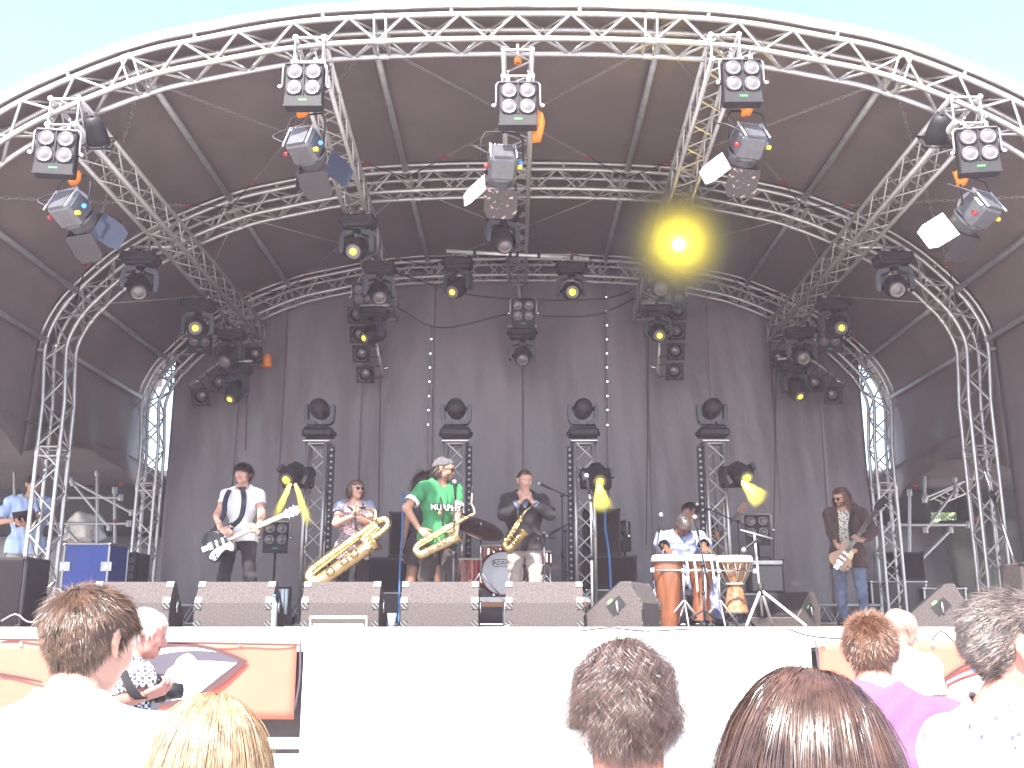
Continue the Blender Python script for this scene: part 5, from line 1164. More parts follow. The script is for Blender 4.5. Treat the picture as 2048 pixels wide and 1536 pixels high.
def guitar(name, lab, fr, mats, outline, guard, bass=False, f=1.0, hs=None):
    A, u, v, w_, _ = fr; t = thing(name, lab, 'guitar'); set_frame(t, A, u, v, w_); t.scale = (f, f, f)
    body, gd, fb, hd = mats; nl = .86 if bass else .64
    sc_ = spline(outline + [outline[0]], .03)
    mb = MB(); mb.prism([tuple(p) for p in sc_[:-1]], -.022, .022); o = mb.build('body', body, t)
    b = o.modifiers.new('bev', 'BEVEL'); b.width = .006; b.segments = 2; b.limit_method = 'ANGLE'
    for g in guard: mb = MB(); mb.prism([tuple(p) for p in spline(g + [g[0]], .02)[:-1]], .0225, .026); mb.build('pickguard', gd, t)
    x0 = .06
    mb = MB(); mb.box((x0 + nl / 2, 0, .020), (nl, .050, .024), bev=.005); mb.build('neck', mat('maple', (.55, .34, .15), .35, 0, .2, 10, coat=.3), t)
    mb = MB(); mb.box((x0 + nl / 2 - .01, 0, .035), (nl + .0, .048, .007)); mb.build('fretboard', fb, t)
    hx = x0 + nl; mb = MB(); mb.prism([(hx, -.024), (hx + .03, -.042), (hx + .15, -.048), (hx + .19, -.02), (hx + .17, .0), (hx + .185, .03), (hx + .14, .046), (hx + .03, .042), (hx, .024)], .012, .030); mb.build('headstock', hd, t)
    for i in range(2 if bass else 3):
        for sy in (-1, 1): mb = MB(); mb.cyl((hx + .045 + i * .045, sy * .044, .02), (hx + .045 + i * .045, sy * .068, .02), .008, n=8); mb.build('tuner', CHROME, t)
    for x in (.0, -.07): mb = MB(); mb.box((x, 0, .030), (.032, .085, .012), bev=.003); mb.build('pickup', CHROME, t)
    mb = MB(); mb.box((-.14, 0, .032), (.05, .085, .014), bev=.004); mb.build('bridge', CHROME, t); mb = MB(); mb.box((-.205, .0, .028), (.07, .06, .01), bev=.003); mb.build('tailpiece', CHROME, t)
    for i in range(4): mb = MB(); mb.cyl((-.12 - .05 * (i % 2), -.11 - .035 * (i // 2), .024), (-.12 - .05 * (i % 2), -.11 - .035 * (i // 2), .038), .010, n=10); mb.build('knob', BLACK, t)
    for i in range(4 if bass else 6):
        y = (i - (1.5 if bass else 2.5)) * .0075; mb = MB(); mb.cyl((-.18, y, .041), (hx + .03, y * .9, .041), .0009, n=4); mb.build('string', CHROME, t)
    return t
O1 = [(-.225, 0), (-.215, .10), (-.15, .165), (-.06, .15), (.0, .10), (.05, .10), (.12, .165), (.16, .15), (.13, .075), (.09, .03), (.09, -.03), (.12, -.08), (.10, -.15), (.06, -.16), (.0, -.115), (-.06, -.135), (-.14, -.185), (-.215, -.12)]
G1 = [[(.07, .035), (.11, .09), (.13, .14), (.06, .09), (.02, .035)], [(.07, -.03), (.09, -.09), (.06, -.14), (.0, -.095), (-.06, -.115), (-.14, -.165), (-.19, -.11), (-.12, -.05), (.0, -.04)]]
WHG = mat('white_plastic', (.75, .74, .72), .3, 0, .03)
guitar('electric_guitar', 'black electric guitar with white pickguards played by the man in white', img_frame((447, 1083), (562, 1034), 10.95), (mat('gloss_black', (.010, .010, .011), .35, 0, 0, spec=.3), WHG, mat('pale_fretboard', (.5, .42, .36), .35), WHG), O1, G1)
O2 = [(-.225, 0), (-.20, .11), (-.12, .155), (-.03, .11), (.03, .095), (.10, .125), (.14, .10), (.12, .05), (.10, .025), (.10, -.02), (.13, -.06), (.145, -.10), (.09, -.10), (.05, -.085), (-.02, -.11), (-.12, -.160), (-.20, -.11)]
SUNB = mat('sunburst_top', (.30, .11, .02), .15, 0, .3, 4, coat=.6)
guitar('electric_guitar', 'amber sunburst electric guitar held upright by the man in the brown jacket', img_frame((1689, 1108), (1731, 1048), 12.95), (SUNB, mat('cream_plastic', (.6, .5, .3), .4), mat('dark_fretboard', (.05, .03, .02), .4), mat('gloss_black', (.012, .012, .013), .12)), O2, [[(-.02, -.03), (.08, -.03), (.06, -.08), (-.02, -.10)]])
guitar('bass_guitar', 'brown bass guitar with its neck raised behind the conga player', img_frame((1398, 1118), (1460, 1045), 13.75), (mat('brown_bass', (.20, .06, .03), .25, 0, .3, 6, coat=.4), BLACK, mat('dark_fretboard', (.05, .03, .02), .4), mat('brown_head', (.25, .09, .04), .3)), O1, [], True, .92)
# ------------------------------------------------------------------ drum kit on its riser
RZ = ZS + .34; DY = 13.0
rx0 = P(1010, 1200, 12.55).x; t = thing('drum_riser', 'low grey drum riser behind the wedges', 'riser', (rx0, 13.3, ZS))
mb = MB(); mb.box((0, 0, .31), (2.0, 1.7, .06)); mb.build('platform', ALUD, t); mb = MB(); mb.box((0, -.853, .25), (2.0, .02, .05)); mb.build('edge_strip', mat('orange_brown_ply', (.4, .18, .08), .6), t)
for sx in (-.95, 0, .95):
    for sy in (-.8, .8): rod('leg', (sx, sy, 0), (sx, sy, .28), .03, ALUD, t)
REDD = mat('red_drum_shell', (.32, .02, .025), .2, 0, .2, 8, coat=.5)
kp = P(1005, 1150, 12.75); t = thing('bass_drum', 'white-fronted bass drum with red shell behind the wedges', 'drum', (kp.x, 12.75, RZ))
kr = .275; c0 = Vector((0, 0, kr + .025))
mb = MB(); mb.lathe([(kr, .0), (kr, .42)], c0, (0, 1, 0), 36); mb.build('shell', REDD, t)
mb = MB(); mb.lathe([(kr + .016, -.012), (kr + .02, 0), (kr + .016, .028), (kr - .012, .028), (kr - .014, -.012)], c0, (0, 1, 0), 36); mb.build('hoop', REDD, t)
mb = MB(); mb.lathe([(kr - .012, .0), (kr * .5, -.004), (0, -.005)], c0, (0, 1, 0), 36); dh = mb.build('drum_head', mat('white_drum_head', (.62, .60, .64), .4), t)
PRT = mat('black_print', (.05, .05, .055), .5, 0, 0)
oc = c0 + Vector((.0, -.009, .125)); pts = [(.13 * math.copysign(abs(math.cos(a)) ** .5, math.cos(a)), .045 * math.copysign(abs(math.sin(a)) ** .7, math.sin(a))) for a in np.linspace(0, 2 * math.pi, 33)]
mb = MB(); mb.tube([oc + Vector((x, 0, z)) for x, z in pts], .0035, 4, False); mb.build('logo_oval', PRT, dh)
text_mesh('logo', 'ADAMS', .075, PRT, dh, T4(oc) @ rx(math.pi / 2))
for k in range(8): a = 2 * math.pi * (k + .5) / 8; q = Vector(((kr + .012) * math.cos(a), .05, kr + .025 + (kr + .012) * math.sin(a))); mb = MB(); mb.box(q, (.02, .09, .02)); mb.build('lug', CHROME, t)
for sx in (-1, 1): mb = MB(); mb.cyl((sx * kr * .9, .1, .2), (sx * (kr + .08), -.03, .01), .009, n=6); mb.build('spur', CHROME, t)
def tom(lab, x, y, Y, r, h, z, legs):
    p = P(x, y, Y); t = thing('tom_drum', lab, 'drum', (p.x, Y, z), group='red tom drums')
    mb = MB(); mb.lathe([(r, 0), (r, h)], (0, 0, legs), (0, 0, 1), 28); mb.build('shell', REDD, t)
    mb = MB(); mb.lathe([(r + .012, h - .02), (r + .014, h + .005), (r, h + .008), (0, h + .002)], (0, 0, legs), (0, 0, 1), 28); mb.build('drum_head', SKINH, t)
    mb = MB(); mb.lathe([(r + .012, -.01), (r + .012, .02), (r, .02), (0, .0)], (0, 0, legs), (0, 0, 1), 28); mb.build('lower_hoop', CHROME, t)
    for k in range(6): a = k * math.pi / 3 + .2; mb = MB(); mb.box((r * 1.02 * math.cos(a), r * 1.02 * math.sin(a), legs + h / 2), (.018, .018, h * .6)); mb.build('lug', CHROME, t)
    for k in range(3): a = k * 2.1 + .5; mb = MB(); mb.cyl((r * 1.08 * math.cos(a), r * 1.08 * math.sin(a), legs + h * .5), (r * 1.15 * math.cos(a), r * 1.15 * math.sin(a), 0), .008, n=6); mb.build('leg', CHROME, t)
tom('red floor tom left of the bass drum', 942, 1150, 12.9, .19, .36, RZ, .12); tom('small red tom above the bass drum', 985, 1110, 13.0, .15, .22, RZ, .44); tom('red drum tucked behind the bass drum', 1075, 1150, 13.2, .17, .18, RZ, .42)
CYM = mat('dark_bronze_cymbal', (.16, .105, .07), .35, .9, .2, 20)
def cymbal(lab, x, y, Y, r, tilt):
    p = P(x, y, Y); t = thing('cymbal_stand', lab, 'cymbal', (p.x, Y, RZ), group='cymbals on stands'); h = p.z - RZ
    o = inst(('cym', r), lambda mb: mb.lathe([(.012, .03), (.04, .026), (.055, .008), (r * .6, -.004), (r, -.022), (r, -.024), (r * .6, -.008), (.05, .003)], n=32), 'cymbal', CYM, t, T4((0, 0, h)) @ ry(tilt[0]) @ rx(tilt[1]))
    mb = MB(); mb.cyl((0, 0, .25), (0, 0, h + .05), .011, n=8); mb.build('pole', CHROME, t); mb = MB(); mb.ball((0, 0, h + .05), .014, 8); mb.build('wing_nut', CHROME, t)
    for k in range(3): a = k * 2.094 + .4; mb = MB(); mb.cyl((0, 0, .30), (.28 * math.cos(a), .28 * math.sin(a), 0), .010, n=6); mb.build('leg', CHROME, t)
cymbal('large dark cymbal tilted beside the saxophonist in black', 962, 1055, 12.5, .30, (R(20), R(28)))
cymbal('dark cymbal half hidden by the tenor saxophone', 925, 1040, 12.9, .24, (R(24), R(30)))
cymbal('flat hi-hat cymbal right of the bass drum', 1088, 1073, 12.9, .17, (R(0), R(3)))
cymbal('dark crash cymbal behind the saxophonist in black', 1078, 1020, 13.2, .22, (R(-10), R(25)))
# ------------------------------------------------------------------ hand drums
def hand_drum(name, lab, x, y, Y, prof, top, m, z0=0.0, ropes=0, straps=0):
    p = P(x, y, Y); t = thing(name, lab, 'drum', (p.x, Y, ZS + z0), group='hand drums')
    mb = MB(); mb.lathe(prof, (0, 0, 0), (0, 0, 1), 28); mb.build('shell', m, t)
    r, h = prof[-1]; mb = MB(); mb.lathe([(r + .012, h - .05), (r + .022, h - .035), (r + .016, h - .01), (r + .004, h + .008), (r * .5, h + .013), (0, h + .013)], n=28); mb.build('drum_head', SKINH, t)
    mb = MB(); ring = [((r + .024) * math.cos(a), (r + .024) * math.sin(a), h - .055) for a in np.linspace(0, 2 * math.pi, 29)]; mb.tube(ring, .010, 6, False); mb.build('rim', STEEL if not ropes else mat('rope_cream', (.5, .45, .38), .9), t)
    if ropes:
        wr_ = min(q[0] for q in prof); hw_ = [q[1] for q in prof if q[0] == wr_][0]
        for k in range(ropes):
            a = 2 * math.pi * k / ropes; b = a + math.pi / ropes * (1 if k % 2 else -1)
            mid = np.interp((h + hw_) / 2, [q[1] for q in prof], [q[0] for q in prof]) + .012
            mb = MB(); mb.tube([((r + .018) * math.cos(a), (r + .018) * math.sin(a), h - .06), (mid * math.cos((a + b) / 2), mid * math.sin((a + b) / 2), (h + hw_) / 2), ((wr_ + .014) * math.cos(b), (wr_ + .014) * math.sin(b), hw_ + .02)], .005, 5); mb.build('rope', mat('rope_cream', (.5, .45, .38), .9), t)
        mb = MB(); ring = [((wr_ + .012) * math.cos(a), (wr_ + .012) * math.sin(a), hw_ + .015) for a in np.linspace(0, 2 * math.pi, 21)]; mb.tube(ring, .011, 6, False); mb.build('waist_ring', mat('rope_cream', (.5, .45, .38), .9), t)
    for k in range(straps):
        a = -1.57 + (k - (straps - 1) / 2) * .5; q0 = Vector(((r + .03) * math.cos(a), (r + .03) * math.sin(a), h - .05))
        mb = MB(); mb.tube(spline([q0, q0 + Vector((.01, -.02, -.12)), q0 + Vector((.0 + .02 * (k % 2), -.015, -.24 - .08 * (k % 3)))], .03), .012, 6, flat=.25); mb.build('strap', mat('pale_strap', (.5, .45, .42), .8), t)
    return t
hand_drum('conga', 'tall orange wooden conga at the left of the percussion set', 1337, 1180, 10.35, [(.085, .0), (.09, .03), (.125, .30), (.15, .5), (.155, .58), (.145, .70)], 1, WOODO)
hand_drum('ashiko_drum', 'orange goblet drum with hanging pale straps between conga and djembe', 1402, 1180, 10.35, [(.105, .06), (.10, .10), (.085, .26), (.082, .30), (.10, .40), (.135, .58), (.15, .70)], 1, WOODO, 0, 0, 5)
DJW = mat('carved_djembe_wood', (.20, .065, .022), .45, 0, .6, 18, .6, 30, var2=(.42, .22, .11))
hand_drum('djembe', 'carved roped djembe at the right of the percussion set', 1470, 1180, 10.5, [(.125, 0), (.115, .05), (.085, .22), (.075, .27), (.11, .34), (.165, .45), (.18, .52), (.175, .56)], 1, DJW, .14, 18)
p = P(1470, 1180, 10.5); t = thing('drum_stand', 'low black stand under the djembe', 'stand', (p.x, 10.5, ZS))
mb = MB(); mb.lathe([(.13, .125), (.13, .138), (.0, .138)], n=16); mb.build('cradle', BLACKM, t)
for k in range(3): a = k * 2.094 + .3; mb = MB(); mb.cyl((.08 * math.cos(a), .08 * math.sin(a), .13), (.2 * math.cos(a), .2 * math.sin(a), .0), .012, n=6); mb.build('leg', BLACKM, t)
mb = MB(); A = P(1300, 1140, 10.2); B = P(1520, 1142, 10.2); t = thing('percussion_rail', 'chrome rail of clamps holding the hand drums', 'rail', A); mb.cyl((0, 0, 0), B - A, .011, n=8); mb.build('rail', CHROME, t)
for f in (.02, .3, .5, .62, .95): mb = MB(); c = (B - A) * f; mb.box(c, (.04, .045, .05), bev=.006); mb.build('clamp', CHROME, t)
for f in (.30, .62):
    c = (B - A) * f; mb = MB(); mb.cyl(c, (c.x, c.y, ZS + .25 - A.z), .012, n=8); mb.build('post', STEEL, t)
    for k in range(3): a = k * 2.094 + .5; mb = MB(); mb.cyl((c.x, c.y, ZS + .26 - A.z), (c.x + .24 * math.cos(a), c.y + .24 * math.sin(a), ZS - A.z), .010, n=6); mb.build('leg', STEEL, t)
# stool for the percussionist
p = P(1372, 1250, 11.25); t = thing('drum_stool', 'black stool under the conga player', 'stool', (p.x, 11.3, ZS)); mb = MB(); mb.lathe([(0, .40), (.17, .40), (.18, .43), (.17, .465), (0, .47)], n=20); mb.build('seat', BLACK, t)
mb = MB(); mb.cyl((0, 0, .2), (0, 0, .41), .02, n=8); mb.build('post', STEEL, t)
for k in range(3): a = k * 2.094; mb = MB(); mb.cyl((0, 0, .24), (.25 * math.cos(a), .25 * math.sin(a), 0), .012, n=6); mb.build('leg', STEEL, t)
# ------------------------------------------------------------------ microphones and stands
MICG = mat('mic_grille', (.55, .55, .56), .35, .8, .2, 200, .3, 400)
def microphone(lab, tip, d):
    t = thing('microphone', lab, 'microphone', tip, group='microphones'); d = Vector(d).normalized()
    mb = MB(); mb.ball((0, 0, 0), .026, 12); mb.build('grille', MICG, t)
    mb = MB(); mb.tube([d * .02, d * .03, d * .10, d * .19], [.024, .019, .015, .011], 10); mb.build('handle', BLACK, t); return t
def mic_stand(lab, x, Y, ytop, boom=None, Yb=None, miclab=None, base='tripod', m=BLACKM, z0=None):
    z0 = ZS if z0 is None else z0; top = P(x, ytop, Y); t = thing('microphone_stand', lab, 'stand', (top.x, Y, z0), group='microphone stands'); h = top.z - z0
    mb = MB(); mb.cyl((0, 0, .05), (0, 0, h * .55), .012, n=8); mb.build('lower_tube', m, t); mb = MB(); mb.cyl((0, 0, h * .5), (0, 0, h), .008, n=8); mb.build('upper_tube', m, t); mb = MB(); mb.cyl((0, 0, h * .52), (0, 0, h * .57), .018, n=8); mb.build('clutch', BLACK, t)
    if base == 'tripod':
        for k in range(3): a = k * 2.094 + .6; mb = MB(); mb.cyl((0, 0, .16), (.28 * math.cos(a), .28 * math.sin(a), .012), .009, n=6); mb.build('leg', m, t)
    else: mb = MB(); mb.lathe([(.0, 0), (.13, 0), (.13, .015), (.02, .04), (.0, .04)], n=20); mb.build('base', BLACKM, t)
    if boom:
        (xa, ya), (xb, yb) = boom; A = P(xa, ya, Y if Yb is None else Yb) - t.location; B = P(xb, yb, Y) - t.location
        mb = MB(); mb.cyl(A, B, .008, n=8); mb.build('boom', m, t); mb = MB(); mb.cyl((-.02, 0, h), (.02, 0, h), .018, n=8); mb.build('boom_clamp', BLACK, t)
        if miclab: microphone(miclab, t.location + A + (A - B).normalized() * .17, B - A)
    elif miclab: microphone(miclab, t.location + Vector((0, 0, h + .15)), (.05, .15, -1))
    return t
mic_stand('straight microphone stand before the man in green', 909, 10.5, 992, None, None, 'vocal microphone at the mouth of the man in green', 'round')
mic_stand('straight microphone stand left of the amplifier stack at centre right', 1181, 10.0, 1000, ((1178, 985), (1191, 1075)), None, 'vocal microphone on the lone stand right of centre', 'round', STEEL)
mic_stand('boom stand over the drums', 1124, 12.5, 992, ((1103, 978), (1142, 995)), None, 'small overhead microphone above the drums', 'tripod')
mic_stand('low boom stand right of the drums', 1130, 12.3, 1062, ((1118, 1058), (1150, 1040)), None, 'drum microphone beside the hi-hat', 'tripod')
mic_stand('boom stand left of the conga player', 1312, 10.6, 1120, ((1318, 1062), (1306, 1160)), None, 'microphone beside the conga player\'s right arm', 'tripod')
mic_stand('boom stand between the hand drums', 1404, 10.1, 1130, ((1396, 1068), (1418, 1180)), None, 'microphone hanging over the middle hand drum', 'tripod')
mic_stand('boom stand beside the bass player', 1475, 12.2, 1043, ((1420, 1020), (1500, 1055)), None, 'vocal microphone before the bass player', 'tripod')
# tripod with bright splayed legs
hub = P(1521, 1180, 9.9); t = thing('tripod_stand', 'stand with two bright splayed legs right of the djembe', 'stand', (hub.x, 9.9, ZS)); h = hub.z - ZS
for x, y, Y in ((1492, 1254, 9.7), (1612, 1254, 9.6), (1545, 1252, 10.5)):
    q = P(x, y, Y) - t.location; q.z = .008; mb = MB(); mb.cyl((0, 0, h), q, .014, n=8); mb.build('leg', mat('white_tube', (.7, .7, .68), .4), t)
tp = P(1508, 1066, 9.9) - t.location; mb = MB(); mb.cyl((0, 0, .1), tp, .013, n=8); mb.build('pole', STEEL, t); mb = MB(); mb.cyl((0, 0, h - .05), (0, 0, h + .06), .03, n=10); mb.build('hub', BLACKM, t)
b0 = P(1480, 1060, 9.9) - t.location; b1 = P(1545, 1078, 9.9) - t.location; mb = MB(); mb.cyl(b0, b1, .009, n=8); mb.build('boom', STEEL, t)
microphone('long microphone on the stand above the djembe', P(1487, 1100, 9.8), P(1522, 1074, 9.8) - P(1487, 1100, 9.8))
BLUECAB = mat('blue_cable', (.05, .16, .42), .5)
cable('blue cable running down beside the left amplifier stack', [P(806, 985, 12.0), P(804, 1070, 11.9), P(800, 1130, 11.9), (P(797, 1250, 11.9).x, 11.9, ZS + .01)], .012, BLUECAB)
cable('blue cable hanging down the front of the right amplifier stack', [P(1210, 1016, 13.6), P(1211, 1060, 13.55), P(1218, 1110, 13.5), P(1222, 1190, 13.5), (P(1222, 1250, 13.4).x, 13.4, ZS + .01)], .016, BLUECAB)
# ------------------------------------------------------------------ smoke drifting through the lamp beams
def smoke(label, src, dst, r0, r1, dens, energy, cone, seed):
    src, dst = Vector(src), Vector(dst); d = dst - src; L = d.length; u = d.normalized(); fr = frame_z(u); mb = MB(); rings = []
    for j in range(9):
        f = j / 8; rr = (r0 + (r1 - r0) * f) * (1 if j < 8 else .55); rings.append([u * (L * f + .02) + fr @ Vector((rr * (1 + .12 * math.sin(3 * a + seed + 4 * f)) * math.cos(a), rr * (1 + .12 * math.cos(2 * a + 3 * f)) * math.sin(a), 0)) for a in np.linspace(0, 2 * math.pi, 14, endpoint=False)])
    mb.ring_loft(rings); k = 'smoke_%d' % seed; m = bpy.data.materials.new(k); m.use_nodes = True; n = m.node_tree; n.nodes.remove(n.nodes['Principled BSDF'])
    pv = n.nodes.new('ShaderNodeVolumePrincipled'); pv.inputs['Color'].default_value = (.9, .88, .8, 1); pv.inputs['Anisotropy'].default_value = .1
    tc = n.nodes.new('ShaderNodeTexCoord'); nz = n.nodes.new('ShaderNodeTexNoise'); nz.inputs['Scale'].default_value = 6; nz.inputs['Detail'].default_value = 3; mr = n.nodes.new('ShaderNodeMapRange'); mr.inputs[1].default_value = .35; mr.inputs[2].default_value = .7; mr.inputs[3].default_value = dens * .15; mr.inputs[4].default_value = dens
    n.links.new(tc.outputs['Object'], nz.inputs['Vector']); n.links.new(nz.outputs['Fac'], mr.inputs[0])
    vl = n.nodes.new('ShaderNodeVectorMath'); vl.operation = 'LENGTH'; n.links.new(tc.outputs['Object'], vl.inputs[0]); fo = n.nodes.new('ShaderNodeMapRange'); fo.inputs[1].default_value = L * .45; fo.inputs[2].default_value = L * 1.0; fo.inputs[3].default_value = 1; fo.inputs[4].default_value = 0; n.links.new(vl.outputs['Value'], fo.inputs[0])
    mu = n.nodes.new('ShaderNodeMath'); mu.operation = 'MULTIPLY'; n.links.new(mr.outputs[0], mu.inputs[0]); n.links.new(fo.outputs[0], mu.inputs[1]); n.links.new(mu.outputs[0], pv.inputs['Density']); n.links.new(pv.outputs[0], n.nodes['Material Output'].inputs['Volume'])
    o = mb.build('smoke', m, None); o.location = src; tag(o, label, 'smoke', None, 'stuff')
    l = bpy.data.lights.new('lamp_beam', 'SPOT'); l.energy = energy; l.color = (1, .86, .06); l.spot_size = cone; l.spot_blend = .4; l.shadow_soft_size = .02
    lo = bpy.data.objects.new('lamp_beam', l); COL.objects.link(lo); lo.location = src - u * .02; lo.rotation_euler = (-u).to_track_quat('Z', 'Y').to_euler()
smoke('yellow-lit smoke wisp falling left from the far left tower lamp', P(582, 964, 12.62), P(548, 1038, 12.5), .03, .08, 5, 230, R(14), 1)
smoke('yellow-lit smoke wisp falling right from the far left tower lamp', P(590, 966, 12.62), P(618, 1052, 12.5), .03, .09, 5, 230, R(14), 2)
smoke('yellow-lit smoke cone under the inner right tower lamp', P(1197, 966, 12.62), P(1207, 1026, 12.5), .04, .19, 1.6, 100, R(46), 3)
smoke('yellow-lit smoke puff beside the far right tower lamp', P(1483, 962, 12.62), P(1526, 1006, 12.5), .05, .19, 2.0, 140, R(48), 4)
# smoke ball added to imitate lens glare round the lamp facing the audience
def glare_ball(label, c, r, dens, energy):
    m = bpy.data.materials.new('smoke_ball'); m.use_nodes = True; n = m.node_tree; n.nodes.remove(n.nodes['Principled BSDF']); pv = n.nodes.new('ShaderNodeVolumePrincipled'); pv.inputs['Color'].default_value = (.9, .88, .8, 1)
    tc = n.nodes.new('ShaderNodeTexCoord'); mp = n.nodes.new('ShaderNodeMapping'); mp.inputs['Scale'].default_value = (1 / r,) * 3; g = n.nodes.new('ShaderNodeTexGradient'); g.gradient_type = 'SPHERICAL'; mr = n.nodes.new('ShaderNodeMath'); mr.operation = 'MULTIPLY'; mr.inputs[1].default_value = dens
    L = n.links.new; L(tc.outputs['Object'], mp.inputs[0]); L(mp.outputs[0], g.inputs[0]); L(g.outputs['Fac'], mr.inputs[0]); L(mr.outputs[0], pv.inputs['Density']); L(pv.outputs[0], n.nodes['Material Output'].inputs['Volume'])
    mb = MB(); mb.ball((0, 0, 0), r, 24); o = mb.build('smoke', m); o.location = c; tag(o, label, 'smoke', None, 'stuff')
    l = bpy.data.lights.new('lamp_beam', 'SPOT'); l.energy = energy; l.color = (1, .80, .03); l.shadow_soft_size = .05; l.spot_size = R(125); l.spot_blend = .6; lo = bpy.data.objects.new('lamp_beam', l); COL.objects.link(lo); lo.location = c; lo.rotation_euler = (Vector(c) - cam.location).to_track_quat('Z', 'Y').to_euler()
gl = find_obj('brightly glaring'); hd_ = [c for c in gl.children if c.name.startswith('head')][0]
bpy.context.view_layer.update(); gc = hd_.matrix_world @ Vector((0, -.24, 0))
glare_ball('thin smoke glowing yellow round the glaring lamp', gc, .85, 3.0, 60)
# ------------------------------------------------------------------ the people
def cloth(n, c, var=.12, scale=6, rough=.85, c2=None, bump=.15): return mat('cloth_' + n, c, rough, 0, var, scale, bump, 90, spec=.2, var2=c2, sheen=.1)
def checker(n, a, b, sc):
    m = mat('cloth_' + n, a, .85, 0, 0, spec=.2); t_ = m.node_tree; ck = t_.nodes.new('ShaderNodeTexChecker'); ck.inputs['Scale'].default_value = sc; ck.inputs['Color1'].default_value = (*a, 1); ck.inputs['Color2'].default_value = (*b, 1)
    tc = t_.nodes.new('ShaderNodeTexCoord'); t_.links.new(tc.outputs['Object'], ck.inputs['Vector']); t_.links.new(ck.outputs[0], t_.nodes['Principled BSDF'].inputs['Base Color']); return m
def dots(n, a, b, sc, thr):
    m = mat('cloth_' + n, a, .85, 0, 0, spec=.2); t_ = m.node_tree; vo = t_.nodes.new('ShaderNodeTexVoronoi'); vo.inputs['Scale'].default_value = sc; cr = t_.nodes.new('ShaderNodeValToRGB'); cr.color_ramp.interpolation = 'CONSTANT'; cr.color_ramp.elements[1].position = thr; cr.color_ramp.elements[0].color = (*b, 1); cr.color_ramp.elements[1].color = (*a, 1)
    tc = t_.nodes.new('ShaderNodeTexCoord'); t_.links.new(tc.outputs['Object'], vo.inputs['Vector']); t_.links.new(vo.outputs['Distance'], cr.inputs[0]); t_.links.new(cr.outputs[0], t_.nodes['Principled BSDF'].inputs['Base Color']); return m
PALE = (.46, .255, .19); TAN = (.38, .20, .13); DARK = (.13, .065, .04); BRN = (.27, .14, .085); PINK = (.42, .18, .14)
SKP, SKT, SKD, SKB, SKR = skin('pale', PALE), skin('tan', TAN), skin('dark', DARK), skin('brown', BRN), skin('pink', PINK)
H_BR = hairmat('brown', (.060, .031, .020), (.20, .112, .068)); H_DK = hairmat('dark', (.020, .012, .010), (.055, .032, .024)); H_BL = hairmat('blond', (.27, .16, .08), (.56, .38, .22)); H_WH = hairmat('white', (.62, .60, .58), (.8, .79, .77)); H_RD = hairmat('reddish', (.095, .040, .022), (.25, .12, .07)); H_GR = hairmat('grey_brown', (.10, .075, .066), (.28, .225, .20)); H_SH = hairmat('glossy_brown', (.040, .019, .013), (.115, .060, .042), .26); H_CU = hairmat('curly_brown', (.045, .025, .020), (.15, .088, .070))
WT = cloth('white', (.72, .71, .72)); BK = cloth('black', (.022, .020, .022)); JN = cloth('jeans', (.085, .115, .19), .35, 5, c2=(.20, .25, .36)); SHOE = mat('shoe_leather', (.03, .025, .022), .45, 0, .2)
def strap_on(tool, body_pts, m, w_=.028, name='strap'):
    q = spline([tuple(p) for p in body_pts], .04); mb = MB(); Mi = tool.matrix_basis.inverted(); mb.tube([Mi @ Vector(p) for p in q], w_, 6, flat=.12, fdir=Mi.to_3x3() @ Vector((0, -1, .2))); return mb.build(name, m, tool)
def std(shirtm, trm, sl=.5, hem=-.04, fore=-1, extra=(), off=.013, fa=.006, drop=.06):
    return [('trousers', trm, trousers(), .010, .006, 4), ('shirt', shirtm, shirt(sl, hem, fore), off, fa, 6, drop), ('shoes', SHOE, shoes, .007, .0, 0)] + list(extra)
X_ = lambda x, Y: P(x, 1250, Y).x
OB = {o.get('label', ''): o for o in bpy.data.objects if o.parent is None}
def find(s_): return [o for l, o in OB.items() if l.startswith(s_)][0]
SHORT = lambda n, L=.045, **k: dict(dict(n=n, len=L, lift=.2, grav=.5, w=.0011, mess=.12, fly=.15, clump=.2, percl=10), **k)
# guitarist in white
Y = 11.2; neckband = lambda l, t, z, v: (l == 'neck') & (t < .55)
b, HMx, _, _ = person(dict(label='guitarist in white t-shirt and dark neck scarf playing a black guitar', loc=(X_(468, Y), Y, ZS), H=1.80, w=.95, fat=.92, skin=SKP, skinc=PALE, hairmat=H_DK, head=(-8, 0, 0), jaw=.92, seed=11, lean=-2,
    armR=dict(w=P(440, 1058, 10.90), pole=(-.8, .3, -.4), f=(.8, -.25, -.35), n=(.2, .95, .1), curl=.55), armL=dict(w=P(514, 1066, 10.93), pole=(.6, .2, -.8), f=(-.45, -.35, .75), n=(-.55, .6, -.3), curl=.7),
    legL=dict(foot=(.20, -.02, 0)), legR=dict(foot=(-.17, .02, 0)), wear=std(WT, BK, .48, -.05, extra=[('neck_scarf', cloth('scarf', (.03, .03, .045)), neckband, .016, .008, 3)]), hair=[SHORT(2600, .075, lift=.18, grav=.6, w=.0022, low=.0), dict(n=500, len=.07, lift=.12, grav=.9, w=.0022, flow=lambda q: np.array((.35, -1, -.3)), where=lambda c: (c[:, 1] < -.02) & (c[:, 2] > .05))]))
g = find('black electric guitar'); G = lambda x, y, z: g.matrix_basis @ Vector((x, y, z))
strap_on(g, [G(.13, .13, -.02), P(481, 1035, 10.98), P(487, 1005, 11.0), P(486, 986, 11.06), P(481, 978, 11.2), P(462, 978, 11.2), P(455, 986, 11.06), P(449, 1005, 11.0), P(444, 1035, 10.98), G(-.20, .10, -.02)], cloth('strap', (.02, .02, .035)), .030)
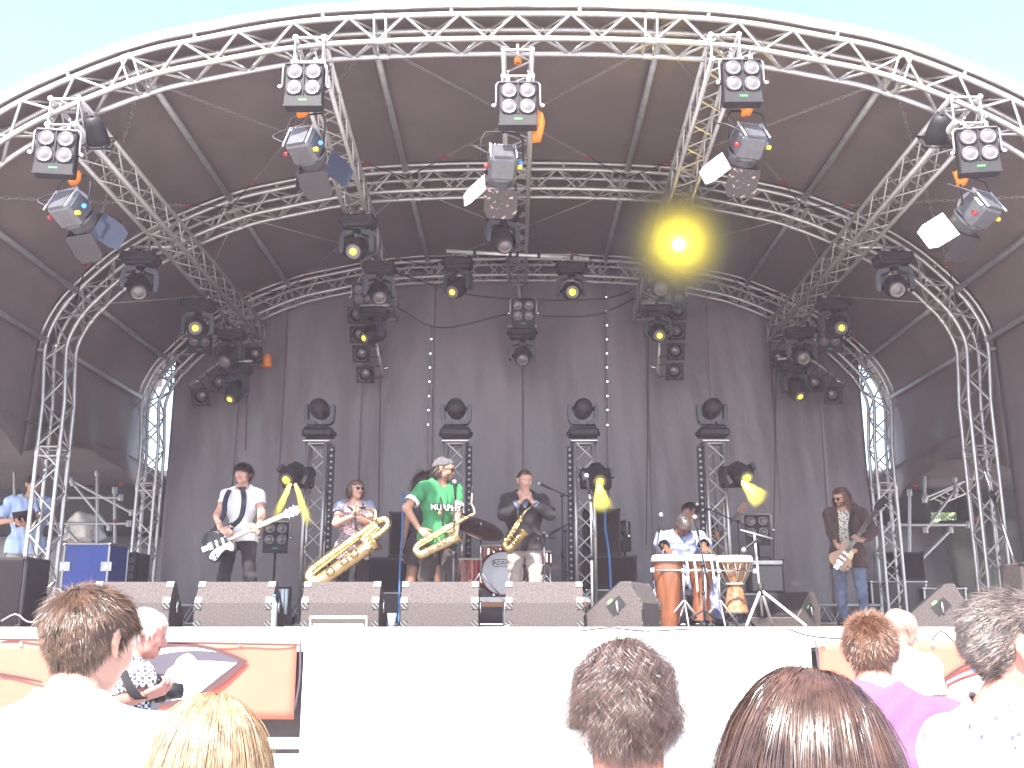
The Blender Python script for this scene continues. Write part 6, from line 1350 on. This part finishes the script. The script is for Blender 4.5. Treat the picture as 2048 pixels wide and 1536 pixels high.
# baritone saxophonist
Y = 11.35; SPK = dots('speckled', (.30, .22, .24), (.035, .025, .04), 60, .42)
person(dict(label='woman in sunglasses and patterned top clapping behind a baritone saxophone', loc=(X_(700, Y), Y, ZS), H=1.63, fem=True, w=1.06, fat=1.08, skin=SKP, skinc=PALE, hairmat=H_BR, head=(30, -6, 0), seed=12, head_ing=12, glasses='dark',
    armR=dict(w=P(705, 1032, 11.02), pole=(-.8, .1, -.8), f=(.28, -.1, .9), n=(.95, 0, -.2), curl=.08), armL=dict(w=P(717, 1034, 11.02), pole=(.6, .1, -.9), f=(.0, -.1, .95), n=(-.95, 0, .1), curl=.08),
    wear=[('trousers', cloth('dark_brown', (.030, .022, .022)), trousers(), .012, .006, 4), ('top', SPK, shirt(.05, -.16, neck=.46), .014, .006, 6, .05), ('sleeves', cloth('blue_print', (.55, .56, .70), .4, 25, c2=(.10, .11, .25)), lambda l, t, z, v: (np.char.startswith(l, 'uarm') & (t < .42)) | ((l == 'shoulder') & (np.abs(v[:, 0]) > .11)), .020, .010, 3), ('shoes', SHOE, shoes, .007, 0, 0)],
    hair=[dict(n=3600, len=.125, lift=.12, grav=2.5, w=.0016, seg=8, puff=1.06, mess=.06, clump=.2, percl=12, face=True, flow=lambda q: np.array((q[0] * 14, q[1] + .05, -.3))), dict(n=400, len=.07, lift=.1, grav=.7, w=.002, flow=lambda q: np.array((.5, -1, -.2)), where=lambda c: (c[:, 1] < -.02) & (c[:, 2] > .05))]))
b_ = find('large gold baritone'); strap_on(b_, [P(712, 1060, 11.15), P(705, 1020, 11.2), P(690, 1012, 11.25)], BK, .012)
# saxophonist in green
Y = 10.85; GRN = cloth('green_jersey', (.035, .20, .075), .2, 5, .55)
HD3 = 32
b3, HM3, _, _ = person(dict(label='man in green jersey and grey knitted cap holding a tenor saxophone', loc=(X_(872, Y), Y, ZS), H=1.80, w=1.02, skin=SKT, skinc=TAN, hairmat=H_DK, head=(48, 4, 0), seed=13, head_ing=HD3, beard=True, beardmat=hairmat('stubble', (.12, .07, .05), (.2, .12, .09)), glasses='clear', lean=4,
    armR=dict(w=P(838, 1058, 10.62), pole=(-.9, .1, -.5), f=(.75, -.3, -.55), n=(.3, .75, -.3), curl=.55), armL=dict(w=P(912, 1068, 10.66), pole=(.7, .3, -.6), f=(-.55, -.2, .6), n=(-.3, .6, -.5), curl=.6),
    legL=dict(foot=(.16, -.12, 0)), legR=dict(foot=(-.16, .05, 0)),
    wear=[('trousers', cloth('brown_black', (.045, .035, .033)), trousers(), .022, .010, 6), ('jersey', GRN, shirt(.62, -.10, neck=.55), .026, .012, 6, .12), ('sleeve_band', WT, lambda l, t, z, v: np.char.startswith(l, 'uarm') & (t > .56) & (t < .72), .032, .006, 2), ('shoes', SHOE, shoes, .007, 0, 0),
          ('undershirt', WT, lambda l, t, z, v: (l == 'neck') & (t < .18), .012, .004, 2)],
    hair=[dict(n=1500, len=.11, lift=.45, grav=.5, w=.0026, curl=.5, freq=16, seg=9, where=lambda c: (c[:, 1] > .03) & (c[:, 2] < .03), clump=.6)]))
cen = b3.matrix_basis @ Vector((.0, -.178, 1.23)); Mt = T4(cen) @ rz(R(HD3 - 4)) @ rx(R(84))
text_mesh('lettering', 'MURPHY', .092, cloth('letter_black', (.02, .02, .02)), b3, b3.matrix_basis.inverted() @ Mt, .002, .007); text_mesh('lettering', 'MURPHY', .092, WT, b3, b3.matrix_basis.inverted() @ T4((0, -.004, 0)) @ Mt, .002, .0005)
Hl = Matrix(HM3.tolist()); mb = MB(); rings = []; KNIT = mat('grey_knit', (.085, .08, .082), .95, 0, .5, 45, .6, 90, stretch=(.4, 1, 1))
for j in range(10):
    f = j / 9; a = f * math.pi / 2; rr = math.cos(a) ** .75; rings.append([Hl @ (Vector(((.092 + .004 * math.sin(9 * q)) * rr * math.cos(q), .016 + (.122 + .004 * math.sin(9 * q)) * rr * math.sin(q), .030 + .100 * math.sin(a) + .028 * math.cos(q + 1.57) * (1 - f) * 1 + .012 * f * math.sin(q)))) for q in np.linspace(0, 2 * math.pi, 28, endpoint=False)])
mb.ring_loft(rings, True); o = mb.build('knitted_cap', KNIT, b3)
s3 = find('gold tenor'); strap_on(s3, [P(886, 1052, 10.62), P(884, 1010, 10.66), P(876, 985, 10.75), P(868, 972, 10.9)], BK, .012)
mb = MB(); mb.lathe([(0, 0), (.022, .004), (.022, -.004), (0, -.006)], (0, 0, 0), (0, 1, 0), 14); o = mb.build('medallion', BRASSD, b3); o.matrix_basis = b3.matrix_basis.inverted() @ T4(P(879, 1026, 10.58))
# saxophonist in black with his hands at his mouth
Y = 11.65; q4 = P(1051, 985, 11.42)
person(dict(label='man in black jacket and beige trousers with both hands at his mouth', loc=(X_(1048, Y), Y, ZS), H=1.78, w=1.12, fat=1.1, skin=SKP, skinc=PALE, hairmat=H_BR, head=(12, 4, 0), seed=14, head_ing=5, recede=.004,
    armR=dict(w=P(1041, 1003, 11.45), pole=(-1, .0, -.75), f=(.35, -.15, .9), n=(.7, .6, 0), curl=.35), armL=dict(w=P(1063, 1002, 11.45), pole=(1, .0, -.75), f=(-.35, -.15, .9), n=(-.7, .6, 0), curl=.35),
    legL=dict(foot=(.13, -.20, 0), pole=(.2, -1, 0)), legR=dict(foot=(-.10, .05, 0)),
    wear=[('trousers', cloth('beige', (.30, .25, .23)), trousers(), .014, .009, 4), ('collar_shirt', cloth('blue_print', (.55, .56, .70)), lambda l, t, z, v: ((l == 'neck') & (t < .25)) | (np.isin(l, ['chest', 'trap']) & (v[:, 1] < 0) & (np.abs(v[:, 0]) < .06) & (z > .36)), .012, .004, 2), ('jacket', cloth('black_knit', (.020, .018, .020)), lambda l, t, z, v: shirt(1.0, -.10, .70)(l, t, z, v) & ~((v[:, 1] < -.02) & (np.abs(v[:, 0]) < (z - .36) * .45)), .020, .010, 5, .08), ('cuffs', cloth('blue_print', (.55, .56, .7)), lambda l, t, z, v: np.char.startswith(l, 'farm') & (t > .62) & (t < .86), .016, .006, 2), ('shoes', SHOE, shoes, .007, 0, 0)],
    hair=[SHORT(1800, .014, w=.0018, mess=.1)]))
s4 = find('dark gold alto'); strap_on(s4, [P(1035, 1050, 11.32), P(1036, 1022, 11.4), P(1030, 1008, 11.5)], BK, .010)
# seated conga player
Y = 11.3; TIE = cloth('tie_dye', (.08, .11, .36), .5, 9, .6, c2=(.40, .43, .56), bump=.2)
person(dict(label='bald man in blue and white tie-dyed robe bent over the congas', loc=(X_(1364, Y), Y, ZS), ztop=1.18, w=1.2, fat=1.15, pelvis=.50, skin=SKD, skinc=DARK, head=(14, 32, 0), seed=15, lean=16, glasses='clear', hairmat=hairmat('shaved_grey', (.045, .032, .027), (.085, .07, .064)), 
    armR=dict(w=P(1334, 1098, 10.62), pole=(-1, .3, -.3), f=(.1, -.85, -.35), n=(0, -.25, -1), curl=.15), armL=dict(w=P(1408, 1094, 10.65), pole=(1, .3, -.3), f=(-.05, -.85, -.35), n=(0, -.25, -1), curl=.15),
    legL=dict(foot=(.33, -.42, 0), pole=(.5, -1, .6)), legR=dict(foot=(-.28, -.38, 0), pole=(-.5, -1, .6)),
    wear=[('trousers', cloth('blue_pattern', (.10, .12, .32), .5, 14, c2=(.35, .37, .55)), trousers(), .022, .012, 5), ('robe', TIE, shirt(1.0, -.12, .45, .55), .034, .018, 8, .1), ('shoes', SHOE, shoes, .007, 0, 0)], hair=[SHORT(1200, .006, w=.0015, mess=.1, recede=.01)]))
# bass player
Y = 14.15
person(dict(label='bass player in grey t-shirt looking left behind the conga player', loc=(X_(1400, Y), Y, ZS), H=1.70, roll=-3, skin=SKP, skinc=PALE, hairmat=H_DK, head=(-52, 4, 0), seed=16, head_ing=-22, w=1.0,
    armR=dict(w=P(1380, 1110, 13.75), pole=(-.8, .3, -.4), f=(.6, -.3, -.6), n=(.2, .9, 0), curl=.5), armL=dict(w=P(1437, 1078, 13.72), pole=(.8, .2, -.6), f=(-.3, -.3, .8), n=(-.4, .6, -.2), curl=.7),
    wear=std(cloth('grey_tee', (.30, .30, .32)), BK, .75, -.06), hair=[SHORT(2000, .06, w=.0022, grav=.6)]))
g = find('brown bass'); strap_on(g, [P(1425, 1085, 13.8), P(1424, 1050, 13.9), P(1418, 1034, 14.05)], BK, .03)
# guitarist in the brown jacket
Y = 13.3; FLO = dots('floral', (.62, .58, .50), (.12, .10, .09), 34, .38)
person(dict(label='long-haired man in brown jacket and jeans playing a sunburst guitar', loc=(X_(1706, Y), Y, ZS), H=1.80, w=1.04, skin=SKP, skinc=PALE, hairmat=H_RD, head=(-32, 14, 0), seed=17, head_ing=-24, glasses='dark', beard=True, beardmat=H_RD, lean=5,
    armR=dict(w=P(1672, 1094, 12.95), pole=(-.8, .4, -.5), f=(.55, -.25, -.7), n=(.6, .6, -.2), curl=.6), armL=dict(w=P(1722, 1082, 12.97), pole=(.9, .2, -.6), f=(-.6, -.35, .45), n=(-.2, .7, -.4), curl=.7),
    legL=dict(foot=(.16, -.05, 0)), legR=dict(foot=(-.12, .05, 0)),
    wear=[('jeans', JN, trousers(), .016, .012, 4), ('floral_shirt', FLO, shirt(.2, -.02, neck=.52), .012, .005, 4), ('collar', FLO, lambda l, t, z, v: (l == 'neck') & (t < .3), .02, .008, 2), ('jacket', cloth('brown_jacket', (.075, .045, .040)), lambda l, t, z, v: shirt(1.0, -.22, .85, .5)(l, t, z, v) & ~((v[:, 1] < 0) & (np.abs(v[:, 0] + .0) < .07)), .026, .010, 6, .10), ('shoes', SHOE, shoes, .007, 0, 0)],
    hair=[dict(n=4200, len=.21, lift=.2, grav=4.0, w=.0018, curl=.22, freq=13, seg=10, puff=1.08, mess=.12, clump=.3, percl=12, low=-.01, face=True, flow=lambda q: np.array((q[0] * 12, q[1] + .09, -.3)))]))
g = find('amber sunburst'); strap_on(g, [P(1702, 1080, 13.0), P(1700, 1050, 13.06), P(1706, 1022, 13.14), P(1712, 1008, 13.3)], BK, .03)
# dancer half hidden behind the man in green
Y = 12.0
person(dict(label='dark-haired figure with bare legs half hidden behind the man in green', loc=(X_(846, Y), Y, ZS), H=1.80, fem=True, skin=SKB, skinc=BRN, hairmat=H_DK, head=(0, 0, 0), seed=18, legL=dict(foot=(.18, 0, 0)), legR=dict(foot=(-.20, 0, 0)),
    wear=[('dress', cloth('charcoal', (.035, .032, .034)), lambda l, t, z, v: shirt(.2, -.2)(l, t, z, v) | (np.char.startswith(l, 'thigh') & (t < .55)), .014, .008, 6, .1), ('shoes', SHOE, shoes, .007, 0, 0)],
    hair=[dict(n=3600, len=.26, lift=.4, grav=3.0, w=.002, curl=.35, freq=15, seg=10, puff=1.2, mess=.2, clump=.3, percl=10)]))
# stage hand in the left wing
Y = 12.2
bt, HMt, WRt, _ = person(dict(label='stage hand in light blue shirt reading a clipboard in the left wing', loc=(X_(28, Y) + .02, Y, ZS), H=1.82, w=1.08, fat=1.05, skin=SKT, skinc=TAN, hairmat=H_DK, head=(14, 20, 0), seed=19, head_ing=28,
    armR=dict(w=P(22, 1040, 11.85), pole=(-.8, .3, -.8), f=(.75, -.3, .1), n=(.1, .2, -.9), curl=.45), armL=dict(w=P(52, 1052, 11.82), pole=(.7, .4, -.8), f=(-.4, -.5, .1), n=(-.2, .1, .95), curl=.5),
    wear=std(cloth('light_blue', (.33, .42, .62), .1), cloth('khaki', (.32, .27, .22)), .85, -.12, off=.02, fa=.010), hair=[SHORT(2200, .03, w=.002)]))
t = thing('clipboard', 'dark clipboard held by the stage hand', 'clipboard', P(48, 1036, 11.78)); t.rotation_euler = (R(-28), R(-12), R(20))
mb = MB(); mb.box((0, 0, 0), (.24, .32, .012), bev=.004); mb.build('board', BLACK, t); mb = MB(); mb.box((.0, .0, .009), (.19, .26, .003)); mb.build('paper', cloth('paper_dark', (.10, .10, .12)), t); mb = MB(); mb.box((0, .14, .014), (.09, .03, .014), bev=.003); mb.build('clip', CHROME, t)
Ht = Matrix(HMt.tolist()); mb = MB()
for sx in (-1, 1): mb.ball(Ht @ Vector((sx * .034, -.075, .105)), .026, 12, (1, .4, .7)); mb.tube([Ht @ Vector((sx * .058, -.07, .10)), Ht @ Vector((sx * .088, .0, .07))], .003, 6)
mb.tube([Ht @ Vector((-.012, -.085, .108)), Ht @ Vector((.012, -.085, .108))], .003, 6); mb.build('sunglasses', mat('dark_lens', (.012, .012, .018), .08), bt)
# ------------------------------------------------------------------ the audience, seen from behind
def aud(label, x, ytop, Y, hair, hm, wear, sk=SKP, skc=PALE, hd=180, head=(0, 0, 0), seed=30, ex=.0, **kw):
    top = P(x, ytop, Y).z; d = dict(label=label, loc=(P(x, 1243, Y).x, Y, 0), ztop=top - ex, skin=sk, skinc=skc, hairmat=hm, head=head, head_ing=hd, seed=seed, wear=wear, hair=hair, hvox=.0052, vox=.0095, group=None); d.update(kw); return person(d)
aud('man with short tousled brown hair and white t-shirt, at the left front', 150, 1168, 2.22, [dict(n=20000, len=lambda r: np.where(r[:, 2] > .05, .045, .026), lift=.22, grav=.7, w=.0006, mess=.14, clump=.3, percl=14, seg=5, fly=.2, low=-.014)], H_BR, std(WT, JN, .95, -.06, off=.014), head=(-16, 4, 0), seed=31, ex=.012, w=1.08)
aud('small person with long blond hair in the front row, left of centre', 412, 1388, 1.75, [dict(n=20000, len=lambda r: .12 + 1.25 * (r[:, 2] + .07), lift=.12, grav=5.5, w=.0006, mess=.07, clump=.3, percl=22, seg=10, puff=1.05, fly=.10, curl=.05, freq=6, whorl=(0, -.01, .118), low=-.01)], H_BL, std(WT, JN, .5, -.06), head=(-12, 8, 0), seed=32, ex=.01, fem=True)
aud('woman with curly dark brown hair and white top in the middle of the crowd', 1245, 1280, 2.95, [dict(n=15000, len=lambda r: .15 + 1.15 * (r[:, 2] + .07), lift=.18, grav=3.6, w=.0007, wave=.024, freq=19, mess=.07, clump=.25, percl=90, seg=20, puff=1.12, vol=2.4, fly=.10, whorl=(.01, .0, .12), low=-.012)], H_CU, [('trousers', JN, trousers(), .010, .006, 4), ('shirt', WT, shirt(.35, -.06, back=.44), .014, .006, 6, .06), ('shoes', SHOE, shoes, .007, .0, 0)], head=(-6, 2, 0), seed=33, ex=.015, fem=True, sk=SKR, skc=PINK)
aud('person with glossy straight brown hair, nearest the camera at the lower right', 1640, 1336, 1.12, [dict(n=34000, len=lambda r: .09 + 1.25 * (r[:, 2] + .07), lift=.07, grav=4.6, w=.00042, mess=.10, clump=.45, percl=60, curl=.06, freq=7, seg=10, puff=1.05, fly=.045, whorl=(-.02, .03, .115), low=-.012)], H_SH, std(WT, JN, .5, -.06), head=(14, 8, 0), seed=34, ex=.008, fem=True, sk=SKP, hscale=.98)
PUR = cloth('purple_tee', (.17, .080, .17))
aud('man with short reddish brown hair and purple t-shirt at the right', 1742, 1222, 3.05, [dict(n=11000, len=.030, lift=.38, grav=.2, w=.0007, mess=.12, fly=.2, clump=.25, percl=10, seg=4, low=-.01)], H_RD, std(PUR, JN, .55, -.08, off=.014), head=(-18, 6, 0), seed=35, ex=.015, w=1.1, sk=SKR, skc=PINK, hscale=.93)
DOT = dots('white_dotted', (.74, .73, .74), (.12, .10, .32), 26, .17)
br8, HM8, _, hs8 = aud('man with grey-brown wavy hair, sunglasses and dotted white shirt at right edge', 1984, 1180, 2.2, [dict(n=16000, len=lambda r: np.where(r[:, 2] > .06, .045, np.where(r[:, 1] > .05, .032, .010)), flow=lambda q: np.array((0, 1, -.25)), lift=.2, grav=.4, w=.0006, mess=.14, fly=.15, clump=.35, percl=16, seg=6, recede=.035, low=-.008, curl=.1, freq=8)], H_GR, std(DOT, JN, .97, -.08, off=.016), head=(-24, 2, 0), hd=102, seed=36, ex=.012, w=1.1, sk=SKR, skc=PINK, glasses='dark', recede=.035)
# two people in the pit between barrier and stage
VEST = cloth('grey_vest', (.26, .25, .27)); CHK = checker('checked_shirt', (.62, .62, .64), (.06, .06, .09), 62)
Y = 5.0; q = P(300, 1388, 4.95)
bp, HMp, WRp, _ = aud('white-haired photographer in checked shirt and grey vest before the stage', 262, 1216, Y, [dict(n=9000, len=.045, lift=.15, grav=.9, w=.0009, mess=.08, clump=.2, percl=12, seg=5, recede=.02)], H_WH, [('trousers', cloth('dark_grey', (.07, .07, .08)), trousers(), .012, .008, 4), ('checked_shirt', CHK, shirt(.92, -.05, -1, .55), .014, .008, 4), ('collar', CHK, lambda l, t, z, v: (l == 'neck') & (t < .35), .014, .005, 2), ('vest', VEST, lambda l, t, z, v: is_torso(l) & (z > -.08) & (z < .50) & (np.abs(v[:, 0]) < .17), .026, .008, 5, .1), ('shoes', SHOE, shoes, .007, 0, 0)], head=(-18, 4, 0), hd=128, seed=37, ex=.01, sk=SKR, skc=PINK,
    armL=dict(w=P(292, 1372, 5.12), f=(.8, .2, .2), n=(.2, -.3, -.9), curl=.5, pole=(.5, .6, -.8)), armR=dict(w=P(282, 1392, 4.82), f=(.8, .2, .25), n=(0, .5, .7), curl=.6, pole=(-.5, .6, -.8)), recede=.02)
t = thing('camera', 'black camera in the hands of the white-haired photographer', 'camera', P(312, 1382, 4.96)); t.rotation_euler = (0, 0, R(-50))
mb = MB(); mb.box((0, 0, 0), (.14, .06, .10), bev=.012); mb.box((0, 0, .06), (.06, .05, .035), bev=.01); mb.build('body', BLACK, t); mb = MB(); mb.lathe([(.035, 0), (.038, .04), (.036, .09), (.030, .09), (0, .085)], (0, .03, -.005), (0, 1, 0), 16); mb.build('lens', BLACKM, t)
strap_on(t, [t.location, P(270, 1390, 4.75), P(238, 1330, 4.8), P(225, 1300, 4.95), P(240, 1290, 5.05)], BK, .02)
aud('bald man in pale grey shirt standing before the stage at right', 1786, 1219, 6.3, [], None, std(cloth('pale_grey', (.42, .38, .40)), JN, .6, -.06), head=(-25, 8, 0), hd=140, seed=38, sk=SKR, skc=PINK)

# ------------------------------------------------------------------ thin tinted haze, part stage fog, part added to imitate lens glare
mb = MB(); mb.box((0, 20, 4.0), (120, 100, 10.0)); hz = MB(); 
m = bpy.data.materials.new('haze'); m.use_nodes = True; n = m.node_tree; n.nodes.remove(n.nodes['Principled BSDF']); pv = n.nodes.new('ShaderNodeVolumePrincipled'); pv.inputs['Color'].default_value = (1, .82, .93, 1); pv.inputs['Density'].default_value = .0030; n.links.new(pv.outputs[0], n.nodes['Material Output'].inputs['Volume'])
tag(mb.build('haze', m), 'thin pale haze filling the air over the stage', 'haze', None, 'stuff')
